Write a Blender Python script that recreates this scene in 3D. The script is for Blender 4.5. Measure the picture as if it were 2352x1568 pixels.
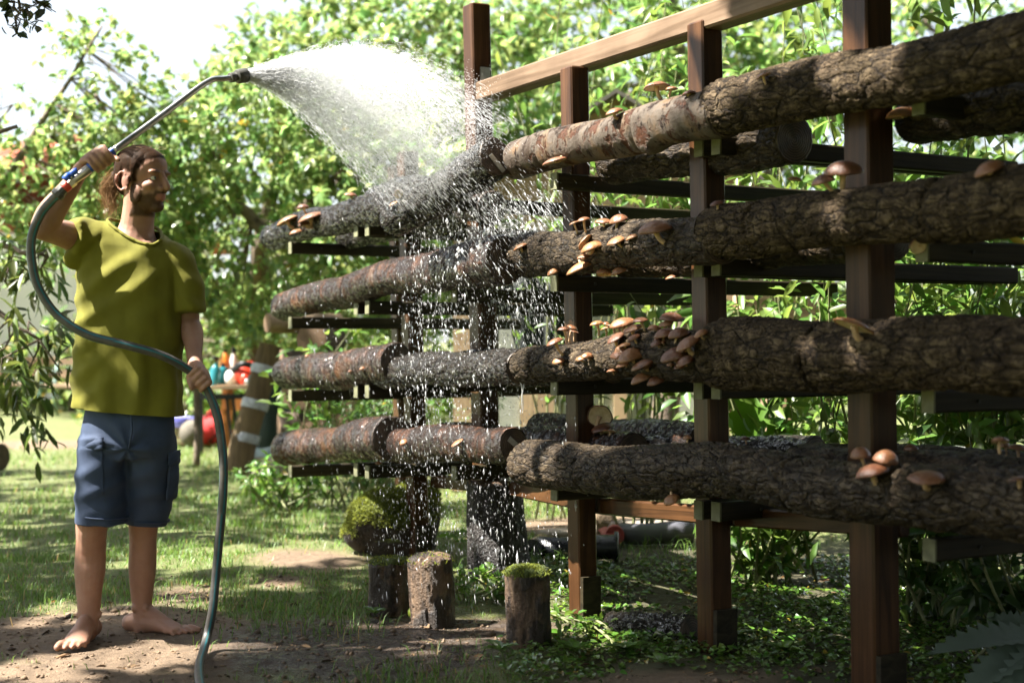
import bpy, bmesh, math, random
import numpy as np
from mathutils import Vector, Matrix, noise

random.seed(11)
rng = np.random.default_rng(11)
scene = bpy.context.scene
for o in list(bpy.data.objects):
    bpy.data.objects.remove(o)

# ------------------------------------------------------------------ camera
CAM_H = 1.07
FD = 50.0 / 36.0 * 2352.0            # focal length in units of a 2352 px wide picture
cam_data = bpy.data.cameras.new('camera')
cam_data.lens = 50.0
cam_data.sensor_width = 36.0
cam_data.clip_start = 0.05
cam_data.clip_end = 2000.0
cam_data.dof.use_dof = True
cam_data.dof.focus_distance = 5.35
cam_data.dof.aperture_fstop = 2.2
cam = bpy.data.objects.new('camera', cam_data)
cam.location = (0, 0, CAM_H)
cam.rotation_euler = (math.radians(90), 0, 0)
scene.collection.objects.link(cam)
scene.camera = cam

# ------------------------------------------------------------------ sky, sun, exposure
SUN = Vector((-0.80, -0.12, 1.12)).normalized()     # towards the sun: high on the left
elev = math.asin(SUN.z)
world = bpy.data.worlds.new('World')
scene.world = world
world.use_nodes = True
wn = world.node_tree
wn.nodes.clear()
w_out = wn.nodes.new('ShaderNodeOutputWorld')
w_bg = wn.nodes.new('ShaderNodeBackground')
w_sky = wn.nodes.new('ShaderNodeTexSky')
w_sky.sky_type = 'NISHITA'
w_sky.sun_disc = False
w_sky.sun_elevation = elev
w_sky.sun_rotation = math.atan2(SUN.x, SUN.y)
w_sky.air_density = 1.0
w_sky.dust_density = 2.0
w_bg.inputs['Strength'].default_value = 0.05
w_mix = wn.nodes.new('ShaderNodeMix')                 # thin bright summer haze over the whole sky
w_mix.data_type = 'RGBA'
w_mix.inputs[0].default_value = 0.6
w_mix.inputs[7].default_value = (5.0, 5.2, 5.4, 1)
wn.links.new(w_sky.outputs[0], w_mix.inputs[6])
wn.links.new(w_mix.outputs[2], w_bg.inputs['Color'])
wn.links.new(w_bg.outputs[0], w_out.inputs['Surface'])

sun_data = bpy.data.lights.new('sun', 'SUN')
sun_data.energy = 5.0
sun_data.angle = math.radians(0.6)
sun_data.color = (1.0, 0.955, 0.88)
sun = bpy.data.objects.new('sun', sun_data)
sun.rotation_euler = (-SUN).to_track_quat('-Z', 'Y').to_euler()
scene.collection.objects.link(sun)

vs = scene.view_settings
vs.view_transform = 'Standard'
vs.look = 'None'
vs.gamma = 1.0
vs.exposure = 2.5
vs.use_curve_mapping = False
scene.cycles.use_denoising = True
scene.cycles.max_bounces = 6
scene.cycles.adaptive_threshold = 0.02
scene.cycles.diffuse_bounces = 4
scene.cycles.glossy_bounces = 2
scene.cycles.transmission_bounces = 3
scene.cycles.transparent_max_bounces = 20
scene.cycles.sample_clamp_indirect = 6.0
scene.cycles.caustics_reflective = False
scene.cycles.caustics_refractive = False

# ------------------------------------------------------------------ helpers
COL = scene.collection

def P(px, py, z):
    """point at depth z (metres) seen at (px, py) of a 2352 x 1568 picture"""
    return Vector(((px - 1176.0) / FD * z, z, CAM_H - (py - 784.0) / FD * z))

def G(px, py, h=0.0):
    z = (CAM_H - h) * FD / (py - 784.0)
    return Vector(((px - 1176.0) / FD * z, z, h))

def zline(px):
    return 10630.0 / (px + 674.0)

D1 = Vector((-0.4924, 0.8704, 0.0))     # along the logs, away from the camera
D2 = Vector((0.8704, 0.4924, 0.0))      # along the brackets, away from the camera
UP = Vector((0, 0, 1))

def tag(o, label=None, cat=None, group=None, kind=None):
    if label: o['label'] = label
    if cat: o['category'] = cat
    if group: o['group'] = group
    if kind: o['kind'] = kind
    return o

def thing(name, label, cat, loc=(0, 0, 0), group=None):
    o = bpy.data.objects.new(name, None)
    o.empty_display_size = 0.1
    COL.objects.link(o)
    o.location = loc
    return tag(o, label, cat, group)

def link(name, me, mat=None, parent=None):
    o = bpy.data.objects.new(name, me)
    COL.objects.link(o)
    if mat is not None:
        me.materials.append(mat)
    if parent is not None:
        o.parent = parent
    return o

def world_loc(o):
    v = Vector((0, 0, 0))
    while o is not None:
        v += o.location
        o = o.parent
    return v

def mesh_np(name, V, F, smooth=False):
    V = np.asarray(V, dtype=np.float32)
    F = np.asarray(F, dtype=np.int32)
    k = F.shape[1]
    me = bpy.data.meshes.new(name)
    me.vertices.add(len(V))
    me.vertices.foreach_set('co', V.ravel())
    me.loops.add(F.size)
    me.loops.foreach_set('vertex_index', F.ravel())
    me.polygons.add(len(F))
    me.polygons.foreach_set('loop_start', np.arange(0, F.size, k, dtype=np.int32))
    if smooth:
        me.polygons.foreach_set('use_smooth', np.ones(len(F), dtype=bool))
    me.update(calc_edges=True)
    return me

def color_attr(me, name, C):
    a = me.attributes.new(name, 'FLOAT_COLOR', 'POINT')
    C = np.asarray(C, dtype=np.float32)
    if C.shape[1] == 3:
        C = np.concatenate([C, np.ones((len(C), 1), np.float32)], 1)
    a.data.foreach_set('color', C.ravel())

class MB:
    """collects shapes, links them as one mesh object"""
    def __init__(self):
        self.v = []; self.f = []; self.uv = []
    def add(self, vs_, fs):
        n = len(self.v)
        self.v.extend([tuple(q) for q in vs_])
        self.f.extend([tuple(i + n for i in f) for f in fs])
        return self
    def box(self, c, ax, ay, az):
        c = Vector(c)
        ax, ay, az = Vector(ax), Vector(ay), Vector(az)
        vs_ = [c + ax * i + ay * j + az * k for i in (-1, 1) for j in (-1, 1) for k in (-1, 1)]
        fs = [(0, 1, 3, 2), (4, 6, 7, 5), (0, 4, 5, 1), (2, 3, 7, 6), (0, 2, 6, 4), (1, 5, 7, 3)]
        if ax.cross(ay).dot(az) < 0:
            fs = [f[::-1] for f in fs]
        return self.add(vs_, fs)
    def bar(self, a, b, w, h, up=UP, ch=0.0):
        """beam from a to b, w across, h along up"""
        a, b = Vector(a), Vector(b)
        d = (b - a).normalized()
        s = d.cross(Vector(up)).normalized()
        u = s.cross(d).normalized()
        if ch <= 0:
            return self.box((a + b) / 2, (b - a) / 2, s * w / 2, u * h / 2)
        prof = [(w/2 - ch, h/2), (w/2, h/2 - ch), (w/2, -h/2 + ch), (w/2 - ch, -h/2), (-w/2 + ch, -h/2), (-w/2, -h/2 + ch), (-w/2, h/2 - ch), (-w/2 + ch, h/2)]
        L = (b - a).length
        rings = [(0.0, 0.75), (ch, 1.0), (L - ch, 1.0), (L, 0.75)]
        vs_, fs = [], []
        for t, k in rings:
            kk = 1.0 if k == 1.0 else None
            for x, y in prof:
                if kk is None:
                    x -= math.copysign(ch, x) * 0.6; y -= math.copysign(ch, y) * 0.6
                vs_.append(a + d * t + s * x + u * y)
        for r in range(3):
            for i in range(8):
                j = (i + 1) % 8
                fs.append((r*8 + i, r*8 + j, r*8 + 8 + j, r*8 + 8 + i))
        fs.append(tuple(range(8))[::-1]); fs.append(tuple(range(24, 32)))
        return self.add(vs_, fs)
    def tube(self, pts, rad, n=10, cap=True, ref=None, dome=False):
        pts = [Vector(p) for p in pts]
        if not isinstance(rad, (list, tuple)):
            rad = [rad] * len(pts)
        m = len(pts)
        ts = []
        for i in range(m):
            t = pts[min(i + 1, m - 1)] - pts[max(i - 1, 0)]
            ts.append(t.normalized() if t.length > 1e-9 else Vector((0, 0, 1)))
        r0 = Vector(ref) if ref is not None else (UP if abs(ts[0].z) < 0.9 else Vector((1, 0, 0)))
        s = ts[0].cross(r0).normalized()
        vs_, fs = [], []
        for i in range(m):
            if ref is not None:
                s = ts[i].cross(r0).normalized()
            else:
                s = (s - ts[i] * s.dot(ts[i])).normalized()
            u = s.cross(ts[i])
            a, b = rad[i] if isinstance(rad[i], (list, tuple)) else (rad[i], rad[i])
            for k in range(n):
                g = 2 * math.pi * k / n
                vs_.append(pts[i] + s * (a * math.cos(g)) + u * (b * math.sin(g)))
        for i in range(m - 1):
            for k in range(n):
                j = (k + 1) % n
                fs.append((i*n + k, i*n + j, i*n + n + j, i*n + n + k))
        if cap:
            if dome:
                for e, sg in ((0, -1), (m - 1, 1)):
                    a, b = rad[e] if isinstance(rad[e], (list, tuple)) else (rad[e], rad[e])
                    base = e * n
                    cen = pts[e]
                    prev = [base + k for k in range(n)]
                    for q, (kk, hh) in enumerate(((0.75, 0.6), (0.35, 0.92))):
                        new = []
                        for k in range(n):
                            p0 = Vector(vs_[base + k])
                            vs_.append(cen + (p0 - cen) * kk + ts[e] * sg * hh * min(a, b))
                            new.append(len(vs_) - 1)
                        for k in range(n):
                            j = (k + 1) % n
                            f = (prev[k], prev[j], new[j], new[k])
                            fs.append(f if sg > 0 else f[::-1])
                        prev = new
                    fs.append(tuple(prev) if sg > 0 else tuple(prev[::-1]))
            else:
                fs.append(tuple(range(n))[::-1]); fs.append(tuple(range((m - 1)*n, m*n)))
        return self.add(vs_, fs)
    def lathe(self, prof, org, axis=UP, n=20, wob=None, open_start=False):
        org = Vector(org); axis = Vector(axis).normalized()
        r0 = Vector((1, 0, 0)) if abs(axis.x) < 0.8 else Vector((0, 1, 0))
        s = axis.cross(r0).normalized(); u = axis.cross(s)
        vs_, fs = [], []
        for r, h in prof:
            for k in range(n):
                g = 2 * math.pi * k / n
                w = 1.0 if wob is None else wob(g, r, h)
                vs_.append(org + axis * h + (s * math.cos(g) + u * math.sin(g)) * (r * w))
        for i in range(len(prof) - 1):
            for k in range(n):
                j = (k + 1) % n
                fs.append((i*n + k, i*n + j, i*n + n + j, i*n + n + k))
        if not open_start: fs.append(tuple(range(n))[::-1])
        fs.append(tuple(range((len(prof) - 1)*n, len(prof)*n)))
        return self.add(vs_, fs)
    def ell(self, c, r, rot=None, nu=16, nv=10):
        c = Vector(c)
        vs_, fs = [], []
        for i in range(1, nv):
            th = math.pi * i / nv
            for k in range(nu):
                g = 2 * math.pi * k / nu
                p = Vector((r[0]*math.sin(th)*math.cos(g), r[1]*math.sin(th)*math.sin(g), r[2]*math.cos(th)))
                if rot is not None: p = rot @ p
                vs_.append(c + p)
        t = Vector((0, 0, r[2])); b = Vector((0, 0, -r[2]))
        if rot is not None: t = rot @ t; b = rot @ b
        vs_.append(c + t); vs_.append(c + b)
        ti, bi = len(vs_) - 2, len(vs_) - 1
        for i in range(nv - 2):
            for k in range(nu):
                j = (k + 1) % nu
                fs.append((i*nu + k, i*nu + nu + k, i*nu + nu + j, i*nu + j))
        for k in range(nu):
            j = (k + 1) % nu
            fs.append((ti, k, j)); fs.append((bi, (nv-2)*nu + j, (nv-2)*nu + k))
        return self.add(vs_, fs)
    def mesh(self, name, off=Vector((0, 0, 0)), smooth=True):
        me = bpy.data.meshes.new(name)
        me.from_pydata([(p[0]-off.x, p[1]-off.y, p[2]-off.z) for p in self.v], [], self.f)
        if smooth:
            me.polygons.foreach_set('use_smooth', np.ones(len(me.polygons), dtype=bool))
        me.update()
        return me
    def build(self, name, mat, parent=None, smooth=False, sharp=None, loc=None):
        off = world_loc(parent) if parent is not None else (Vector(loc) if loc is not None else Vector((0, 0, 0)))
        me = self.mesh(name, off, smooth)
        if smooth and sharp:
            me.set_sharp_from_angle(angle=math.radians(sharp))
        o = link(name, me, mat, parent)
        if parent is None and loc is not None:
            o.location = loc
        return o

def remesh(mb, voxel, smooth_it=4, factor=0.5):
    me = mb.mesh('tmp', smooth=True)
    o = bpy.data.objects.new('tmp', me)
    COL.objects.link(o)
    m = o.modifiers.new('r', 'REMESH'); m.mode = 'VOXEL'; m.voxel_size = voxel; m.use_smooth_shade = True
    if smooth_it:
        s = o.modifiers.new('s', 'SMOOTH'); s.factor = factor; s.iterations = smooth_it
    dg = bpy.context.evaluated_depsgraph_get()
    dg.update()
    out = bpy.data.meshes.new_from_object(o.evaluated_get(dg))
    bpy.data.objects.remove(o)
    out.materials.clear()
    return out

def me_co(me):
    a = np.empty(len(me.vertices)*3, np.float32); me.vertices.foreach_get('co', a); return a.reshape(-1, 3)
def me_no(me):
    a = np.empty(len(me.vertices)*3, np.float32); me.vertices.foreach_get('normal', a); return a.reshape(-1, 3)
def me_set(me, V):
    me.vertices.foreach_set('co', np.asarray(V, np.float32).ravel()); me.update()

def spline(pts, n):
    """Catmull-Rom through pts, n samples"""
    A = np.array([tuple(p) for p in pts], float)
    A = np.vstack([2*A[0] - A[1], A, 2*A[-1] - A[-2]])
    m = len(A) - 3
    out = []
    for t in np.linspace(0, m - 1e-6, n):
        i = int(t); f = t - i
        p0, p1, p2, p3 = A[i], A[i+1], A[i+2], A[i+3]
        out.append(0.5*((2*p1) + (-p0 + p2)*f + (2*p0 - 5*p1 + 4*p2 - p3)*f*f + (-p0 + 3*p1 - 3*p2 + p3)*f**3))
    return [Vector(q) for q in out]

# smooth vector noise for numpy arrays (sum of random sines: cheap, seamless)
def sines(X, freq, seed, k=10):
    r = np.random.default_rng(seed)
    d = r.normal(size=(k, 3)); d /= np.linalg.norm(d, axis=1)[:, None]
    d *= freq * r.uniform(0.6, 1.5, size=(k, 1))
    ph = r.uniform(0, 6.28, k)
    return np.sin(X @ d.T + ph).sum(1) / math.sqrt(k)

# ------------------------------------------------------------------ materials
def nmat(name):
    m = bpy.data.materials.new(name)
    m.use_nodes = True
    nt = m.node_tree
    for n in list(nt.nodes):
        nt.nodes.remove(n)
    out = nt.nodes.new('ShaderNodeOutputMaterial')
    return m, nt, out

class NG:
    def __init__(self, nt): self.nt = nt
    def n(self, typ, **kw):
        x = self.nt.nodes.new(typ)
        for k, v in kw.items(): setattr(x, k, v)
        return x
    def l(self, a, b): self.nt.links.new(a, b)
    def coord(self, which='Object', scale=(1, 1, 1), off=False):
        tc = self.n('ShaderNodeTexCoord')
        mp = self.n('ShaderNodeMapping')
        mp.inputs['Scale'].default_value = scale
        self.l(tc.outputs[which], mp.inputs['Vector'])
        if off:
            oi = self.n('ShaderNodeObjectInfo')
            ml = self.n('ShaderNodeMath', operation='MULTIPLY'); ml.inputs[1].default_value = 37.0
            self.l(oi.outputs['Random'], ml.inputs[0])
            cb = self.n('ShaderNodeCombineXYZ')
            for i in range(3): self.l(ml.outputs[0], cb.inputs[i])
            self.l(cb.outputs[0], mp.inputs['Location'])
        return mp.outputs[0]
    def noise(self, vec, scale=5, detail=4, rough=0.55, dist=0.0):
        x = self.n('ShaderNodeTexNoise')
        x.inputs['Scale'].default_value = scale; x.inputs['Detail'].default_value = detail
        x.inputs['Roughness'].default_value = rough; x.inputs['Distortion'].default_value = dist
        if vec is not None: self.l(vec, x.inputs['Vector'])
        return x.outputs['Fac']
    def ramp(self, fac, stops):
        x = self.n('ShaderNodeValToRGB')
        e = x.color_ramp.elements
        while len(e) < len(stops): e.new(0.5)
        for i, (p, c) in enumerate(stops):
            e[i].position = p
            e[i].color = (c, c, c, 1) if isinstance(c, (int, float)) else (*c, 1)
        self.l(fac, x.inputs['Fac'])
        return x.outputs['Color']
    def mix(self, fac, a, b, mode='MIX'):
        x = self.n('ShaderNodeMix', data_type='RGBA', blend_type=mode)
        for sock, val in ((x.inputs[0], fac), (x.inputs[6], a), (x.inputs[7], b)):
            if isinstance(val, (int, float)): sock.default_value = val
            elif isinstance(val, tuple): sock.default_value = (*val, 1)
            else: self.l(val, sock)
        return x.outputs[2]
    def math(self, op, a, b=0.0, c=None):
        x = self.n('ShaderNodeMath', operation=op)
        for i, val in enumerate((a, b) if c is None else (a, b, c)):
            if isinstance(val, (int, float)): x.inputs[i].default_value = val
            else: self.l(val, x.inputs[i])
        return x.outputs[0]
    def bump(self, h, strength=0.4, dist=0.01):
        x = self.n('ShaderNodeBump')
        x.inputs['Strength'].default_value = strength; x.inputs['Distance'].default_value = dist
        self.l(h, x.inputs['Height'])
        return x.outputs['Normal']
    def bsdf(self, out, color, rough=0.6, metal=0.0, normal=None, **kw):
        b = self.n('ShaderNodeBsdfPrincipled')
        for nm, val in (('Base Color', color), ('Roughness', rough), ('Metallic', metal)):
            if isinstance(val, (int, float)): b.inputs[nm].default_value = val
            elif isinstance(val, tuple): b.inputs[nm].default_value = (*val, 1)
            else: self.l(val, b.inputs[nm])
        for k, v in kw.items():
            b.inputs[k.replace('_', ' ')].default_value = v
        if normal is not None: self.l(normal, b.inputs['Normal'])
        if out is not None: self.l(b.outputs[0], out.inputs['Surface'])
        return b

def simple(name, color, rough=0.6, metal=0.0, var=0.25, scale=8.0, bump=0.15, bdist=0.004, which='Object', **kw):
    m, nt, out = nmat(name)
    g = NG(nt)
    v = g.coord(which, off=(which == 'Object'))
    n1 = g.noise(v, scale, 5)
    dark = tuple(c * (1 - var) for c in color); lite = tuple(min(1, c * (1 + var)) for c in color)
    c = g.ramp(n1, [(0.3, dark), (0.7, lite)])
    n2 = g.noise(v, scale * 6, 4)
    g.bsdf(out, c, rough, metal, g.bump(n2, bump, bdist) if bump > 0 else None, **kw)
    return m

def wood_mat(name, col_a, col_b, rough=0.55, axis=0, grain=28.0, bump=0.35, wet=0.0, moss=None):
    """sawn timber: long grain along one local axis"""
    m, nt, out = nmat(name)
    g = NG(nt)
    sc = [1.0, 1.0, 1.0]; sc[axis] = 0.05
    v = g.coord('Object', tuple(sc), off=True)
    n1 = g.noise(v, grain, 6, 0.6, 1.2)
    v2 = g.coord('Object', (1, 1, 1), off=True)
    n2 = g.noise(v2, 3.0, 4)
    c = g.ramp(n1, [(0.32, col_a), (0.62, col_b)])
    c = g.mix(g.ramp(n2, [(0.35, 0.0), (0.75, 0.7)]), c, tuple(x * 0.55 for x in col_a))
    if moss:
        n3 = g.noise(v2, 7.0, 5)
        c = g.mix(g.ramp(n3, [(0.42, 0.0), (0.62, 0.85)]), c, moss)
    g.bsdf(out, c, rough, 0, g.bump(n1, bump, 0.003), Coat_Weight=wet, Coat_Roughness=0.15, Specular_IOR_Level=.18)
    return m

def leaf_mat(name, tint=(1, 1, 1), trans=0.45, rough=0.38, wet=0.0):
    m, nt, out = nmat(name)
    g = NG(nt)
    at = g.n('ShaderNodeAttribute'); at.attribute_name = 'col'
    c = g.mix(1.0, at.outputs['Color'], tint, 'MULTIPLY')
    b = g.bsdf(None, c, rough, Coat_Weight=wet)
    t = g.n('ShaderNodeBsdfTranslucent')
    hs = g.n('ShaderNodeHueSaturation'); hs.inputs['Value'].default_value = 1.7; hs.inputs['Hue'].default_value = 0.485
    g.l(c, hs.inputs['Color']); g.l(hs.outputs[0], t.inputs['Color'])
    mx = g.n('ShaderNodeMixShader'); mx.inputs[0].default_value = trans
    g.l(b.outputs[0], mx.inputs[1]); g.l(t.outputs[0], mx.inputs[2])
    g.l(mx.outputs[0], out.inputs['Surface'])
    return m

def norm(A):
    return A / np.maximum(np.linalg.norm(A, axis=1), 1e-9)[:, None]

def leaf_arrays(Pp, D, N, L, W, C, shape='oval', curl=0.15, fold=0.25):
    """leaf blades (8 vertices, 8 triangles each) as arrays"""
    n = len(Pp)
    D = norm(D); S = norm(np.cross(D, N)); U = np.cross(S, D)
    L = L[:, None]; W = W[:, None]
    if shape == 'plain':                     # two triangles, for crowns that stand outside the view or far off
        m = Pp + D*L*.45
        V = np.stack([Pp, m - S*W*.5 + U*W*fold*.5, Pp + D*L - U*L*curl, m + S*W*.5 + U*W*fold*.5], 1).reshape(-1, 3)
        F = (np.array([(0, 1, 2), (0, 2, 3)])[None] + (np.arange(n)*4)[:, None, None]).reshape(-1, 3)
        return V, F, np.repeat(C, 4, 0)
    prof = {'oval': ((0.28, 0.85), (0.66, 0.82)), 'narrow': ((0.25, 0.75), (0.65, 0.8)), 'heart': ((0.16, 1.0), (0.55, 0.75))}[shape]
    (a, wa), (b, wb) = prof
    base = Pp
    m1 = Pp + D*L*a - U*L*curl*a*a; m2 = Pp + D*L*b - U*L*curl*b*b
    tip = Pp + D*L - U*L*curl
    f1 = U*W*fold*wa; f2 = U*W*fold*wb
    l1 = m1 + S*W*0.5*wa + f1; r1 = m1 - S*W*0.5*wa + f1
    l2 = m2 + S*W*0.5*wb + f2; r2 = m2 - S*W*0.5*wb + f2
    V = np.stack([base, m1, m2, tip, l1, r1, l2, r2], 1).reshape(-1, 3)
    T = np.array([(0, 5, 1), (1, 5, 7), (1, 7, 2), (2, 7, 3), (0, 1, 4), (1, 6, 4), (1, 2, 6), (2, 3, 6)])
    F = (T[None] + (np.arange(n)*8)[:, None, None]).reshape(-1, 3)
    Cc = np.repeat(C, 8, 0)
    return V, F, Cc

def join_arrays(parts):
    Vs, Fs, Cs, o = [], [], [], 0
    for V, F, C in parts:
        Vs.append(V); Fs.append(F + o); Cs.append(C); o += len(V)
    return np.concatenate(Vs), np.concatenate(Fs), np.concatenate(Cs)

def leaf_object(name, arrays, mat, parent=None, off=None):
    V, F, C = arrays
    off = world_loc(parent) if parent is not None else Vector((0, 0, 0))
    me = mesh_np(name, V - np.array(off), F)
    color_attr(me, 'col', C)
    return link(name, me, mat, parent)

def leaf_colors(n, base, var=0.35, yellow=0.03, r=rng):
    k = r.uniform(1 - var, 1 + var, (n, 1))
    C = np.array(base)[None] * k
    C[:, 0] *= r.uniform(0.75, 1.35, n)
    y = r.random(n) < yellow
    C[y] = np.array([0.30, 0.22, 0.03]) * r.uniform(0.6, 1.2, (y.sum(), 1))
    return C
# ================================================================== ground
def ground_masks(x, y):
    """bare earth, wet mud and ground-cover amounts at ground points (world x, y)"""
    yy = np.maximum(y, 2.5)
    px = 1176 + FD * x / yy
    py = 784 + CAM_H * FD / yy
    X3 = np.stack([x, y, np.zeros_like(x)], 1)
    nz = 0.5*sines(X3, 3.0, 1) + 0.35*sines(X3, 9.0, 2) + 0.25*sines(X3, 28.0, 3)
    def blobs(L):
        s = np.zeros_like(x)
        for cx, cy, rx, ry, k in L:
            s = np.maximum(s, k*np.exp(-(((px - cx)/rx)**2 + ((py - cy)/ry)**2)))
        return s
    dirt = blobs([(300, 1470, 420, 95, 1.3), (120, 1600, 700, 130, 1.2), (720, 1285, 200, 32, 1.1), (950, 1270, 200, 28, .9), (430, 1360, 160, 40, .8), (640, 1330, 140, 25, .7),
                  (850, 1480, 420, 90, 1.1), (1150, 1440, 220, 60, 1.0), (1300, 1205, 240, 24, 1.0), (1520, 1190, 160, 20, 1.1),
                  (90, 1018, 260, 16, 1.0), (1500, 1560, 420, 50, .9), (1180, 1330, 120, 40, .6)])
    dirt = np.clip((dirt + 0.17*nz - 0.47)*3.2, 0, 1)
    wet = blobs([(760, 1500, 260, 100, 1.2), (1020, 1450, 260, 100, 1.2), (1200, 1380, 220, 90, 1.0), (1480, 1440, 260, 70, .8)])
    wet = np.clip((wet + 0.2*nz - 0.35)*2.0, 0, 1)
    cover = np.clip((px - 1120)/260, 0, 1) * np.clip((py - 1210)/60, 0, 1)
    cover = np.clip(cover + 0.15*nz*(cover > 0.02), 0, 1)
    return dirt, wet, cover, nz

def ground_h(x, y):
    X3 = np.stack([x, y, np.zeros_like(x)], 1)
    near = np.clip((16 - y)/8, 0, 1)
    h = 0.010*sines(X3, 4.0, 5) + 0.005*sines(X3, 14.0, 6) + 0.003*sines(X3, 40.0, 7)
    return h*near - 0.012

def build_ground():
    xs = np.concatenate([[-900, -300, -120, -50, -25, -14, -9, -7], np.arange(-6, -3, .15), np.arange(-3, 3.2, .03), np.arange(3.2, 6, .15), [7, 9, 14, 25, 50, 120, 300, 900]])
    ys = np.concatenate([[-900, -200, -50, -15, -6, -2, 0, 1.5, 2.6, 3.4], np.arange(3.8, 8.5, .03), np.arange(8.5, 16, .12), [16.5, 18, 20, 23, 27, 33, 42, 60, 100, 200, 500, 1500]])
    gx, gy = np.meshgrid(xs, ys)
    x, y = gx.ravel(), gy.ravel()
    V = np.stack([x, y, ground_h(x, y)], 1)
    nx, ny = len(xs), len(ys)
    i = np.arange(ny - 1)[:, None]*nx + np.arange(nx - 1)[None]
    F = np.stack([i, i + 1, i + nx + 1, i + nx], -1).reshape(-1, 4)
    d, w, c, nz = ground_masks(x, y)
    me = mesh_np('ground', V, F, True)
    color_attr(me, 'mask', np.stack([d, w, c], 1))
    m, nt, out = nmat('ground')
    g = NG(nt)
    at = g.n('ShaderNodeAttribute'); at.attribute_name = 'mask'
    sp = g.n('ShaderNodeSeparateColor'); g.l(at.outputs['Color'], sp.inputs[0])
    v = g.coord('Object')
    n1 = g.noise(v, 2.2, 6); n2 = g.noise(v, 30, 8, 0.65); n3 = g.noise(v, 140, 5, 0.7)
    grass = g.mix(n1, (0.045, 0.075, 0.014), (0.14, 0.17, 0.045))
    grass = g.mix(g.ramp(n2, [(0.4, 0.0), (0.7, 0.6)]), grass, (0.18, 0.14, 0.07))
    dirt = g.mix(g.ramp(n2, [(.3, 0.0), (.7, 1.0)]), (0.10, 0.065, 0.038), (0.225, 0.155, 0.095))
    dirt = g.mix(g.ramp(n3, [(0.62, 0.0), (0.70, 0.55)]), dirt, (0.07, 0.045, 0.025))
    dirt = g.mix(g.ramp(n1, [(0.35, 0.0), (0.75, 0.35)]), dirt, (0.13, 0.095, 0.06))
    dirt = g.mix(g.math('MULTIPLY', sp.outputs[1], .85), dirt, (0.045, 0.031, 0.022))
    cov = g.mix(n2, (0.035, 0.042, 0.012), (0.075, 0.055, 0.030))
    c = g.mix(sp.outputs[2], grass, cov)
    c = g.mix(sp.outputs[0], c, dirt)
    pud = g.math('MULTIPLY', sp.outputs[1], g.ramp(n2, [(0.46, 1.0), (0.60, 0.0)]))
    rough = g.math('SUBTRACT', 0.9, g.math('MULTIPLY', pud, 0.78))
    h = g.math('ADD', g.math('MULTIPLY', n2, 0.75), g.math('MULTIPLY', n3, 0.5))
    h = g.math('MULTIPLY', h, g.math('SUBTRACT', 1.0, g.math('MULTIPLY', pud, 0.6)))
    g.bsdf(out, c, rough, 0, g.bump(h, 0.9, 0.022))
    tag(link('ground', me, m), kind='structure')

build_ground()

# ------------------------------------------------------------------ grass
def scatter_px(n, x0, x1, y0, y1):
    """random ground points inside a patch (world rectangle)"""
    return rng.uniform(x0, x1, n), rng.uniform(y0, y1, n)

def blades(x, y, h, w, lean, base_col):
    n = len(x)
    z = ground_h(x, y)
    az = rng.uniform(0, 6.283, n)
    l = rng.uniform(0.15, 1.0, n)*lean
    dx, dy = np.cos(az)*l*h, np.sin(az)*l*h
    sx, sy = -np.sin(az + rng.uniform(-.8, .8, n))*w/2, np.cos(az)*w/2
    b = np.stack([x, y, z - 0.004], 1)
    s = np.stack([sx, sy, np.zeros(n)], 1)
    mid = b + np.stack([dx*0.35, dy*0.35, h*0.6], 1)
    tip = b + np.stack([dx, dy, h*(1 - 0.25*l)], 1)
    V = np.stack([b - s, b + s, mid - s*0.8, mid + s*0.8, tip], 1).reshape(-1, 3)
    T = np.array([(0, 1, 3), (0, 3, 2), (2, 3, 4)])
    F = (T[None] + (np.arange(n)*5)[:, None, None]).reshape(-1, 3)
    k = rng.uniform(0.6, 1.4, (n, 1))
    C = np.array(base_col)[None]*k
    dry = rng.random(n) < 0.10
    C[dry] = np.array([0.24, 0.18, 0.07])*k[dry]
    return V, F, np.repeat(C, 5, 0)

M_grass = leaf_mat('grass_blades', trans=0.35, rough=0.5)
parts = []
for n, x0, x1, y0, y1, hh in ((46000, -2.6, 0.2, 4.5, 7.2, .030), (34000, -3.4, 1.2, 7.0, 10.0, .040), (22000, -5.5, 1.5, 9.8, 15.0, .05), (8000, -0.9, 0.6, 4.4, 6.4, .025), (7000, .2, 2.4, 7.0, 9.5, .05)):
    x, y = scatter_px(n, x0, x1, y0, y1)
    d, w, c, nz = ground_masks(x, y)
    keep = (rng.random(n) < np.clip(1.0 - 1.08*d, 0.012, 1)*np.clip(1 - 0.75*w, .1, 1)*np.clip(.55 + .5*nz, .1, 1)) & (c < 0.35)
    x, y, nz = x[keep], y[keep], nz[keep]
    h = rng.uniform(0.5, 1.5, len(x))*hh*np.clip(1 + 0.4*nz, .6, 1.6)
    parts.append(blades(x, y, h, np.full(len(x), .0032)*(1 + (y - 5)*.12), 1.0, (0.10, 0.185, 0.030)))
tag(leaf_object('lawn_grass', join_arrays(parts), M_grass), 'short mown lawn grass around the dirt path', 'grass', kind='stuff')

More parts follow.
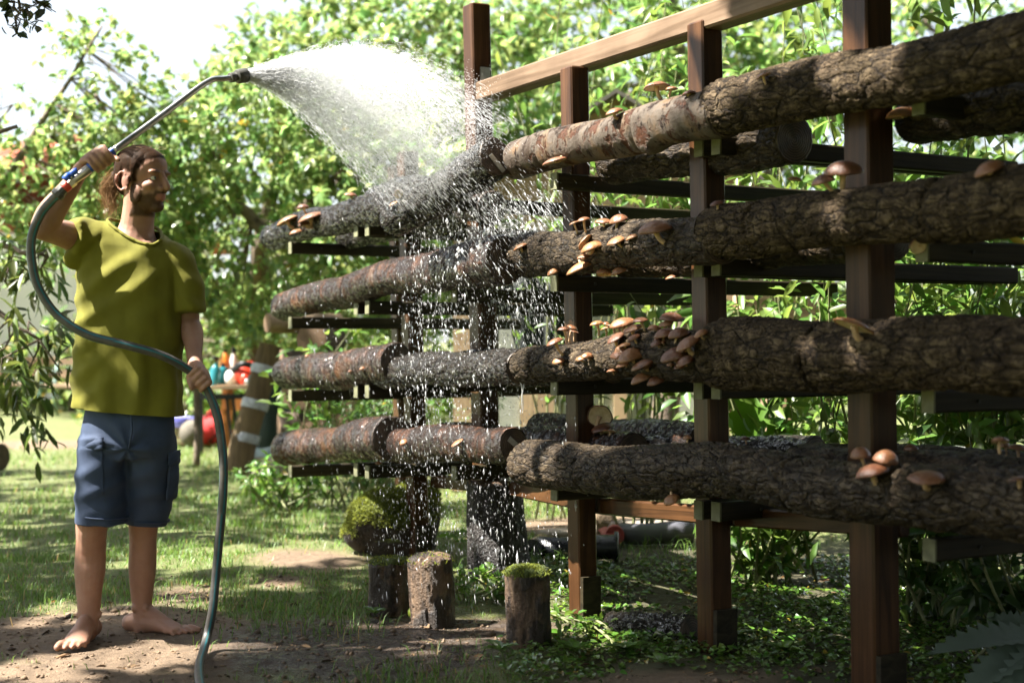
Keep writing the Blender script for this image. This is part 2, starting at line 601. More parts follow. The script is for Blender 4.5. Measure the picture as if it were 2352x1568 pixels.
# tufts beside stumps and posts
parts = []
for (px, py, n, sp, hh) in ((1130, 1290, 90, .12, .16), (1250, 1300, 120, .10, .15), (850, 1380, 90, .10, .14), (760, 1440, 100, .12, .10), (1080, 1370, 80, .1, .10), (900, 1545, 120, .10, .09), (1050, 1500, 60, .1, .08), (600, 1440, 80, .14, .08), (520, 1370, 120, .18, .09),
                            (700, 1390, 160, .25, .10), (620, 1400, 100, .2, .09), (1700, 1260, 140, .25, .16), (1560, 1250, 140, .2, .13), (1480, 1270, 100, .15, .12), (1330, 1290, 80, .12, .12), (960, 1560, 80, .08, .10), (30, 1380, 150, .25, .09), (80, 1300, 200, .4, .1), (420, 1255, 200, .4, .09)):
    c = G(px, py)
    x = c.x + rng.normal(0, sp, n); y = c.y + rng.normal(0, sp, n)
    parts.append(blades(x, y, rng.uniform(.3, 1.2, n)*hh*.75, np.full(n, .0042), 1.4, (0.09, 0.17, 0.03)))
tag(leaf_object('long_grass_tufts', join_arrays(parts), M_grass), 'longer grass tufts around the stumps and post feet', 'grass', kind='stuff')

# creeping ground cover below the rack: small round leaves close to the soil
M_cover = leaf_mat('cover_leaves', trans=0.25, rough=0.28, wet=0.5)
parts = []
for n, x0, x1, y0, y1 in ((20000, 0.0, 2.2, 4.3, 7.0), (9000, -.5, .6, 4.5, 6.6)):
    x, y = scatter_px(n, x0, x1, y0, y1)
    d, w, c, nz = ground_masks(x, y)
    clump = sines(np.stack([x, y, 0*x], 1), 7.0, 40)
    keep = rng.random(n) < np.clip(c*(0.62 + .55*clump), 0, 1)*np.clip(1 - .75*d, .05, 1)
    x, y, cl = x[keep], y[keep], clump[keep]
    n = len(x)
    z = ground_h(x, y) + rng.uniform(0.004, 0.05, n)*np.clip(.6 + .6*cl, .2, 1.5)
    az = rng.uniform(0, 6.283, n)
    D = np.stack([np.cos(az), np.sin(az), rng.uniform(-.3, .35, n)], 1)
    N = np.stack([rng.normal(0, .35, n), rng.normal(0, .35, n), np.ones(n)], 1)
    L = rng.uniform(.012, .034, n)
    parts.append(leaf_arrays(np.stack([x, y, z], 1), D, N, L, L*rng.uniform(.7, 1.0, n), leaf_colors(n, (0.07, 0.145, 0.02), .5, .02), 'heart'))
tag(leaf_object('ground_cover', join_arrays(parts), M_cover), 'low wet creeping plants on the soil under the log rack', 'ground cover', kind='stuff')

# straw, twigs and dead leaf litter
parts = []
n = 2600
x, y = scatter_px(n, -1.9, 1.9, 4.4, 6.6)
az = rng.uniform(0, 6.283, n)
D = np.stack([np.cos(az), np.sin(az), rng.uniform(-.1, .15, n)], 1)
N = np.stack([rng.normal(0, .3, n), rng.normal(0, .3, n), np.ones(n)], 1)
L = np.where(rng.random(n) < .93, rng.uniform(.008, .03, n), rng.uniform(.04, .07, n))
W = np.where(L < .031, L*.35, L*.45); W[:1200] = .003
C = np.array([[.14, .085, .04]])*rng.uniform(.3, 1.6, (n, 1)); C[rng.random(n) < .03] = (.5, .25, .03)
parts.append(leaf_arrays(np.stack([x, y, ground_h(x, y) + .004], 1), D, N, L, W, C))
tag(leaf_object('leaf_litter', join_arrays(parts), leaf_mat('litter', trans=0.1, rough=0.8)), 'bits of straw, twigs and dead leaves on the bare earth', 'litter', kind='stuff')

# crumbs of soil and small stones
n = 4200
x, y = scatter_px(n, -2.0, 1.6, 4.35, 6.6)
d, w, c, nz = ground_masks(x, y)
keep = rng.random(n) < np.clip(d*.9 + .05, 0, 1)
x, y = x[keep], y[keep]; n = len(x)
sz = rng.gamma(2.0, .0022, n) + .001
O = np.array([(1, 0, 0), (-1, 0, 0), (0, 1, 0), (0, -1, 0), (0, 0, .7), (0, 0, -.7)])
V = np.stack([x, y, ground_h(x, y) + sz*.2], 1)[:, None] + O[None]*sz[:, None, None]*rng.uniform(.6, 1.3, (n, 6, 1))
T = np.array([(0, 2, 4), (2, 1, 4), (1, 3, 4), (3, 0, 4), (2, 0, 5), (1, 2, 5), (3, 1, 5), (0, 3, 5)])
F = (T[None] + (np.arange(n)*6)[:, None, None]).reshape(-1, 3)
C = np.repeat(np.array([[.15, .10, .06]])*rng.uniform(.35, 1.5, (n, 1)), 6, 0)
tag(leaf_object('soil_crumbs', (V.reshape(-1, 3), F, C), leaf_mat('soil_crumb', trans=0.0, rough=.8)), 'crumbs of soil and small stones on the bare earth', 'soil', kind='stuff')

# ================================================================== trees and shrubs
M_bark_grey = simple('tree_bark', (0.16, 0.12, 0.085), 0.9, var=0.5, scale=18, bump=0.8, bdist=0.02)
M_leaf_apple = leaf_mat('apple_leaves', trans=0.5, rough=.32)
M_leaf_dark = leaf_mat('dark_leaves', trans=0.38)
M_leaf_willow = leaf_mat('willow_leaves', trans=0.45, rough=0.4)

def sample_blob(c, r, n, shell=0.55):
    d = norm(rng.normal(size=(n, 3)))
    k = rng.uniform(shell**3, 1, n)**(1/3)
    return np.array(c)[None] + d*k[:, None]*np.array(r)[None], d

def clusters_to_leaves(cc, outward, per, twig, L, W, base_col, shape='oval', var=.4, yellow=.03, droop=.25, light=None):
    """leaves along short twigs that start at cluster centres"""
    n = len(cc)
    tw = norm(outward*0.7 + rng.normal(0, .55, (n, 3)) + np.array([0, 0, .15 - droop]))
    t = rng.uniform(0, 1, (n, per))
    Pp = cc[:, None] + tw[:, None]*(t*twig)[..., None]
    Pp[..., 2] -= (t**2*twig*droop)
    Pp = Pp.reshape(-1, 3)
    m = len(Pp)
    tw2 = np.repeat(tw, per, 0)
    D = norm(tw2*0.6 + rng.normal(0, .75, (m, 3)) + np.array([0, 0, -droop]))
    N = norm(rng.normal(0, .55, (m, 3)) + np.array([-.15, -.25, .9]))
    Ls = rng.uniform(.65, 1.2, m)*L
    C = leaf_colors(m, base_col, var, yellow)
    ck = np.repeat(rng.uniform(.75, 1.25, n), per)[:, None]
    return leaf_arrays(Pp, D, N, Ls, Ls*W*rng.uniform(.8, 1.15, m), C*ck, shape, curl=.18)

def twig_tubes(mb, cc, anchors, rad=.006, every=6):
    A = np.array([tuple(a) for a in anchors])
    for p in cc[::every]:
        d = np.linalg.norm(A - p, axis=1)
        a = A[d.argmin()]
        q = (a + p)/2 + rng.normal(0, .06, 3)
        mb.tube([a, q, p], [rad*2.2, rad*1.5, rad*.6], 5, cap=False)

def make_tree(name, label, limbs, blobs, per, twig, L, W, col, mat, cat='tree', group=None, shape='oval', yellow=.03, droop=.25, var=.4, every=5, keep=None, shell=.5, thin=1.0, tw=.0035):
    """limbs: list of (points, radii); blobs: (centre, radii, clusters)"""
    base = Vector(limbs[0][0][0]); base.z = 0
    root = thing(name, label, cat, base, group)
    tb = MB()
    anchors = []
    for pts, rad in limbs:
        sp = spline(pts, max(6, len(pts)*4))
        rr = np.interp(np.linspace(0, 1, len(sp)), np.linspace(0, 1, len(rad)), rad)
        sp = [q + Vector(rng.normal(0, .01, 3)) if 0 < i < len(sp) - 1 else q for i, q in enumerate(sp)]
        tb.tube(sp, [float(q) for q in rr], 9)
        anchors += sp[len(sp)//3:]
    arr = []
    allc = []
    for c, r, n in blobs:
        n = max(4, int(n*thin))
        cc, out = sample_blob(c, r, n, shell)
        if keep is not None:
            k = keep(cc); cc, out = cc[k], out[k]
        allc.append(cc)
        arr.append(clusters_to_leaves(cc, out, per, twig, L, W, col, shape, var, yellow, droop))
    cc = np.concatenate(allc)
    twig_tubes(tb, cc, anchors, tw, every)
    tb.build('trunk', M_bark_grey, root, smooth=True)
    cr = leaf_object('crown', join_arrays(arr), mat, root)
    return root

APPLE = (0.165, 0.255, 0.080)
# apple tree right behind the man
b = P(470, 1040, 12.6); b.z = 0
make_tree('apple_tree', 'sunlit apple tree with dense bright leaves directly behind the man', [
    ([(-2.75, 15.4, 0), (-2.7, 15.0, 1.0), (-2.4, 13.6, 2.0), (-1.9, 12.8, 3.3)], [.13, .11, .08, .03]),
    ([(-2.7, 15.0, 1.0), (-3.2, 13.3, 2.2), (-3.6, 12.3, 3.2)], [.08, .05, .02]),
    ([P(640, 560, 12), P(560, 480, 12), P(500, 380, 12.2)], [.07, .05, .02]),
    ([(-2.4, 13.6, 2.0), P(760, 420, 12.2), P(860, 330, 12.2)], [.06, .04, .02])],
    [(P(640, 470, 12.2), (1.45, .9, 1.15), 700), (P(470, 600, 14.6), (1.0, .8, .85), 300), (P(780, 640, 14.6), (1.0, .8, .8), 300), (P(590, 310, 12.4), (.75, .8, .55), 200), (P(840, 500, 12.4), (.7, .7, .8), 200), (P(600, 780, 16.5), (1.6, .6, .6), 200)],
    16, .42, .095, .60, APPLE, M_leaf_apple, yellow=.008, thin=.62)
make_tree('plum_tree', 'tall open plum tree with upright shoots against the white sky at upper left', [
    ([(-4.9, 11.6, 0), (-4.75, 11.6, 1.5), (-4.0, 11.6, 2.6), P(235, 60, 11.6)], [.10, .08, .03, .008]),
    ([(-4.75, 11.6, 1.5), (-4.6, 11.6, 2.4), P(30, 240, 11.6)], [.04, .025, .008])],
    [(P(245, 190, 11.6), (.22, .3, .62), 60), (P(265, 300, 11.6), (.5, .5, .35), 100), (P(110, 340, 11.6), (.5, .5, .3), 36), (P(170, 460, 11.8), (.9, .6, .5), 210), (P(400, 290, 11.8), (.5, .5, .28), 50), (P(100, 200, 11.6), (.5, .4, .25), 9), (P(330, 430, 11.9), (.6, .5, .5), 150)],
    14, .40, .085, .62, APPLE, M_leaf_apple, yellow=.008, thin=.55)
make_tree('cherry_tree', 'broad leafy cherry tree rising behind the water spray', [
    ([(-.3, 14.5, 0), (-.4, 14.5, 2.0), (-.55, 14.5, 4.2)], [.14, .11, .04]),
    ([(-.4, 14.5, 2.0), (-1.2, 14.4, 3.2), P(740, 120, 14.4)], [.08, .05, .02]),
    ([(-.4, 14.5, 1.6), (.6, 14.4, 2.6), (1.2, 14.4, 3.6)], [.08, .05, .02])],
    [(P(900, 180, 14.5), (1.5, .9, 1.0), 460), (P(740, 190, 14.2), (.85, .8, .55), 150), (P(1000, 450, 14.2), (1.2, .9, 1.2), 420), (P(1150, 200, 14.5), (1.1, .9, 1.0), 260), (P(600, 190, 14.2), (.5, .6, .28), 40), (P(960, 40, 14.2), (.8, .6, .4), 90)],
    15, .48, .11, .6, APPLE, M_leaf_apple, yellow=.008, thin=.62)
make_tree('walnut_tree', 'large pale green tree behind the upper rail of the rack', [
    ([(2.2, 16, 0), (2.1, 16, 2.2), (1.8, 16, 5.0)], [.18, .14, .05]),
    ([(2.1, 16, 2.2), (3.6, 15.8, 3.6), (4.6, 15.8, 4.6)], [.10, .06, .02])],
    [(P(1400, 200, 16), (2.0, 1.2, 1.5), 520), (P(1700, 250, 16), (1.8, 1.1, 1.4), 420), (P(1300, 480, 15.5), (1.5, 1.0, 1.0), 300), (P(2050, 200, 16.5), (2.0, 1.1, 1.6), 380), (P(1500, 40, 16), (1.8, .9, .8), 200), (P(2300, 420, 16), (1.4, 1.0, 1.6), 200)],
    14, .55, .13, .6, (0.16, 0.255, 0.075), M_leaf_apple, yellow=.004, thin=.62)
# hedge bushes further back fill the gaps below the crowns
for i, (px, z, rx, rz, lab) in enumerate(((560, 19, 2.0, 1.5, 'rounded hedge bush far behind the leaning taped trunk'), (860, 20, 2.2, 2.0, 'rounded hedge bush far behind the firewood pile'), (1150, 21, 2.4, 2.3, 'rounded hedge bush far behind the greenhouse'), (1500, 21, 2.6, 2.4, 'rounded far hedge bush left of the tall right post'), (1900, 21, 2.8, 2.5, 'rounded far hedge bush behind the tall right post'), (2300, 21, 2.4, 2.4, 'rounded far hedge bush at the right edge'))):
    rz *= .62
    c = P(px, 784, z); c.z = rz*.8
    make_tree('hedge_bush', lab, [([(c.x, c.y, 0), (c.x + .1, c.y, rz*.6), (c.x - .1, c.y, rz*1.2)], [.10, .07, .03])], [(c, (rx, 1.0, rz), 300)], 13, .6, .15, .62, (0.12, 0.19, 0.04), M_leaf_apple, 'bush', 'hedge bushes behind the garden', shape='plain', every=12)
c = P(165, 850, 22)
make_tree('rose_bush', 'pale green flowering bush behind the wooden bench', [([(c.x, c.y, 0), (c.x, c.y, .5), (c.x + .2, c.y, 1.0)], [.05, .04, .02])], [(Vector((c.x, c.y, .75)), (.9, .6, .65), 130), (Vector((c.x - 1.4, c.y + .5, .5)), (.9, .6, .45), 80)], 13, .35, .11, .62, (0.13, 0.22, 0.05), M_leaf_apple, 'bush', yellow=.06)
c = P(430, 960, 17)
make_tree('garden_bush', 'green bush beyond the black worktable', [([(c.x, c.y, 0), (c.x, c.y, .4), (c.x + .2, c.y, .9)], [.05, .04, .02])], [(Vector((c.x + .3, c.y, .7)), (1.3, .6, .75), 200)], 13, .35, .09, .62, (0.11, 0.20, 0.035), M_leaf_apple, 'bush', yellow=.05)
# peach tree at the left edge: long dark hanging leaves
make_tree('peach_tree', 'peach tree with long dark hanging leaves at the left edge', [
    ([(-3.6, 7.8, 0), (-3.5, 7.8, 1.2), (-3.2, 7.7, 2.0), P(40, 290, 7.7)], [.06, .05, .03, .01]),
    ([(-3.5, 7.8, 1.2), P(-60, 700, 7.6), P(90, 780, 7.5)], [.04, .02, .008]),
    ([(-3.4, 7.8, 1.6), P(-40, 560, 7.6), P(110, 590, 7.5)], [.04, .02, .008])],
    [(P(0, 850, 7.5), (.17, .2, .20), 26), (P(70, 770, 7.5), (.14, .15, .07), 12), (P(60, 610, 7.5), (.20, .2, .10), 10), (P(115, 610, 7.5), (.10, .1, .08), 6)],
    9, .22, .115, .30, (0.07, 0.105, 0.022), M_leaf_dark, shape='narrow', yellow=0, droop=.7, every=5)
# twig with small dark leaves hanging into the upper left corner
make_tree('overhanging_twig', 'dark twig with small leaves hanging into the upper left corner', [
    ([P(-120, -160, 4.6), P(10, -30, 4.6), P(40, 30, 4.6), P(28, 85, 4.6)], [.012, .008, .005, .003]), ([P(15, -20, 4.6), P(60, 25, 4.6), P(100, 50, 4.6)], [.006, .004, .002]), ([P(60, -90, 4.6), P(80, -30, 4.6), P(90, 10, 4.6)], [.006, .004, .002])],
    [(P(60, 15, 4.6), (.055, .06, .045), 14), (P(30, 50, 4.6), (.02, .03, .05), 5)], 3, .05, .042, .55, (0.035, 0.05, 0.015), M_leaf_dark, 'branch', every=2, yellow=0, tw=.0012)

# willow shrubs behind the rack
def shrub(name, label, px, py, z, stems, hgt, spread, per_stem, L, W, col, mat, shape='narrow', group=None, lean=(0, 0), bare=.25):
    b = P(px, py, z); b.z = 0
    root = thing(name, label, 'shrub', b, group)
    tb = MB(); arr = []
    for s in range(stems):
        top = b + Vector((rng.normal(0, spread) + lean[0], rng.normal(0, spread*.6) + lean[1], hgt*rng.uniform(.6, 1.1)))
        st = b + Vector((rng.normal(0, .08), rng.normal(0, .08), 0))
        mid = (st + top)/2 + Vector((rng.normal(0, .08), rng.normal(0, .08), hgt*.06))
        sp = spline([st, mid, top], 12)
        tb.tube(sp, [float(q) for q in np.linspace(.008, .002, 12)], 6, cap=False)
        S = np.array([tuple(q) for q in sp])
        n = per_stem
        t = rng.uniform(bare, 1, n)
        idx = t*11; i0 = np.minimum(idx.astype(int), 10); f = (idx - i0)[:, None]
        Pp = S[i0]*(1 - f) + S[i0 + 1]*f
        tw = norm(rng.normal(0, 1, (n, 3)) + np.array([0, 0, .35]))
        tl = rng.uniform(0, min(.30, .02 + hgt*.12), n)[:, None]
        Pp = Pp + tw*tl
        D = norm(tw + rng.normal(0, .35, (n, 3)) + np.array([0, 0, -.2]))
        N = norm(rng.normal(0, .4, (n, 3)) + np.array([-.2, -.2, 1]))
        Ls = rng.uniform(.6, 1.2, n)*L
        arr.append(leaf_arrays(Pp, D, N, Ls, Ls*W, leaf_colors(n, col, .4, .005), shape, curl=.3))
    tb.build('stem', simple_green_stem, root, smooth=True)
    leaf_object('crown', join_arrays(arr), mat, root)
    return root
simple_green_stem = simple('green_stem', (0.16, 0.17, 0.07), 0.7, var=.4, scale=10, bump=.2)
WIL = (0.095, 0.175, 0.032)
shrub('willow_shrub', 'willow shrub with long narrow leaves between the two short rail posts', 1480, 800, 7.6, 12, 2.9, .38, 64, .105, .36, WIL, M_leaf_willow)
shrub('willow_shrub', 'willow shrub with long narrow leaves left of the tall right post', 1760, 800, 7.2, 14, 2.8, .42, 64, .11, .38, WIL, M_leaf_willow)
shrub('willow_shrub', 'willow shrub with arching branches over the left tall post', 1290, 800, 8.6, 9, 3.5, .50, 52, .105, .34, WIL, M_leaf_willow, lean=(0, -.3))
shrub('willow_shrub', 'tall leafy shrub at the top right corner behind the highest log', 2180, 800, 6.4, 20, 2.8, .42, 66, .13, .36, WIL, M_leaf_willow)
shrub('willow_shrub', 'leafy shrub just right of the tall right post', 2060, 800, 6.0, 14, 1.75, .35, 60, .11, .34, WIL, M_leaf_willow)
shrub('raspberry_shrub', 'dark leafy shrub seen through the rack at the right edge', 2330, 800, 5.8, 18, 1.7, .35, 64, .11, .40, WIL, M_leaf_willow)
shrub('raspberry_shrub', 'broad-leaved shrub seen through the rack between the two right posts', 1800, 800, 6.7, 14, 1.25, .32, 44, .11, .45, WIL, M_leaf_willow)
shrub('nettle_clump', 'dark nettle clump on the soil behind the second post from right', 1760, 1250, 6.3, 16, .62, .22, 34, .08, .5, (0.06, 0.12, 0.02), M_leaf_willow, 'heart', bare=.1)
shrub('nettle_clump', 'dark nettle clump on the soil right of the tall right post', 2150, 1300, 5.4, 18, .7, .22, 34, .08, .5, (0.05, 0.10, 0.02), M_leaf_willow, 'heart', bare=.1)
shrub('nettle_clump', 'dark nettle clump low at the right edge below the bottom log', 2330, 1400, 4.7, 14, .5, .18, 34, .08, .5, (0.04, 0.08, 0.02), M_leaf_willow, 'heart', bare=.1)
shrub('elder_shrub', 'leafy elder shrub in front of the firewood pile', 760, 900, 9.3, 9, 1.25, .28, 26, .12, .38, (0.10, 0.20, 0.035), M_leaf_willow, 'oval', bare=.35)
shrub('fern_clump', 'feathery dark green fern clump behind the bottom logs', 860, 960, 9.0, 22, .85, .24, 110, .05, .3, (0.06, 0.13, 0.03), M_leaf_willow, 'narrow', bare=.2)
shrub('weed_clump', 'low weeds in front of the stone slabs left of the rack', 640, 1080, 9.2, 14, .28, .22, 26, .07, .45, (0.09, 0.19, 0.03), M_leaf_willow, 'oval', bare=.1)
shrub('weed_clump', 'low weeds between the two rear stumps and the thick trunk', 1120, 1340, 6.0, 10, .12, .10, 16, .04, .6, (0.08, 0.17, 0.02), M_leaf_willow, 'oval', bare=.1)
shrub('weed_clump', 'leafy weeds at the foot of the second post from left', 1310, 1440, 5.2, 10, .08, .10, 14, .035, .6, (0.08, 0.16, 0.02), M_leaf_willow, 'oval', bare=.1)
# ================================================================== things in the background
M_plaster = simple('cream_plaster', (0.80, 0.74, 0.62), 0.9, var=.08, scale=2, bump=.2)
M_rooftile = simple('red_roof_tile', (0.45, 0.13, 0.07), 0.8, var=.3, scale=6, bump=.4)
M_glassdark = simple('window_pane', (0.03, 0.04, 0.05), 0.1, var=.2, bump=0)
M_oldwood = wood_mat('old_wood', (0.22, 0.15, 0.09), (0.36, 0.26, 0.17), .75, 0, 22)
M_oldwood_z = wood_mat('old_wood_upright', (0.26, 0.17, 0.10), (0.42, 0.29, 0.18), .75, 2, 22)
M_iron = simple('green_painted_iron', (0.16, 0.26, 0.22), 0.5, .2, scale=14)
M_black = simple('black_steel', (0.012, 0.012, 0.013), 0.4, .3, scale=14)
M_grey_metal = simple('grey_metal', (0.35, 0.36, 0.36), 0.35, .9, var=.15)
M_orange_wood = wood_mat('orange_wood', (0.40, 0.13, 0.04), (0.55, 0.22, 0.07), .5, 2, 20)

# house with a red roof far behind the left trees
hx, hy = -10.2, 27.0
house = thing('house', 'pale plastered house with red tiled roof behind the left trees', 'house', (hx, hy, 0))
house.rotation_euler.z = math.radians(-38)
MB().box((hx, hy, 1.45), (3.2, 0, 0), (0, 3, 0), (0, 0, 1.45)).build('wall', M_plaster, house)
rf = MB()
for s in (-1, 1):
    rf.add([(hx - 3.5, hy + s*3.4, 2.75), (hx + 3.5, hy + s*3.4, 2.75), (hx + 3.5, hy, 4.45), (hx - 3.5, hy, 4.45), (hx - 3.5, hy + s*3.4, 2.9), (hx + 3.5, hy + s*3.4, 2.9), (hx + 3.5, hy, 4.6), (hx - 3.5, hy, 4.6)],
           [(0, 1, 2, 3), (4, 7, 6, 5), (0, 4, 5, 1), (1, 5, 6, 2), (3, 2, 6, 7), (0, 3, 7, 4)])
roof = rf.build('roof', M_rooftile, house)
tl = MB()
for r in range(14):
    for cI in range(20):
        x = hx - 3.45 + cI*.36; t = r/14
        y = hy - 3.42 + t*3.4; z = 2.92 + t*1.7
        tl.tube([(x, y, z), (x, y + .27, z + .13)], [.10, .11], 6)
o = tl.build('roof_tiles', M_rooftile, roof); o['kind'] = 'stuff'
for wx in (-1.5, 1.3):
    w = MB().box((hx + wx, hy - 3.03, 1.5), (.5, 0, 0), (0, .06, 0), (0, 0, .65)).build('window', M_oldwood_z, house)
    for sx in (-1, 1):
        MB().box((hx + wx + sx*.23, hy - 3.10, 1.5), (.2, 0, 0), (0, .012, 0), (0, 0, .56)).build('pane', M_glassdark, w)

# garden bench with wrought iron ends
def bench(px, py, z, width, rot, label):
    b = G(px, py); b = Vector((b.x, b.y, 0))
    t = thing('garden_bench', label, 'bench', b, 'garden benches on the far lawn')
    ax = Vector((math.cos(rot), math.sin(rot), 0)); ay = Vector((-ax.y, ax.x, 0))
    for k in range(3):
        c = b + ay*(-.18 + .16*k) + UP*.44
        MB().bar(c - ax*width/2, c + ax*width/2, .13, .035).build('seat_slat', M_oldwood, t)
    for k in range(2):
        c = b + ay*(.26 + .03*k) + UP*(.60 + .19*k)
        MB().bar(c - ax*width/2, c + ax*width/2, .03, .10).build('back_slat', M_oldwood, t)
    for s in (-1, 1):
        e = b + ax*s*(width/2 - .06)
        sc = []
        for q in range(24):
            g = q/23*2*math.pi*1.35
            r = .11*(1 - .6*q/23)
            sc.append(e - ay*.14 + ay*(-math.cos(g)*r*-1) + UP*(.55 + math.sin(g)*r))
        m = MB().tube(sc, .018, 6)
        m.tube([e - ay*.24, e - ay*.20 + UP*.22, e - ay*.27 + UP*.44, e - ay*.24 + UP*.62, e + ay*.25 + UP*.64], .022, 6)
        m.tube([e + ay*.30, e + ay*.18 + UP*.24, e + ay*.22 + UP*.46, e + ay*.32 + UP*.86], .022, 6)
        m.tube([e - ay*.25 + UP*.41, e + ay*.22 + UP*.41], .02, 6)
        m.build('iron_end', M_iron, t, smooth=True)
bench(70, 952, 20, 1.7, 0.1, 'wooden garden bench with scrolled iron ends, furthest left on the lawn')
bench(200, 958, 20, 1.3, -0.15, 'garden bench with scrolled pale iron armrest just behind the man')
tt = G(100, 945); tt.z = 0
t = thing('plank_table', 'long wooden plank table behind the garden benches', 'table', tt)
for k in range(3):
    MB().bar(tt + Vector((-1.6, .2*k, .74)), tt + Vector((1.6, .2*k, .74)), .18, .05).build('plank', M_oldwood, t)
for sx in (-1.3, 1.3):
    MB().bar(tt + Vector((sx, .2, 0)), tt + Vector((sx, .2, .71)), .08, .3, up=(0, 1, 0)).build('leg', M_iron, t)

# cut log poking in at the left edge
lb = P(-34, 1048, 11.5); lb.z = .14
lg = thing('cut_log', 'dark cut log end lying at the left edge of the lawn', 'log', (lb.x, lb.y, 0))
MB().tube(spline([lb + Vector((-.7, .2, .05)), lb + Vector((-.2, .05, 0)), lb + Vector((.15, -.05, 0))], 10), .11, 18).build('log_body', simple('log_grey', (.05, .038, .026), .9, var=.5, scale=14, bump=.8, bdist=.02), lg, smooth=True, sharp=50)
MB().lathe([(.106, 0), (.10, .006), (.04, .008)], lb + Vector((.15, -.05, 0)), Vector((.3, -.1, 0)), 18).build('cut_end', simple('log_end', (.06, .04, .026), .8, var=.4, scale=20), lg)

# black worktable with tools
tb = G(535, 1040); tb.z = 0
zt = tb.y
def WP(px, py, dz=0.0): return P(px, py, zt + dz)
t = thing('worktable', 'black steel folding worktable with plank top', 'table', tb)
for k in range(4):
    MB().bar(WP(468, 890, -.25 + .16*k), WP(640, 886, -.25 + .16*k), .14, .035).build('top_plank', M_oldwood, t)
for px in (462, 610):
    for dz in (-.22, .2):
        a = WP(px, 900, dz); MB().bar(Vector((a.x, a.y, 0)), a, .035, .035, up=(0, 1, 0)).build('leg', M_black, t)
for dz in (-.24, .22):
    MB().bar(WP(460, 912, dz), WP(640, 908, dz), .03, .05).build('rail', M_black, t)
for px in (490, 520, 535):
    a = WP(px, 912, -.26); MB().bar(Vector((a.x + .06, a.y, .05)), a, .025, .025, up=(0, 1, 0)).build('brace', M_black, t)
# orange wooden stool frame under the table
sb = WP(575, 1020, .5); sb.z = 0
t = thing('wooden_stool', 'orange-brown wooden frame standing behind the black worktable', 'stool', sb)
for sx in (-.22, .22):
    for sy in (-.15, .15):
        MB().bar(sb + Vector((sx*1.15, sy, 0)), sb + Vector((sx, sy, .62)), .05, .05, up=(0, 1, 0)).build('leg', M_orange_wood, t)
MB().bar(sb + Vector((-.3, 0, .62)), sb + Vector((.3, 0, .62)), .34, .04).build('seat', M_orange_wood, t)
MB().bar(sb + Vector((-.24, -.15, .45)), sb + Vector((.24, -.15, .45)), .03, .12).build('rail', M_orange_wood, t)

def lath(name, label, cat, org, prof, mat, n=18, axis=UP, extra=()):
    t = thing(name, label, cat, org)
    MB().lathe(prof, org, axis, n).build('body', mat, t, smooth=True, sharp=40)
    for nm, pr, mt in extra:
        MB().lathe(pr, org, axis, n).build(nm, mt, t, smooth=True, sharp=40)
    return t
tz = P(0, 884, zt).z + .004
def TT(px, dz=-.1):
    q = WP(px, 884, dz); return Vector((q.x, q.y, tz))
teal = simple('teal_plastic', (0.02, 0.16, 0.19), .25, var=.2, bump=0)
lath('spray_bottle', 'teal spray bottle on the worktable nearest the hand', 'bottle', TT(495), [(.05, 0), (.055, .02), (.055, .14), (.03, .18), (.016, .20), (.016, .22)], teal, extra=[('trigger_head', [(.022, .22), (.03, .24), (.028, .27), (.01, .275)], M_black)])
lath('canister', 'dark teal canister beside the white pot on the worktable', 'canister', TT(512, .05), [(.06, 0), (.064, .02), (.064, .13), (.05, .16), (.02, .17)], teal, extra=[('cap', [(.024, .17), (.024, .20), (.015, .205)], M_black)])
lath('white_pot', 'round white pot on the worktable left of the red helmet', 'pot', TT(534), [(.04, 0), (.065, .02), (.075, .06), (.07, .10), (.055, .13), (.05, .135), (.02, .14)], simple('white_enamel', (.75, .74, .70), .3, var=.06, bump=0))
lath('orange_bottle', 'tall orange bottle standing behind the white pot', 'bottle', TT(517, .2), [(.045, 0), (.05, .02), (.05, .24), (.03, .29), (.02, .31)], simple('orange_plastic', (.62, .20, .03), .35, bump=0), extra=[('cap', [(.022, .31), (.022, .345), (.012, .35)], M_black)])
lath('clear_bottle', 'pale bottle with black cap behind the red helmet', 'bottle', TT(537, .2), [(.04, 0), (.045, .02), (.045, .22), (.025, .28), (.02, .30)], simple('pale_plastic', (.62, .60, .55), .3, bump=0), extra=[('cap', [(.024, .30), (.026, .34), (.012, .36)], M_black)])
hb = TT(568, -.08)
t = thing('forestry_helmet', 'red safety helmet with ear muff and dark visor on the worktable', 'helmet', hb)
red = simple('red_plastic', (.62, .045, .02), .3, var=.12, bump=0)
m = MB()
m.ell(hb + Vector((0, 0, .10)), (.145, .12, .13), None, 22, 12)
m.tube([hb + Vector((.08, -.09, .10)), hb + Vector((.17, -.03, .085)), hb + Vector((.17, .04, .085)), hb + Vector((.08, .09, .10))], [.01, .02, .02, .01], 8)
m.build('shell', red, t, smooth=True)
MB().tube(spline([hb + Vector((-.14, -.06, .13)), hb + Vector((-.02, -.14, .20)), hb + Vector((.13, -.10, .17))], 12), [(.012, .03)]*12, 8).build('visor', M_black, t, smooth=True)
MB().ell(hb + Vector((.0, -.13, .05)), (.05, .03, .06)).build('ear_muff', red, t, smooth=True)
lath('metal_tin', 'small grey tin in front of the red helmet', 'tin', TT(572, -.2), [(.05, 0), (.055, .01), (.055, .05), (.05, .055)], M_grey_metal)

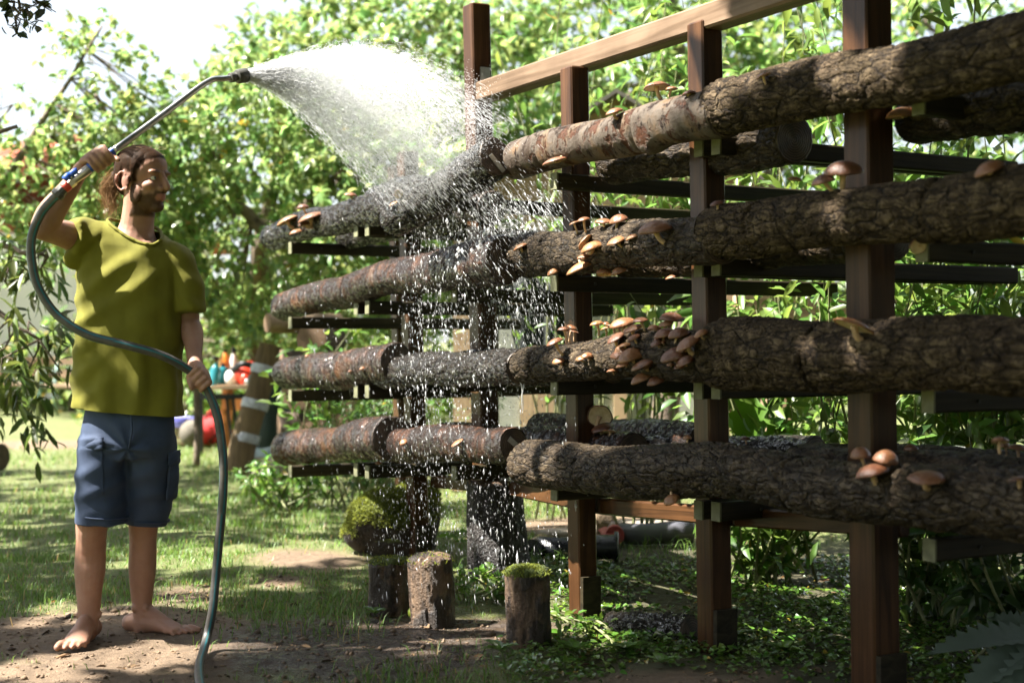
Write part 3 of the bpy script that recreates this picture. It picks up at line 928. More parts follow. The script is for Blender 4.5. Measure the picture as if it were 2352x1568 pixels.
# things lying on the grass behind the worktable
rb = G(478, 1022); rb.z = 0
t = thing('red_backpack', 'red and grey backpack lying on the grass below the table', 'backpack', rb)
cloth_red = simple('red_cloth', (.55, .03, .03), .8, var=.3, scale=12, bump=.4, bdist=.01)
cloth_grey = simple('grey_cloth', (.13, .115, .09), .85, var=.3, scale=12, bump=.4, bdist=.01)
m = MB(); m.ell(rb + Vector((0, 0, .14)), (.24, .2, .16)); m.ell(rb + Vector((.15, -.05, .10)), (.15, .15, .11)); m.ell(rb + Vector((.06, 0, .30)), (.08, .08, .07))
me = remesh(m, .02, 3); me_set(me, me_co(me) + me_no(me)*(.012*sines(me_co(me), 22, 8))[:, None] - np.array(rb)); link('bag', me, cloth_red, t)
m = MB(); m.ell(rb + Vector((-.14, -.12, .13)), (.13, .12, .14))
m.build('front_pocket', cloth_grey, t, smooth=True)
MB().tube(spline([rb + Vector((.05, -.2, .05)), rb + Vector((.2, -.24, .16)), rb + Vector((.3, -.1, .05))], 10), [(.03, .006)]*10, 8).build('strap', M_black, t, smooth=True)
bb = G(422, 1020); bb.z = 0
t = thing('wicker_crate', 'low wicker crate with a folded violet blanket on top', 'crate', bb)
for k in range(4):
    MB().bar(bb + Vector((-.34, -.2, .03 + .05*k)), bb + Vector((.34, -.2, .03 + .05*k)), .02, .035).build('slat', M_oldwood, t)
    MB().bar(bb + Vector((.34, -.2, .03 + .05*k)), bb + Vector((.34, .2, .03 + .05*k)), .02, .035).build('slat', M_oldwood, t)
MB().bar(bb + Vector((-.33, 0, .01)), bb + Vector((.33, 0, .01)), .38, .02).build('bottom', M_oldwood, t)
m = MB(); m.box(bb + Vector((0, 0, .22)), (.36, 0, 0), (0, .22, 0), (0, 0, .03)); m.box(bb + Vector((.02, .02, .265)), (.32, 0, 0), (0, .2, 0), (0, 0, .02))
tag(m.build('blanket', simple('violet_cloth', (.16, .16, .42), .9, scale=10, bump=.5), None, loc=bb), 'folded violet blanket on the wicker crate', 'blanket')

# thin stake and leaning taped trunk
sb = G(452, 1072); sb.z = 0
t = thing('sapling_stake', 'thin upright grey stake right of the man', 'stake', sb)
MB().tube(spline([sb, sb + Vector((.0, 0, .5)), P(444, 800, sb.y), P(446, 600, sb.y), P(440, 470, sb.y)], 20), [float(q) for q in np.linspace(.03, .018, 20)], 9).build('trunk', M_bark_grey, t, smooth=True)
kb = G(545, 1085); kb.z = 0
t = thing('leaning_trunk', 'leaning bare trunk section wrapped with three silver tapes', 'trunk', kb)
top = P(622, 792, kb.y + .15)
axis = (top - kb)
chain = spline([kb, kb + axis*.3 + Vector((-.015, 0, 0)), kb + axis*.6 + Vector((.0, 0, .0)), top], 22)
M_taped = wood_mat('bare_trunk', (.09, .062, .034), (.20, .14, .072), .8, 2, 14, .7)
MB().tube(chain, [float(q) for q in np.linspace(.115, .095, 22)], 16).build('trunk', M_taped, t, smooth=True, sharp=50)
tape = simple('silver_tape', (.34, .35, .36), .35, .7, var=.25, scale=30, bump=.6, bdist=.01)
for f in (.27, .53, .80):
    a = kb + axis*(f - .035); bq = kb + axis*(f + .035)
    MB().tube([a, (a + bq)/2, bq], [.112, .116, .110], 20, cap=False).build('tape_band', tape, t, smooth=True)
# dark green waste barrel behind it
vb = G(625, 1058); vb.z = 0
lath('dark_barrel', 'dark green barrel behind the leaning taped trunk', 'barrel', vb, [(.20, 0), (.21, .02), (.22, .25), (.225, .5), (.215, .75), (.18, .80)], simple('dark_green_plastic', (.012, .03, .022), .45, var=.3), 24)
pb = G(590, 1062); pb.z = 0
m = MB(); m.ell(pb + Vector((.0, 0, .06)), (.12, .1, .07)); m.ell(pb + Vector((.1, 0, .09)), (.07, .07, .07))
me = remesh(m, .012, 2); me_set(me, me_co(me) + me_no(me)*(.015*sines(me_co(me), 40, 9))[:, None] - np.array(pb))
o = link('plastic_bag', me, simple('pale_plastic_bag', (.45, .52, .56), .35, var=.2, scale=20)); o.location = pb
tag(o, 'crumpled pale plastic bag at the foot of the leaning trunk', 'bag')

# firewood pile: every billet a thing
M_fw_bark = simple('firewood_bark', (.10, .072, .05), .9, var=.5, scale=16, bump=.8, bdist=.02)
M_fw_end = simple('firewood_end', (.17, .105, .06), .8, var=.35, scale=9, bump=.4)
def billet(c, r, L, ax, label):
    t = thing('firewood_log', label, 'firewood', c - Vector((0, 0, r)), 'stacked firewood behind the elder shrub')
    ax = Vector(ax).normalized()
    w = rng.uniform(0, 6)
    MB().tube([c - ax*L/2, c, c + ax*L/2], [r, r*1.03, r*.97], 14).build('bark', M_fw_bark, t, smooth=True, sharp=50)
    e = c - ax*L/2
    MB().lathe([(r*.97, 0), (r*.95, .006), (r*.4, .008)], e, -ax, 14).build('cut_end', M_fw_end, t)
for i, (px, py, r, kind) in enumerate(((705, 985, .13, 1), (745, 985, .12, 0), (705, 905, .12, 0), (745, 910, .13, 0), (790, 975, .14, 0), (830, 985, .12, 1), (710, 838, .12, 1), (752, 845, .12, 0), (795, 905, .12, 1), (740, 780, .12, 0), (790, 840, .12, 0), (835, 910, .12, 0), (880, 985, .14, 0), (925, 985, .12, 0), (880, 915, .11, 0), (835, 845, .11, 0))):
    q = P(px, py, 10.8)
    ax = (.15, 1, 0) if kind == 0 else (1, .25, 0)
    billet(Vector((q.x, q.y, max(q.z, r))), r, .55 if kind == 0 else .42, ax, 'firewood billet %s of the stack behind the elder shrub' % (('with round end showing, ' if kind == 0 else 'lying sideways, ') + ('bottom layer' if py > 950 else 'second layer' if py > 880 else 'upper layers')))
# beam end jutting out left of the pile
a = P(615, 742, 10.6)
t = thing('round_pole', 'short pale round pole end jutting out over the firewood', 'pole', a)
MB().tube([a, a + Vector((.5, .3, 0))], [.075, .08], 14).build('pole', M_oldwood, t, smooth=True, sharp=50)
MB().lathe([(.073, 0), (.07, .005), (.03, .006)], a, Vector((-.5, -.3, 0)), 14).build('cut_end', M_fw_end, t)

# ------------------------------------------------------------------ greenhouse
zg = 10.2
def GP(px, py, dz=0): return P(px, py, zg + dz)
gb = GP(1340, 1100); gb.z = 0
gh = thing('greenhouse', 'board and polycarbonate greenhouse behind the log rack', 'greenhouse', gb)
M_board = wood_mat('pale_board', (.40, .27, .16), (.58, .42, .27), .75, 2, 16)
M_pane, nt, out = nmat('ribbed_polycarbonate'); g = NG(nt)
v = g.coord('Object')
wv = g.n('ShaderNodeTexWave'); wv.wave_type = 'BANDS'; wv.bands_direction = 'Z'; wv.inputs['Scale'].default_value = 28; wv.inputs['Distortion'].default_value = .2
g.l(v, wv.inputs['Vector'])
n1 = g.noise(v, 2.5, 5)
c = g.mix(n1, (.38, .40, .33), (.62, .62, .54))
b1 = g.bsdf(None, c, .25, 0, g.bump(wv.outputs['Fac'], .5, .01))
tr = g.n('ShaderNodeBsdfTranslucent'); g.l(c, tr.inputs['Color'])
mx = g.n('ShaderNodeMixShader'); mx.inputs[0].default_value = .4
g.l(b1.outputs[0], mx.inputs[1]); g.l(tr.outputs[0], mx.inputs[2]); g.l(mx.outputs[0], out.inputs['Surface'])
x0, x1 = GP(1040, 0).x, GP(1665, 0).x
k = 0
x = x0
seq = [('b', .14), ('p', .34), ('b', .12), ('b', .13), ('p', .42), ('b', .10), ('p', .30), ('p', .36), ('b', .12), ('p', .30), ('b', .1)]
for kind, w in seq:
    if kind == 'b':
        MB().bar((x + w/2, zg, 0), (x + w/2, zg, 1.95), w - .008, .03, up=(0, 1, 0)).build('board', M_board, gh)
    else:
        MB().bar((x + w/2, zg + .02, .02), (x + w/2, zg + .02, 1.93), w, .012, up=(0, 1, 0)).build('pane', M_pane, gh)
    x += w
xe = x
MB().bar((x0 - .05, zg, 1.99), (xe + .05, zg, 1.99), .05, .08).build('eave_beam', M_board, gh)
MB().bar((x0, zg + .03, .05), (x0, zg + 1.6, .05), .04, .1).build('sill_beam', M_board, gh)
xm = GP(1412, 0).x
peak = GP(0, 212).z
for s, xr in ((-1, x0 - .15), (1, xe + .2)):
    MB().add([(xm, zg - .15, peak), (xr, zg - .15, 1.98), (xr, zg + 2.0, 1.98), (xm, zg + 2.0, peak), (xm, zg - .15, peak - .03), (xr, zg - .15, 1.95), (xr, zg + 2.0, 1.95), (xm, zg + 2.0, peak - .03)],
             [(0, 1, 2, 3), (4, 7, 6, 5), (0, 4, 5, 1), (1, 5, 6, 2), (2, 6, 7, 3), (0, 3, 7, 4)]).build('roof_pane', simple('weathered_sheet', (.16, .145, .12), .6, var=.2, scale=3), gh)
MB().add([(xm, zg - .02, peak - .05), (x0, zg - .02, 2.03), (xe, zg - .02, 2.03), (xm, zg + .02, peak - .05), (x0, zg + .02, 2.03), (xe, zg + .02, 2.03)], [(0, 1, 2), (3, 5, 4), (0, 3, 4, 1), (1, 4, 5, 2), (2, 5, 3, 0)]).build('gable', M_board, gh)
for px in (1478, 1502):
    q = GP(px, 0, -.06); MB().tube([(q.x, q.y, 0), (q.x + .01, q.y, 1.0), (q.x, q.y, 1.9)], .014 if px < 1490 else .007, 8).build('pipe', M_black, gh)
# tree trunk in front of it and dark shade cloth to the left
q = GP(1530, 1120, -.9); q.z = 0
t = thing('bare_tree_trunk', 'leaning tree trunk in front of the greenhouse', 'tree', q)
MB().tube(spline([q, P(1528, 950, q.y), P(1548, 850, q.y), P(1565, 720, q.y), P(1570, 560, q.y)], 22), [float(w) for w in np.linspace(.10, .06, 22)], 14).build('trunk', M_bark_grey, t, smooth=True)
cl = P(1222, 800, 8.9); cl.z = 0
t = thing('shade_cloth', 'dark shade cloth hanging left of the greenhouse', 'cloth', cl)
m = MB(); nx, ny = 14, 10
A, B, Cq, Dq = P(1140, 640, 8.9), P(1310, 640, 8.9), P(1310, 830, 8.9), P(1195, 830, 8.9)
vv = []; ff = []
for j in range(ny + 1):
    for i in range(nx + 1):
        u_, v_ = i/nx, j/ny
        q = (A*(1 - u_) + B*u_)*(1 - v_) + (Dq*(1 - u_) + Cq*u_)*v_
        q.y += .03*math.sin(u_*14 + v_*3)
        vv.append(q)
for j in range(ny):
    for i in range(nx):
        k = j*(nx + 1) + i; ff.append((k, k + 1, k + nx + 2, k + nx + 1))
o = MB().add(vv, ff).build('cloth', simple('black_net', (.014, .018, .016), .8, scale=20), t, smooth=True)
sm = o.modifiers.new('thick', 'SOLIDIFY'); sm.thickness = .006
MB().tube([A + Vector((-.05, 0, .01)), B + Vector((.05, 0, .01))], .015, 8).build('hanging_rod', M_black, t)
for s_, e_ in ((A, Vector((A.x, A.y, 0))), (B, Vector((B.x, B.y, 0)))):
    MB().tube([e_, s_], .015, 8).build('pole', M_black, t)
# light planks stacked beyond the willows
for i in range(7):
    a = P(1690 + rng.uniform(-8, 8), 738 - i*11, 9.8)
    t = MB().bar(a, a + Vector((1.25, .2, 0)), .22, .03).build('stacked_plank', M_board, None, loc=a)
    tag(t, 'pale sawn plank in the stack beyond the willow stems', 'plank', 'pale planks stacked behind the rack')
q = P(1690, 760, 9.8)
t = thing('sawhorse', 'low wooden sawhorse carrying the pale planks', 'sawhorse', (q.x, q.y, 0))
for dx in (.2, 1.05):
    MB().bar((q.x + dx, q.y - .1, 0), (q.x + dx, q.y + .15, q.z + .02), .06, .06, up=(1, 0, 0)).build('leg', M_board, t)
    MB().bar((q.x + dx, q.y + .4, 0), (q.x + dx, q.y + .15, q.z + .02), .06, .06, up=(1, 0, 0)).build('leg', M_board, t)
MB().bar((q.x, q.y + .15, q.z + .02), (q.x + 1.3, q.y + .2, q.z + .02), .08, .06).build('beam', M_board, t)
# stone slabs by the lawn edge
M_slab = simple('stone_slab', (.30, .25, .20), .85, var=.3, scale=7, bump=.6, bdist=.01)
for i, (px, py, w, d, r) in enumerate(((640, 1085, .42, .3, .1), (705, 1085, .34, .28, -.2), (620, 1102, .30, .2, .3), (1290, 1235, .30, .2, .2), (1360, 1222, .28, .2, -.1), (1480, 1212, .36, .24, .15), (1560, 1200, .40, .3, -.2))):
    c = G(px, py); c.z = .012
    m = MB(); rr = []
    for k in range(9):
        a = k/9*6.283; q = 1 + .18*math.sin(a*3 + i) + rng.uniform(-.08, .08)
        rr.append((math.cos(a)*w/2*q, math.sin(a)*d/2*q))
    hh = .11 if py < 1110 else .03
    vs_ = [c + Vector((x, y, hz)) for hz, kx in ((-.02, 1), (hh - .01, 1), (hh, .92)) for x, y in [(a*kx, b_*kx) for a, b_ in rr]]
    fs = [(l*9 + k, l*9 + (k + 1) % 9, l*9 + 9 + (k + 1) % 9, l*9 + 9 + k) for l in range(2) for k in range(9)] + [tuple(range(18, 27))]
    o = m.add(vs_, fs).build('stone_slab', M_slab, None, loc=c)
    tag(o, 'flat pale stone slab at the lawn edge left of the rack' if py < 1110 else 'flat flagstone set in the path behind the boots', 'stone', 'stone slabs left of the rack' if py < 1110 else 'flagstones behind the boots')
# ================================================================== the log rack
M_post = wood_mat('stained_post', (.025, .0105, .004), (.095, .042, .016), .45, 2, 26, .35, wet=.15)
M_brack = wood_mat('treated_bracket', (.014, .011, .006), (.046, .036, .018), .6, 0, 30, .4)
M_brack_end = simple('bracket_end', (.14, .14, .075), .7, var=.3, scale=25, bump=.3)
M_rail = wood_mat('weathered_rail', (.10, .062, .036), (.22, .15, .10), .55, 0, 20, .45)
M_plate = simple('galvanised_plate', (.55, .56, .55), .4, .9, var=.2, scale=30)

rk = Vector((0.28, 5.62, 0))
rack = thing('log_rack', 'dark stained timber rack with posts and stacked brackets carrying mushroom logs', 'rack', rk)
def oriented(name, mat, a, b, w, h, up, parent, ch=.006):
    """a timber whose local X runs along its length, so the grain follows it"""
    a, b = Vector(a), Vector(b)
    d = (b - a).normalized(); s = d.cross(Vector(up)).normalized(); u = s.cross(d)
    L = (b - a).length
    m = MB().bar((0, 0, 0), (L, 0, 0), w, h, UP, ch)
    o = link(name, m.mesh(name, smooth=False), mat, parent)
    R = Matrix((d, -s, u)).transposed()
    o.rotation_euler = R.to_euler()
    o.location = a - (world_loc(parent) if parent else Vector((0, 0, 0)))
    return o
M_post_x = wood_mat('stained_post_long', (.025, .0105, .004), (.095, .042, .016), .40, 0, 26, .35, wet=.25)

# posts: (x px at bottom, x px at top, depth, height, width)
posts = {'R': (2012, 1983, 4.24, 2.80, .106), 'M': (1643, 1618, 4.94, 2.175, .090), 'N': (1340, 1319, 5.62, 2.15, .085), 'L': (1122, 1094, 6.48, 2.60, .096), 'F': (962, 936, 7.15, 2.02, .085), 'E': (932, 912, 8.0, 2.05, .085)}
post_obj = {}
for k, (xb, xt, z, h, w) in posts.items():
    bt = P(xb, 784 + CAM_H*FD/z, z); bt.z = -.02
    tp = P(xt, 784 - (h - CAM_H)*FD/z, z)
    post_obj[k] = oriented('post', M_post_x, bt, tp, w, w, D2, rack)
    ab = bt + Vector((0, 0, .02))
    MB().bar(ab - D1*(w*.5 + .011), ab - D1*(w*.5 + .011) + UP*.15, w*.98, .02, up=D1).build('foot_cleat', M_brack, rack)
def post_top(k, h):
    xb, xt, z, H, w = posts[k]
    f = h/H
    bt = P(xb, 784, z); tp = P(xt, 784, z)
    return Vector((bt.x*(1 - f) + tp.x*f, z, h))
# top rail
a = post_top('L', 2.195) - D1*.05; b2 = post_top('R', 2.185) + D1*.05
oriented('top_rail', M_rail, a, b2, .085, .088, UP, rack, .008)
q = post_top('L', 2.27) - D1*.052 + D2*.01
MB().bar(q - UP*.04, q + UP*.04, .05, .005, up=D1).build('metal_angle', M_plate, rack)
# long beam under the lowest brackets, behind the posts
for ka, kb2, ha, hb2 in (('R', 'M', .52, .462), ('M', 'N', .462, .42), ('N', 'L', .42, .41), ('L', 'F', .41, .37)):
    oriented('lower_beam', M_post_x, post_top(ka, ha) + D2*.075 - D1*.05, post_top(kb2, hb2) + D2*.075 - D1*.045, .045, .064, UP, rack)
# brackets
BRK = []
def bracket(px, tops, z, L=1.42):
    for py in tops:
        s = P(px, py, z)
        a = s + UP*-.031 + D1*.0
        o = oriented('bracket', M_brack, a, a + D2*L, .045, .062, UP, rack)
        m = MB().bar((-.003, 0, 0), (.004, 0, 0), .0462, .0632, UP)
        e = link('end_grain', m.mesh('end_grain', smooth=False), M_brack_end, o)
        BRK.append((a, L))
        bq = a + D2*.17 - D1*.0235
        MB().lathe([(.006, 0), (.006, .004), (.004, .006)], bq, -D1, 6).build('bolt', M_black, rack)
bracket(667, (556, 728, 895, 1069), 7.64)
bracket(818, (515, 693, 884, 1064), 7.04); bracket(844, (512, 691, 884, 1069), 6.92)
bracket(1043, (453, 662, 868, 1070), 6.34)
bracket(1273, (398, 632, 870, 1112), 5.46)
bracket(1605, (318, 594, 874, 1150), 4.82); bracket(1645, (312, 590, 873, 1153), 4.72)
bracket(2110, (213,), 3.95); bracket(2118, (550,), 3.95); bracket(2132, (897,), 3.95); bracket(2135, (1237,), 3.95)

# ------------------------------------------------------------------ bark materials
def bark_material(name, kind, wet):
    m, nt, out = nmat(name)
    g = NG(nt)
    m.displacement_method = 'BOTH'
    v0 = g.coord('Object', (1, 1, 1), off=True)
    nd = g.n('ShaderNodeTexNoise'); nd.inputs['Scale'].default_value = 16; nd.inputs['Detail'].default_value = 5
    g.l(v0, nd.inputs['Vector'])
    sub = g.n('ShaderNodeVectorMath', operation='SUBTRACT'); g.l(nd.outputs['Color'], sub.inputs[0]); sub.inputs[1].default_value = (.5, .5, .5)
    scl = g.n('ShaderNodeVectorMath', operation='SCALE'); g.l(sub.outputs[0], scl.inputs[0]); scl.inputs['Scale'].default_value = .045 if kind == 'rough' else .05
    add = g.n('ShaderNodeVectorMath', operation='ADD'); g.l(v0, add.inputs[0]); g.l(scl.outputs[0], add.inputs[1])
    mp = g.n('ShaderNodeMapping'); g.l(add.outputs[0], mp.inputs['Vector'])
    fine = g.noise(v0, 90, 6, .65); low = g.noise(v0, 7, 4); mid = g.noise(add.outputs[0], 24, 5, .6)
    if kind == 'rough':
        mp.inputs['Scale'].default_value = (.26, 1.0, 1.0)
        vo = g.n('ShaderNodeTexVoronoi', feature='DISTANCE_TO_EDGE'); vo.inputs['Scale'].default_value = 27
        vf = g.n('ShaderNodeTexVoronoi', feature='DISTANCE_TO_EDGE'); vf.inputs['Scale'].default_value = 60
        vc = g.n('ShaderNodeTexVoronoi', feature='F1'); vc.inputs['Scale'].default_value = 27
        for q in (vo, vf, vc): g.l(mp.outputs[0], q.inputs['Vector'])
        vs3 = g.n('ShaderNodeSeparateColor'); g.l(vc.outputs['Color'], vs3.inputs[0])
        p1 = g.ramp(vo.outputs['Distance'], [(0.0, 0.0), (.05, .65), (.16, 1.0)])
        p2 = g.ramp(vf.outputs['Distance'], [(0.0, .35), (.09, 1.0)])
        h = g.math('MULTIPLY', p1, g.math('MULTIPLY', p2, g.math('ADD', g.math('MULTIPLY', vs3.outputs[0], .45), .6)))
        h = g.math('ADD', g.math('MULTIPLY', h, .55), g.math('ADD', g.math('MULTIPLY', mid, .30), g.math('MULTIPLY', fine, .24)))
        plate = g.ramp(g.math('ADD', g.math('MULTIPLY', mid, .6), g.math('MULTIPLY', fine, .4)), [(.36, (.014, .009, .005)), (.50, (.058, .039, .022)), (.64, (.185, .135, .082))])
        plate = g.mix(g.ramp(low, [(.35, 0.0), (.72, .55)]), plate, (.052, .037, .016))
        c = g.mix(g.ramp(h, [(.36, 1.0), (.62, 0.0)]), plate, (.013, .009, .006))
        amp = .017
    elif kind == 'smooth':
        mp.inputs['Scale'].default_value = (1.6, .30, .30)
        band = g.noise(mp.outputs[0], 14, 6, .65, .6)
        vo = g.n('ShaderNodeTexVoronoi', feature='DISTANCE_TO_EDGE'); vo.inputs['Scale'].default_value = 9
        g.l(mp.outputs[0], vo.inputs['Vector'])
        crack = g.ramp(vo.outputs['Distance'], [(0.0, 0.0), (0.035, 1.0)])
        flake = g.ramp(g.noise(add.outputs[0], 11, 6, .7), [(.44, 0.0), (.50, 1.0)])
        c = g.ramp(band, [(.28, (.010, .005, .003)), (.46, (.066, .024, .010)), (.60, (.14, .058, .027)), (.72, (.26, .18, .13))])
        c = g.mix(g.math('MULTIPLY', flake, .85), c, (.022, .015, .012))
        c = g.mix(g.ramp(g.noise(v0, 4.5, 5, .6), [(.58, 0.0), (.66, .8)]), c, (.20, .070, .020))
        c = g.mix(crack, (.018, .010, .008), c)
        h = g.math('ADD', g.math('MULTIPLY', crack, .25), g.math('ADD', g.math('MULTIPLY', band, .45), g.math('MULTIPLY', flake, -.18)))
        h = g.math('ADD', h, g.math('ADD', g.math('MULTIPLY', fine, .22), g.math('MULTIPLY', low, .8)))
        amp = .014
    else:
        mp.inputs['Scale'].default_value = (.9, .55, .55)
        f1 = g.noise(mp.outputs[0], 16, 7, .7, .5); f2 = g.noise(mp.outputs[0], 34, 6, .7)
        peel = g.ramp(f1, [(.42, 0.0), (.47, 1.0)])
        dark = g.ramp(f2, [(.56, 0.0), (.62, 1.0)])
        c = g.ramp(g.noise(v0, 12, 5), [(.3, (.055, .036, .024)), (.5, (.13, .105, .082)), (.7, (.19, .115, .060))])
        c = g.mix(peel, (.075, .028, .012), c)
        c = g.mix(dark, c, (.022, .011, .007))
        h = g.math('ADD', g.math('MULTIPLY', peel, .5), g.math('MULTIPLY', dark, -.35))
        h = g.math('ADD', h, g.math('MULTIPLY', fine, .25))
        amp = .009
    if wet > 0:
        c = g.mix(wet*.82, c, (.006, .0045, .0035))
    rough = max(.24, .85 - .68*wet)
    bead = g.n('ShaderNodeTexVoronoi', feature='F1'); bead.inputs['Scale'].default_value = 170; g.l(v0, bead.inputs['Vector'])
    bh = g.math('ADD', fine, mid)
    if wet > .45: bh = g.math('ADD', bh, g.ramp(bead.outputs['Distance'], [(.0, .9), (.55, 0.0)]))
    hi = g.bump(bh, .75 if wet > .4 else .45, .006)
    bs = g.bsdf(out, c, max(rough, .5), 0, hi, Coat_Roughness=.05, Coat_IOR=2.0, Specular_IOR_Level=.15)
    pool = g.ramp(g.noise(v0, 48, 3, .6), [(.45, 0.0), (.54, 1.0)])       # water stands in patches, bark between them is matt
    g.l(g.math('MULTIPLY', pool, min(1.0, 1.3*wet) if wet > .45 else .3*wet), bs.inputs['Coat Weight'])
    film = g.bump(g.math('ADD', g.noise(v0, 32, 3, .5), g.math('MULTIPLY', g.noise(v0, 75, 2, .5), .35)), 1.0, .014)   # the water film is smoother than the bark under it
    g.l(film, bs.inputs['Coat Normal'])
    dp = g.n('ShaderNodeDisplacement'); dp.inputs['Scale'].default_value = amp; dp.inputs['Midlevel'].default_value = .6
    g.l(h, dp.inputs['Height']); g.l(dp.outputs[0], out.inputs['Displacement'])
    return m
BARK = {('rough', 0): bark_material('rough_bark_dry', 'rough', 0.05), ('rough', 1): bark_material('rough_bark_wet', 'rough', 1.0), ('rough', .5): bark_material('rough_bark_damp', 'rough', .40),
        ('smooth', 1): bark_material('smooth_bark_wet', 'smooth', .62), ('peel', .3): bark_material('peeling_bark', 'peel', .30)}
m, nt, out = nmat('log_cut_end'); g = NG(nt)
v = g.coord('Object', off=False)
gr = g.n('ShaderNodeTexWave'); gr.wave_type = 'RINGS'; gr.rings_direction = 'X'; gr.inputs['Scale'].default_value = 38; gr.inputs['Distortion'].default_value = 3.5; gr.inputs['Detail'].default_value = 3; gr.inputs['Detail Scale'].default_value = 1.6
g.l(v, gr.inputs['Vector'])
c = g.mix(gr.outputs['Fac'], (.030, .019, .012), (.095, .060, .036))
c = g.mix(g.ramp(g.noise(v, 26, 5), [(.45, 0.0), (.7, .8)]), c, (.014, .010, .008))
g.bsdf(out, c, .55, 0, g.bump(gr.outputs['Fac'], .5, .004))
M_cut = m
M_tag = simple('pale_label_strip', (.40, .41, .38), .35, .5, var=.25, scale=40, bump=.4)
LOGS = []

def log(label, pts, rads, kind, wet, grooves=(), group=None, dense=1.0, knots=(), tagged=None, name='mushroom_log'):
    """pts: axis points (px, py, z) or vectors; first point is the far end"""
    W = [P(*p) if not isinstance(p, Vector) else p for p in pts]
    a, b = W[0], W[-1]
    L = (b - a).length
    d = (b - a).normalized()
    s = d.cross(UP).normalized(); u = s.cross(d)
    R = Matrix((d, s, -u) if d.cross(s).dot(-u) > 0 else (d, s, u)).transposed()
    root = thing(name, label, 'log', a, group)
    Ri = R.transposed()
    loc = [Ri @ (w - a) for w in W]
    xs = np.array([q.x for q in loc])
    nl = int(L/.0085*dense); na = int(84*dense) if dense >= .9 else 48
    X = np.linspace(0, L, nl)
    sd = abs(hash(label)) % 1000 if False else sum(ord(ch) for ch in label) % 997
    cy = np.interp(X, xs, [q.y for q in loc]); cz = np.interp(X, xs, [q.z for q in loc])
    r = np.interp(X, np.linspace(0, L, len(rads)), rads)
    cy = cy + .010*np.sin(X*5.1 + sd)*np.sin(np.pi*X/L); cz = cz + .008*np.sin(X*6.3 + sd*2)*np.sin(np.pi*X/L)
    gro = np.ones_like(X)
    for gx in grooves:
        gro -= .17*np.exp(-((X - gx*L)/.0075)**4)
    endk = 1 - .10*np.exp(-X/.010) - .06*np.exp(-(L - X)/.008)
    th = np.linspace(0, 2*np.pi, na, endpoint=False)
    XX, TH = np.meshgrid(X, th, indexing='ij')
    Q = np.stack([XX.ravel()*3, np.cos(TH).ravel()*1.1, np.sin(TH).ravel()*1.1], 1)
    low = sines(Q*np.array([1.0, 1, 1]), 1.6, sd).reshape(XX.shape)*.075 + sines(Q, 4.0, sd + 1).reshape(XX.shape)*.034
    RR = (r*endk)[:, None]*(1 + low)*(1 + (gro - 1)[:, None]*np.clip(1.0 + .5*np.sin(TH + sd) + .25*np.sin(3*TH + sd), .25, 1.3))
    for kx, kt, kr, kh in knots:
        RR += kh*np.exp(-(((XX - kx*L)/kr)**2 + ((np.angle(np.exp(1j*(TH - kt)))*r.mean())/kr)**2))
    V = np.stack([XX, cy[:, None] + RR*np.cos(TH), cz[:, None] + RR*np.sin(TH)], -1).reshape(-1, 3)
    i = np.arange(nl - 1)[:, None]*na; j = np.arange(na)[None]; j2 = (j + 1) % na
    F = np.stack([i + j, i + na + j, i + na + j2, i + j2], -1).reshape(-1, 4)
    me = mesh_np('bark', V, F, True)
    ob = link('bark', me, BARK[(kind, wet)], root)
    ob.rotation_euler = R.to_euler()
    me.flip_normals()
    me.update()
    for e, xx in ((0, 0.0), (nl - 1, L)):
        ring = V.reshape(nl, na, 3)[e]
        cen = np.array([xx, cy[e], cz[e]])
        vs_ = [cen + (q - cen)*k + np.array([o_, 0, 0])*(1 if e else -1) for k, o_ in ((1.06, -.004), (.97, .001), (.5, .002)) for q in ring[::3]]
        nn = len(ring[::3])
        fs = [(l*nn + k, l*nn + (k + 1) % nn, l*nn + nn + (k + 1) % nn, l*nn + nn + k) for l in range(2) for k in range(nn)] + [tuple(range(2*nn, 3*nn))]
        ce = MB().add([q - cen for q in vs_], fs if e else [f[::-1] for f in fs])
        co = link('cut_end', ce.mesh('cut_end', smooth=False), M_cut, root)
        co.rotation_euler = R.to_euler(); co.location = R @ Vector(cen)
        if e and tagged is not None:
            tl, ang, ty, tz_ = tagged
            mm = MB().box((.005, ty, tz_), (.0015, 0, 0), (0, math.cos(ang)*tl/2, math.sin(ang)*tl/2), (0, -math.sin(ang)*.011, math.cos(ang)*.011))
            link('label_strip', mm.mesh('label_strip', smooth=False), M_tag, co)
    LOGS.append((W, rads))
    return root

def zl(px): return zline(px)
def lp(px, py, dz=0): return (px, py, zline(px) + dz)
# top shelf
log('thin rough log at the far left of the top shelf', [lp(622, 546), lp(730, 512), lp(880, 478)], [.076, .080, .078], 'rough', 1, (.55,))
log('knobbly wet log stub on the top shelf behind the raised log', [lp(866, 470), lp(930, 455), lp(1010, 458)], [.100, .105, .085], 'rough', 1, knots=((.35, 2.2, .05, .03), (.6, 4.0, .04, .02)))
log('log raised at a slant under the spray with pale strip on its end', [P(905, 508, 6.20), P(1000, 452, 5.95), P(1142, 360, 5.62)], [.084, .082, .080], 'rough', 1, (.28, .62), tagged=(.085, -.9, .01, .03))
log('peeling pale-barked log on the top shelf right of the spray', [lp(1188, 368), lp(1350, 320), lp(1532, 281), lp(1668, 262)], [.080, .078, .082, .080], 'peel', .3, (.20, .68), knots=((.72, 1.2, .05, .022),))
log('thick rough-barked log at the top right of the rack', [lp(1646, 253), lp(1900, 198), lp(2114, 152), P(2480, 82, zline(2480))], [.088, .087, .084, .084], 'rough', 0, dense=1.15)
log('dark log behind the top right log', [Vector(P(1290, 372, zline(1290))) + D2*.22, Vector(P(1700, 310, zline(1700))) + D2*.22], [.075, .078], 'rough', .5, dense=.6)
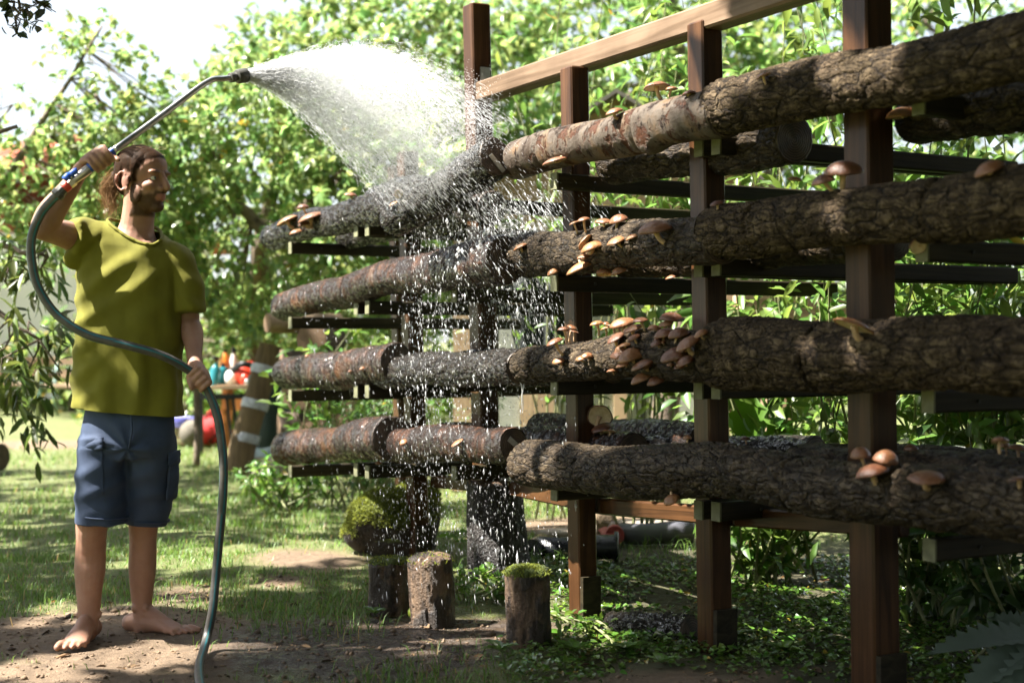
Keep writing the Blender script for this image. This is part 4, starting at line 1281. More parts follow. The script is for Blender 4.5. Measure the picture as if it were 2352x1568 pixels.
log('dark log under the top right brackets near the edge', [Vector(P(1900, 250, zline(1900))) + D2*.34, Vector(P(2500, 130, zline(2500))) + D2*.34], [.085, .085], 'rough', .5, dense=.6)
log('wet log behind the raised slanting log on the top shelf', [Vector(P(700, 540, zline(700))) + D2*.24, Vector(P(1020, 470, zline(1020))) + D2*.24], [.075, .08], 'rough', 1, dense=.6)
# second shelf
log('reddish smooth wet log on the second shelf at left', [lp(652, 704), lp(760, 676), lp(930, 632), lp(1164, 598)], [.079, .078, .086, .094], 'smooth', 1, (.13, .40, .93))
log('rough log on the second shelf carrying pale mushroom groups', [P(1206, 588, 5.80), lp(1400, 566), lp(1662, 548)], [.083, .080, .082], 'rough', .5, (.22, .62))
log('thick rough dark log at the right end of the second shelf', [lp(1640, 531), lp(1950, 500), P(2480, 452, zline(2480))], [.087, .088, .090], 'rough', 0, (.18, .70), dense=1.1)
log('dark log at the back of the second shelf', [Vector(P(1300, 592, zline(1300))) + D2*.26, Vector(P(1900, 540, zline(1900))) + D2*.26], [.075, .075], 'rough', .5, dense=.6)
# third shelf
log('reddish wet log with saw cuts on the third shelf at left', [lp(656, 858), lp(770, 847), lp(912, 834)], [.085, .086, .094], 'smooth', 1, (.22, .60, .86))
log('wet rough log with a split branch stub and pale strip on the third shelf', [lp(878, 856, .06), lp(1040, 844, .03), lp(1196, 844)], [.070, .073, .072], 'rough', 1, tagged=(.085, 1.0, -.012, -.02), knots=((.9, 5.0, .03, .012),))
log('log on the third shelf covered with the dense mushroom cluster', [lp(1205, 838), lp(1476, 812), lp(1668, 815)], [.078, .083, .086], 'rough', .5, (.12, .62), dense=1.05)
log('thickest rough log with a saw cut on the third shelf at right', [lp(1652, 805), lp(1800, 806), lp(2000, 815), P(2480, 822, zline(2480))], [.112, .108, .100, .098], 'rough', 0, (.37,), dense=1.2)
log('wet log at the back of the third shelf', [Vector(P(800, 850, zline(800))) + D2*.24, Vector(P(1290, 838, zline(1290))) + D2*.24], [.075, .075], 'rough', 1, dense=.6)
# bottom shelf
log('wet log with an orange rot patch on the bottom shelf at left', [lp(656, 1026), lp(780, 1018), lp(905, 1008)], [.097, .094, .097], 'smooth', 1, (.12, .90))
log('smooth wet log with pale strip on its end on the bottom shelf', [lp(880, 1024, .06), lp(1040, 1021, .03), lp(1182, 1022)], [.070, .072, .070], 'smooth', 1, (.35, .72), tagged=(.085, -.7, -.005, .0))
log('long rough log along the bottom shelf', [lp(1212, 1066), lp(1430, 1076), lp(1643, 1086), lp(1995, 1126), P(2480, 1184, zline(2480))], [.096, .094, .091, .089, .089], 'rough', .5, (.19, .62), dense=1.15, knots=((.37, 2.4, .04, .018),))
log('wet dark log in the second row of the bottom shelf', [Vector(P(900, 1010, zline(900))) + D2*.25, Vector(P(1330, 1046, zline(1330))) + D2*.25], [.075, .085], 'smooth', 1, dense=.75)
log('black wet log with round end in the third row of the bottom shelf', [Vector(P(1000, 1000, zline(1000))) + D2*.55, Vector(P(1372, 1034, zline(1372))) + D2*.48], [.085, .085], 'smooth', 1, dense=.75)
log('black wet log beyond the second post from right on the bottom shelf', [Vector(P(1290, 1040, zline(1290))) + D2*.40, Vector(P(1560, 1066, zline(1560))) + D2*.60], [.07, .08], 'rough', 1, dense=.75)
log('shaded log behind the tall right post on the bottom shelf', [Vector(P(1700, 1090, zline(1700))) + D2*.24, Vector(P(2500, 1170, zline(2500))) + D2*.24], [.085, .085], 'rough', .5, dense=.75)
log('shaded log at the back right of the bottom shelf', [Vector(P(1600, 1080, zline(1600))) + D2*.5, Vector(P(2400, 1150, zline(2400))) + D2*.5], [.08, .08], 'rough', .5, dense=.6)
lg = log('wet dark log lying on the soil under the rack', [P(1400, 1445, 5.35), P(1590, 1452, 5.05)], [.062, .062], 'rough', 1, dense=.75, name='fallen_log')

# ------------------------------------------------------------------ where a sight line meets a log
def hit(px, py):
    o = Vector((0, 0, CAM_H)); d = (P(px, py, 1.0) - o)
    best = None
    for W, rads in LOGS:
        for i in range(len(W) - 1):
            a, b = W[i], W[i + 1]
            ra = np.interp(i/(len(W) - 1), np.linspace(0, 1, len(rads)), rads)
            ax = (b - a); L = ax.length; ax = ax/L
            q = d - ax*d.dot(ax); m0 = (o - a) - ax*(o - a).dot(ax)
            A = q.dot(q); B = 2*q.dot(m0); C = m0.dot(m0) - ra*ra
            ds = B*B - 4*A*C
            if ds < 0: continue
            t = (-B - math.sqrt(ds))/(2*A)
            pt = o + d*t
            s = (pt - a).dot(ax)
            if -.01 < s < L + .01 and (best is None or t < best[0]):
                best = (t, pt, (pt - (a + ax*s)).normalized())
    return best

# ------------------------------------------------------------------ mushrooms
m, nt, out = nmat('mushroom_cap'); g = NG(nt)
v = g.coord('Object', off=True)
n1 = g.noise(v, 40, 5); n2 = g.noise(v, 9, 3)
c = g.ramp(n1, [(.3, (.13, .048, .018)), (.7, (.26, .105, .042))])
c = g.mix(g.ramp(n2, [(.4, 0.0), (.7, .4)]), c, (.33, .165, .075))
n4 = g.noise(v, 120, 4, .6)
oi = g.n('ShaderNodeObjectInfo'); hv = g.n('ShaderNodeHueSaturation'); g.l(c, hv.inputs['Color']); g.l(g.math('ADD', g.math('MULTIPLY', oi.outputs['Random'], .75), .42), hv.inputs['Value']); g.l(g.math('ADD', g.math('MULTIPLY', oi.outputs['Random'], .02), .49), hv.inputs['Hue']); c = hv.outputs[0]
c = g.mix(g.ramp(n4, [(.55, 0.0), (.72, .3)]), c, (.42, .25, .13))
g.bsdf(out, c, .45, 0, g.bump(g.math('ADD', n1, n4), .5, .005), Subsurface_Weight=.12, Subsurface_Scale=.01, Coat_Weight=.1)
M_cap = m
m, nt, out = nmat('mushroom_gills'); g = NG(nt)
v = g.coord('Object'); gn = g.noise(v, 60, 3)
g.bsdf(out, g.ramp(gn, [(.3, (.50, .36, .20)), (.7, (.72, .58, .38))]), .6, 0, g.bump(gn, .5, .003), Subsurface_Weight=.2, Subsurface_Scale=.01)
M_gill = m
M_stem = simple('mushroom_stem', (.50, .33, .19), .6, var=.3, scale=40, bump=.3)
COUNT = [0]
def mushroom(px, py, w, label, group=None, base=None, tilt=.35, flip=0.0, flat=1.0, name='mushroom', side=0.0):
    COUNT[0] += 1
    bx, by = base if base else (px + .05*w, py + .42*w)
    hb = hit(bx, by)
    bp = hb[1] if hb else P(bx, by, zline(bx))
    nrm = hb[2] if hb else UP
    hc = hit(px, py)
    zc = (hc[1].y - .012 - .00035*w) if hc else bp.y - .006
    zc = min(zc, bp.y - .008)
    c = P(px, py, zc)
    R = w/2/FD*zc*rng.uniform(.92, 1.08)
    out_ = Vector((nrm.x, nrm.y, 0))
    ax = (UP*(1 - flip) + out_*tilt + Vector((rng.normal(0, .13) + side, rng.normal(0, .1), 0)) + Vector((0, 1, 0))*flip*.9).normalized()
    t = thing(name, label, 'mushroom', bp, group)
    ph = rng.uniform(0, 6); k1 = rng.uniform(.04, .14)
    wob = lambda a, r, h: 1 + k1*math.sin(2*a + ph)*(r/R) + .04*math.sin(5*a + ph*2)*(r/R)
    H = flat*rng.uniform(.55, 1.25)
    prof = [(r*R, h*R*H) for r, h in ((.05, .44), (.3, .41), (.55, .33), (.76, .21), (.91, .07), (1.0, -.08), (.97, -.15), (.90, -.14))]
    MB().lathe(prof[::-1], c, ax, 22, wob, True).build('cap', M_cap, t, smooth=True)
    gp = [(r*R, h*R*H) for r, h in ((.93, -.12), (.6, -.03), (.18, .0))]
    MB().lathe(gp, c, ax, 22, wob, True).build('gills', M_gill, t, smooth=True)
    top = c + ax*(.03*R)
    sr = max(.0035, R*.17)
    b_ = bp - nrm*.008
    MB().tube(spline([b_, (b_ + top)/2 + Vector((rng.normal(0, .1)*R, 0, -R*.18)), top], 8), [sr*1.1, sr, sr*.95, sr*.95, sr*.95, sr, sr*1.1, sr*1.2], 9).build('stem', M_stem, t, smooth=True)
    return t
def r7(x, y): return 1205 + x*.225, 676 + y*.225
def c7(x, y): return 1176 + x*.5, 470 + y*.5
def c6(x, y): return 1117 + x*.525, y*.525
def c8(x, y): return 1235 + x*.475, 941 + y*.475
def c3(x, y): return 588 + x*.3374, 235 + y*.3374
def c4(x, y): return 588 + x*.3, 705.6 + y*.3
def CL3(x, y):
    side = 'left' if x < 1270 else 'right'; row = 'top' if y < 380 else ('middle' if y < 600 else 'lower')
    return ('brown mushroom in the %s %s part of the dense cluster on the third-shelf log' % (row, side), 'dense mushroom cluster on the third shelf, %s %s part' % (row, side))
for x, y, w, bs in ((740, 300, 150, (760, 400)), (835, 300, 80, (840, 370)), (825, 345, 110, (835, 400)), (1000, 295, 250, (1010, 400)), (1105, 345, 210, (1110, 450)), (1180, 260, 150, (1230, 400)), (930, 440, 240, (960, 560)), (1115, 440, 140, (1150, 510)), (1025, 520, 140, (1010, 600)),
                    (1500, 240, 280, (1450, 360)), (1440, 300, 160, (1440, 370)), (1325, 345, 130, (1340, 400)), (1420, 400, 200, (1400, 520)), (1570, 400, 200, (1520, 520)), (1665, 500, 270, (1700, 610)), (1345, 500, 150, (1400, 540)), (1560, 570, 130, (1600, 620)),
                    (965, 620, 180, (1010, 660)), (1090, 635, 290, (1120, 700)), (1010, 715, 160, (1050, 740)), (1210, 720, 280, (1270, 780)), (1530, 620, 280, (1560, 680)), (1640, 680, 220, (1640, 730)), (1490, 715, 90, (1500, 760)), (1580, 735, 130, (1600, 770))):
    mushroom(*r7(x, y), w*.225, *CL3(x, y), base=r7(*bs), tilt=.45, flat=1.1)
for k in range(16):
    x, y = (rng.normal(1040, 150), rng.normal(560, 150)) if k < 9 else (rng.normal(1520, 110), rng.normal(520, 130))
    w = rng.uniform(70, 150)
    mushroom(*r7(x, y), w*.225, *CL3(x, y), base=r7(x + 15, y + w*.4), tilt=rng.uniform(.3, .8), flat=rng.uniform(.7, 1.3))
for x, y, w, bs, lab in ((310, 485, 180, (375, 615), 'single long-stemmed brown mushroom left of the dense cluster'), (345, 680, 140, (360, 720), 'brown mushroom lowest left on the third-shelf cluster log'), (1800, 400, 140, (1820, 450), 'small tan mushroom right of the dense cluster beside the thickest log'),
                         (570, 655, 110, (590, 690), 'left of the two small mushrooms below the dense cluster left side'), (640, 625, 140, (660, 670), 'right of the two small mushrooms below the dense cluster left side')):
    mushroom(*r7(x, y), w*.225, lab, None, base=r7(*bs), tilt=.4)
for x, y, w, bs in ((400, 360, 150, (425, 470)), (490, 340, 120, (450, 470)), (505, 380, 100, (500, 460))):
    mushroom(*r7(x, y), w*.225, 'slender mushroom in the trio at the far top of the third-shelf cluster log', 'trio of slender mushrooms', base=r7(*bs), tilt=.1)
for x, y, w, bs in ((1200, 850, 260, (1180, 800)), (1340, 885, 180, (1320, 830))):
    mushroom(*r7(x, y), w*.225, 'mushroom hanging under the third-shelf cluster log above the bracket', 'mushrooms under the third-shelf log', base=r7(*bs), tilt=.9)
# bottom shelf
mushroom(*r7(500, 1385), 31, 'single small brown mushroom standing on the bottom log left of the tall pair', base=r7(490, 1470), tilt=.05)
mushroom(*r7(765, 1240), 54, 'large upturned mushroom showing pale gills on the bottom log', base=r7(740, 1420), tilt=0, flip=.85)
mushroom(*r7(790, 1360), 58, 'broad brown mushroom below the upturned one on the bottom log', base=r7(750, 1460), tilt=.2, side=-.25)
mushroom(*r7(880, 1405), 36, 'small brown mushroom leaning right of the upturned one', base=r7(840, 1465), tilt=.2, side=.4)
mushroom(*r7(1660, 1462), 22, 'round button mushroom left of the second post from right', base=r7(1660, 1520), tilt=0, flat=1.7)
mushroom(*c8(1005, 140), 20, 'round button mushroom right of the second post from right', base=c8(1008, 172), tilt=0, flat=1.7)
mushroom(*c8(1560, 215), 52, 'speckled round mushroom left in the trio before the tall right post', base=c8(1590, 290), tilt=0, flat=1.7)
mushroom(*c8(1685, 235), 60, 'brown mushroom right in the trio before the tall right post', base=c8(1680, 290), tilt=.05, flat=1.3)
mushroom(*c8(1615, 298), 80, 'broadest mushroom lowest in the trio before the tall right post', base=c8(1635, 370), tilt=.2)
mushroom(*c8(1803, 186), 31, 'small round mushroom right of the tall right post', base=c8(1803, 215), tilt=0, flat=1.5)
mushroom(*c8(1880, 325), 92, 'wide torn tan mushroom on the bottom log right of the trio', base=c8(1890, 380), tilt=.3, flat=.8)
mushroom(*c8(2330, 335), 62, 'brown mushroom on the bottom log at the right picture edge', base=c8(2330, 375), tilt=.4)
for x, y, w in ((2235, 150, 100), (2320, 185, 85), (2260, 175, 70)):
    mushroom(*c8(x, y), w*.475, 'dark mushroom clump on the back bottom log at the right edge', 'dark mushrooms at the back right', base=c8(x, y + 45), tilt=.1)
mushroom(*c8(645, 432), 36, 'pale mushroom hanging below the bottom log beside the bracket', base=c8(640, 405), tilt=1.0)
# second shelf
CL2 = ('tan mushroom in the stacked group on the second-shelf log', 'stacked tan mushrooms on the second shelf')
for x, y, w, bs, fl in ((335, 170, 85, (320, 220), .5), (372, 197, 110, (340, 225), 0), (318, 285, 140, (310, 260), .1), (330, 240, 70, (310, 245), 0)):
    mushroom(*c7(x, y), w*.5, *CL2, base=c7(*bs), tilt=.5, flip=fl)
for x, y, w, bs, lab in ((40, 195, 80, (55, 215), 'tan mushroom on the far tip of the second-shelf mushroom log'), (283, 85, 50, (295, 125), 'left of the two thin-stemmed mushrooms on the second-shelf log'), (330, 70, 62, (335, 125), 'right of the two thin-stemmed mushrooms on the second-shelf log'),
                         (422, 78, 85, (420, 110), 'brown half-hidden mushroom on top of the second-shelf log'), (490, 70, 100, (480, 105), 'grey-brown broad mushroom on top of the second-shelf log'), (655, 108, 160, (715, 188), 'largest parasol-shaped mushroom on the second-shelf log'),
                         (478, 165, 95, (520, 205), 'left of the paired tan mushrooms mid second-shelf log'), (556, 150, 62, (535, 200), 'right of the paired tan mushrooms mid second-shelf log'), (425, 315, 85, (440, 300), 'left tan mushroom low on the second-shelf log above the bracket'), (492, 305, 80, (490, 290), 'right tan mushroom low on the second-shelf log above the bracket'),
                         (190, 310, 65, (200, 295), 'small tan mushroom low near the bracket end on the second shelf'), (735, 332, 62, (730, 305), 'orange mushroom hanging below the second-shelf log'), (1865, 190, 95, (1885, 180), 'pale round mushroom beside the bracket end on the second shelf at right'), (1570, 556, 170, (1600, 618), 'single wide mushroom with pale gills on the thickest third-shelf log')):
    mushroom(*c7(x, y), w*.5, lab, None, base=c7(*bs), tilt=.4 if w != 170 else -.35, flip=.6 if w == 95 and x > 1800 else 0)
for x, y, w, bs, lab in ((1560, 745, 155, (1550, 830), 'large brown mushroom standing on the second-shelf log at right'), (1475, 792, 105, (1530, 835), 'smaller mushroom below the large brown one on the second-shelf log'), (1010, 890, 60, (1000, 915), 'small curled mushroom on the second-shelf log beside a post'), (2200, 738, 140, (2200, 770), 'flat brown mushroom on the second-shelf log at the right edge'),
                         (745, 380, 105, (765, 425), 'brown parasol-shaped mushroom on the peeling top log'), (810, 390, 62, (800, 415), 'middle tan mushroom on the peeling top log'), (890, 410, 70, (880, 425), 'flat tan mushroom rightmost on the peeling top log'), (560, 490, 80, (570, 515), 'brown mushroom halfway along the peeling top log'),
                         (1212, 332, 70, (1222, 378), 'small pale mushroom on top of the thick top right log'), (300, 705, 120, (330, 690), 'grey-brown mushroom on the side of the peeling top log'), (1820, 505, 150, (1850, 470), 'dark wide mushroom hanging under the top right log'), (1350, 785, 62, (1340, 765), 'orange mushroom under the log behind the top right log')):
    mushroom(*c6(x, y), w*.525, lab, None, base=c6(*bs), tilt=.35)
CL1 = ('sunlit tan mushroom in the group on the far left top log', 'sunlit mushrooms on the far left top log')
for x, y, w, bs in ((320, 715, 80, (340, 770)), (215, 805, 150, (250, 860)), (375, 785, 180, (350, 840)), (270, 885, 90, (290, 870)), (330, 832, 100, (380, 860))):
    mushroom(*c3(x, y), w*.3374, *CL1, base=c3(*bs), tilt=.3)
mushroom(*c3(645, 632), 29, 'small sunlit mushroom alone on the middle of the far left top log', base=c3(660, 660), tilt=.1)
mushroom(*c3(970, 625), 24, 'wet mushroom on the knobbly stub showing its pale face', base=c3(985, 650), tilt=.3, flip=.6)
mushroom(*c3(935, 690), 24, 'wet brown mushroom low on the knobbly stub', base=c3(950, 680), tilt=.5)
for x, y, w, lab in ((390, 372, 42, 'tiny button mushroom on top of the left third-shelf log'), (720, 490, 40, 'left tiny button mushroom on the side of the left third-shelf log'), (815, 468, 48, 'right tiny button mushroom on the side of the left third-shelf log')):
    mushroom(*c4(x, y), w*.3, lab, None, base=c4(x, y + 25), tilt=.2, flat=1.6)
mushroom(*c4(940, 1192), 15, 'tiny button mushroom beside the bracket ends under the bottom left log', base=c4(940, 1175), tilt=.4, flat=1.6)
mushroom(*c4(1130, 1030), 24, 'left dark wet mushroom on the smooth bottom log', base=c4(1150, 1060), tilt=.5)
mushroom(*c4(1540, 1035), 33, 'right dark wet mushroom on the smooth bottom log', base=c4(1560, 1070), tilt=.5)

# ------------------------------------------------------------------ stumps, boulder, boots
m, nt, out = nmat('stump_wood'); g = NG(nt)
v = g.coord('Object', (1, 1, .22), off=True); v2 = g.coord('Object', off=True)
n1 = g.noise(v, 16, 7, .65, .8); n2 = g.noise(v2, 90, 5, .7); n3 = g.noise(v2, 6, 4)
c = g.ramp(n1, [(.34, (.012, .008, .006)), (.46, (.13, .075, .040)), (.62, (.25, .155, .085))])
c = g.mix(g.ramp(n3, [(.48, 0.0), (.54, .9)]), c, g.mix(n2, (.012, .009, .007), (.06, .042, .03)))
g.bsdf(out, c, .6, 0, g.bump(g.math('ADD', g.math('ADD', g.math('MULTIPLY', n1, 1.6), n2), g.ramp(n3, [(.48, 0.0), (.54, .6)])), 1.0, .03), Coat_Weight=.25, Coat_Roughness=.2)
M_stump = m
M_moss = leaf_mat('moss_tips', trans=.3, rough=.8)
M_moss_base = simple('moss_cushion', (.07, .095, .015), .95, var=.5, scale=30, bump=.9, bdist=.02)
def stump(label, px, py, top_py, w_px, z, lean=(0, 0), moss=0.0, mat=None, taper=.92, name='tree_stump', seed=0):
    b = P(px, py, z); b.z = -.02
    tp = P(px + lean[0], top_py, z)
    R = w_px/2/FD*z
    t = thing(name, label, 'stump', Vector((b.x, b.y, 0)))
    n, k = 72, 30
    V = []
    for j in range(k):
        f = j/(k - 1)
        c_ = b.lerp(tp, f)
        for i in range(n):
            a = 2*math.pi*i/n
            q = Vector((math.cos(a)*2.2, math.sin(a)*2.2, f*1.2 + seed))
            r = R*(1 - (1 - taper)*f)*(1 + .09*noise.noise(q) + .05*noise.noise(q*3) + .12*max(0, .12 - f) - .07*max(0, 1 - abs(noise.noise(Vector((q.x*2.6, q.y*2.6, f*1.3 + seed)))*7)))
            if j == k - 1: r *= .97
            V.append(c_ + Vector((math.cos(a)*r, math.sin(a)*r, .012*noise.noise(q*2) if f > .9 else 0)))
    fs = [(j*n + i, j*n + (i + 1) % n, j*n + n + (i + 1) % n, j*n + n + i) for j in range(k - 1) for i in range(n)]
    o = MB().add(V, fs).build('trunk', mat or M_stump, t, smooth=True)
    rim = V[-n:]
    cen = sum(rim, Vector())/n
    vs_ = []
    for kk, hz in ((1.02, -.012), (1.0, .004), (.8, .014), (.45, .02), (.1, .018)):
        for q in rim:
            w_ = cen + (q - cen)*kk
            vs_.append(w_ + UP*(hz*(1 if moss else .5) + .008*noise.noise(w_*30)))
    fs = [(l*n + i, l*n + (i + 1) % n, l*n + n + (i + 1) % n, l*n + n + i) for l in range(4) for i in range(n)] + [tuple(range(4*n, 5*n))]
    tpo = MB().add(vs_, fs).build('top', M_moss_base if moss > .3 else M_stump, t, smooth=True)
    if moss:
        nn = int(2600*moss)
        a = rng.uniform(0, 6.283, nn); rr = np.sqrt(rng.uniform(0, 1, nn))*R*taper*1.03
        pts = np.stack([cen.x + np.cos(a)*rr, cen.y + np.sin(a)*rr, cen.z + .012 - .02*(rr/R)**4 + 0*a], 1)
        moss_tufts(pts, np.tile([0, 0, 1.0], (nn, 1)), tpo)
    return t
def moss_tufts(pts, nrm, parent, L=.014):
    n = len(pts)
    D = norm(nrm + rng.normal(0, .55, (n, 3)))
    N = rng.normal(0, 1, (n, 3))
    Ls = rng.uniform(.5, 1.3, n)*L
    C = np.array([[.17, .20, .028]])*rng.uniform(.35, 1.5, (n, 1))
    o = leaf_object('moss', leaf_arrays(pts, D, N, Ls, Ls*.3, C, 'narrow', curl=.3), M_moss, parent)
    o['kind'] = 'stuff'
stump('short stump with moss-edged top, left of the leaning stump', 893, 1400, 1290, 100, 5.72, (0, 0), .35, seed=1)
stump('sunlit stump with reddish rim, middle of the three short stumps', 995, 1425, 1282, 100, 5.48, (-8, 0), .15, seed=2, taper=1.04)
stump('short stump with thick green moss cap below the second bracket', 1215, 1480, 1312, 104, 5.06, (-4, 0), 1.0, seed=3, taper=1.0)
stump('thick dark standing trunk under the middle of the rack', 1150, 1338, 1105, 148, 6.50, (-14, 0), 0, simple('wet_dark_wood', (.016, .011, .008), .5, var=.6, scale=14, bump=1.0, bdist=.03), .86, 'standing_trunk', 4)
# mossy boulder on a low block
bb = P(905, 1200, 7.3)
t = thing('mossy_boulder', 'large boulder with bright moss on top behind the stumps', 'boulder', Vector((bb.x, bb.y, 0)))
m, nt, out = nmat('mossy_rock'); g = NG(nt)
v = g.coord('Object'); n1 = g.noise(v, 14, 6); n2 = g.noise(v, 70, 5)
ge = g.n('ShaderNodeNewGeometry'); sz = g.n('ShaderNodeSeparateXYZ'); g.l(ge.outputs['Normal'], sz.inputs[0])
mk = g.ramp(g.math('ADD', sz.outputs[2], g.math('MULTIPLY', n1, .5)), [(.25, 0.0), (.50, 1.0)])
c = g.mix(mk, g.ramp(n1, [(.3, (.010, .008, .006)), (.7, (.045, .032, .022))]), g.ramp(n2, [(.3, (.045, .06, .008)), (.7, (.17, .20, .03))]))
g.bsdf(out, c, .85, 0, g.bump(g.math('ADD', n1, n2), 1.0, .02))
M_rock = m
mb = MB(); mb.ell(P(905, 1195, 7.3), (.235, .2, .165), None, 24, 14); mb.ell(P(950, 1155, 7.32), (.14, .16, .11)); mb.ell(P(842, 1222, 7.28), (.125, .14, .105)); mb.ell(P(875, 1195, 7.24), (.16, .14, .13)); mb.ell(P(930, 1230, 7.3), (.15, .16, .13)); mb.ell(P(965, 1180, 7.3), (.07, .12, .12))
me = remesh(mb, .012, 5)
V = me_co(me); N = me_no(me)
V = V + N*(.014*sines(V, 14, 21) + .006*sines(V, 45, 22))[:, None]
me_set(me, V - np.array(world_loc(t)))
rock = link('rock', me, M_rock, t)
N = me_no(me)
idx = np.where((N[:, 2] > -.12 + .3*np.clip((V[:, 0] - P(905, 0, 7.3).x)/.16, 0, 1)) & (V[:, 2] > P(0, 1250, 7.3).z))[0]
pick = rng.choice(idx, 14000)
moss_tufts(V[pick] + rng.normal(0, .004, (14000, 3)), N[pick], rock, .017)
b0 = P(870, 1300, 7.25)
mb = MB(); mb.ell(Vector((b0.x + .06, b0.y, .06)), (.16, .14, .10), None, 20, 12)
me = remesh(mb, .014, 3); V = me_co(me); me_set(me, V + me_no(me)*(.012*sines(V, 16, 23))[:, None] - np.array(world_loc(t)))
link('base_block', me, M_rock, t)
# block of stone behind the boots
sb = G(1392, 1236); sb.z = 0
mb = MB(); mb.box(sb + Vector((0, .06, .085)), (.055, 0, 0), (0, .06, 0), (0, 0, .085))
me = remesh(mb, .010, 6); V = me_co(me); me_set(me, V + me_no(me)*(.006*sines(V, 25, 24))[:, None] - np.array(sb))
o = link('stone_block', me, simple('tan_stone', (.36, .26, .17), .85, var=.4, scale=14, bump=.7, bdist=.01)); o.location = sb
tag(o, 'upright tan stone block behind the boots', 'stone')
# rubber boots
def boot(px, py, z, yaw, label, mshaft, msole, roll=0.0):
    b = P(px, py, z); b.z = 0
    t = thing('rubber_boot', label, 'boot', b, 'rubber boots under the rack')
    ax = Vector((math.cos(yaw), math.sin(yaw), 0)); side = Vector((-ax.y, ax.x, 0))
    c = b + UP*.062
    path = [c + ax*.34 + UP*.012, c + ax*.24 + UP*.008, c + ax*.12, c + ax*.05, c - ax*.02 + side*.03, c - ax*.04 + side*.10, c - ax*.045 + side*.17, c - ax*.05 + side*.205]
    rad = [(.075, .060), (.070, .060), (.060, .056), (.058, .056), (.062, .055), (.050, .052), (.042, .048), (.022, .03)]
    body = MB().tube(spline(path, 26), [(float(np.interp(i/25, np.linspace(0, 1, 8), [r[0] for r in rad])), float(np.interp(i/25, np.linspace(0, 1, 8), [r[1] for r in rad]))) for i in range(26)], 20, ref=UP, dome=False)
    body.build('shaft', mshaft, t, smooth=True, sharp=60)
    MB().lathe([(.072, 0), (.076, .004), (.076, .018), (.070, .022)], path[0] - ax*.016, ax, 20, lambda a, r, h: 1 - .1*abs(math.sin(a))).build('rim', mshaft, t, smooth=True)
    so = [c - ax*.085 - side*.055, c - ax*.095 + side*.0, c - ax*.088 + side*.06, c - ax*.09 + side*.14, c - ax*.085 + side*.21]
    MB().tube(spline(so, 16), [(.013, w_) for w_ in np.interp(np.linspace(0, 1, 16), [0, .15, .5, .8, 1], [.035, .046, .040, .048, .025])], 12, ref=ax).build('sole', msole, t, smooth=True)
    MB().tube([c - ax*.070 - side*.05, c - ax*.06 + side*.02], [.05, .05], 14).build('heel', msole, t, smooth=True, sharp=50)
M_rub_grey = simple('grey_rubber', (.085, .085, .10), .35, var=.15, scale=8, bump=.2)
M_rub_black = simple('black_rubber', (.014, .015, .018), .22, var=.2, scale=14, bump=.5, bdist=.01)
M_rub_red = simple('red_rubber', (.33, .05, .045), .55, var=.2, scale=10)
boot(1440, 1250, 7.45, .05, 'grey rubber boot with red sole lying on its side', M_rub_grey, M_rub_red)
boot(1258, 1285, 6.95, -.12, 'black wet rubber boot lying behind the thin post', M_rub_black, M_rub_black)
# green windfall apples
for px, py, lab in ((950, 1418, 'small green windfall apple beside the middle stump'),):
    c = G(px, py); c.z = .02
    t = thing('green_apple', lab, 'apple', (c.x, c.y, 0))
    MB().lathe([(.004, -.021), (.012, -.022), (.021, -.012), (.024, 0), (.021, .014), (.011, .021), (.003, .017)], c, Vector((.3, -.2, 1)), 16).build('fruit', simple('apple_skin', (.42, .52, .06), .3, var=.15, scale=20, bump=0), t, smooth=True)
    MB().tube([c + Vector((.005, -.003, .016)), c + Vector((.011, -.005, .034))], .0014, 6).build('stalk', M_stump, t)
# ================================================================== the man with the hose
ZM = 5.12
def MP(px, py, dz=0.0): return P(px, py, ZM + dz)
man_base = Vector((MP(265, 784).x, ZM, 0))
man = thing('person', 'bearded person in olive t-shirt and blue shorts standing barefoot and holding up a water lance', 'person', man_base)

m, nt, out = nmat('skin'); g = NG(nt)
at = g.n('ShaderNodeAttribute'); at.attribute_name = 'tint'
v = g.coord('Object')
n1 = g.noise(v, 60, 4); n2 = g.noise(v, 8, 3); n3 = g.noise(v, 420, 3)
sk = g.ramp(n2, [(.3, (.29, .150, .098)), (.7, (.41, .232, .160))])
sk = g.mix(g.ramp(n1, [(.4, 0.0), (.8, .35)]), sk, (.33, .145, .09))
beard = g.ramp(n3, [(.35, (.030, .016, .009)), (.65, (.11, .060, .032))])
sp = g.n('ShaderNodeSeparateColor'); g.l(at.outputs['Color'], sp.inputs[0])
c = g.mix(sp.outputs[0], sk, beard)
c = g.mix(sp.outputs[1], c, (.36, .13, .10))
c = g.mix(sp.outputs[2], c, g.ramp(n3, [(.35, (.012, .0065, .0035)), (.65, (.034, .018, .0095))]))
bs = g.bsdf(out, c, .52, 0, g.bump(g.math('ADD', n1, g.math('MULTIPLY', n3, .6)), .3, .004), Subsurface_Weight=.12, Subsurface_Scale=.010)
g.l(g.math('SUBTRACT', .4, g.math('MULTIPLY', g.math('ADD', sp.outputs[2], g.math('MULTIPLY', sp.outputs[0], .6)), .37)), bs.inputs['Specular IOR Level'])
M_skin = m

# head frame: forward, left, up
HO = MP(329, 415, -.02)
HF = Vector((.885, -.465, -.02)).normalized(); HL = UP.cross(HF).normalized(); HU = HF.cross(HL)
HR = Matrix((HF, HL, HU)).transposed()
def H(x, y, z): return HO + HR @ Vector((x, y, z))

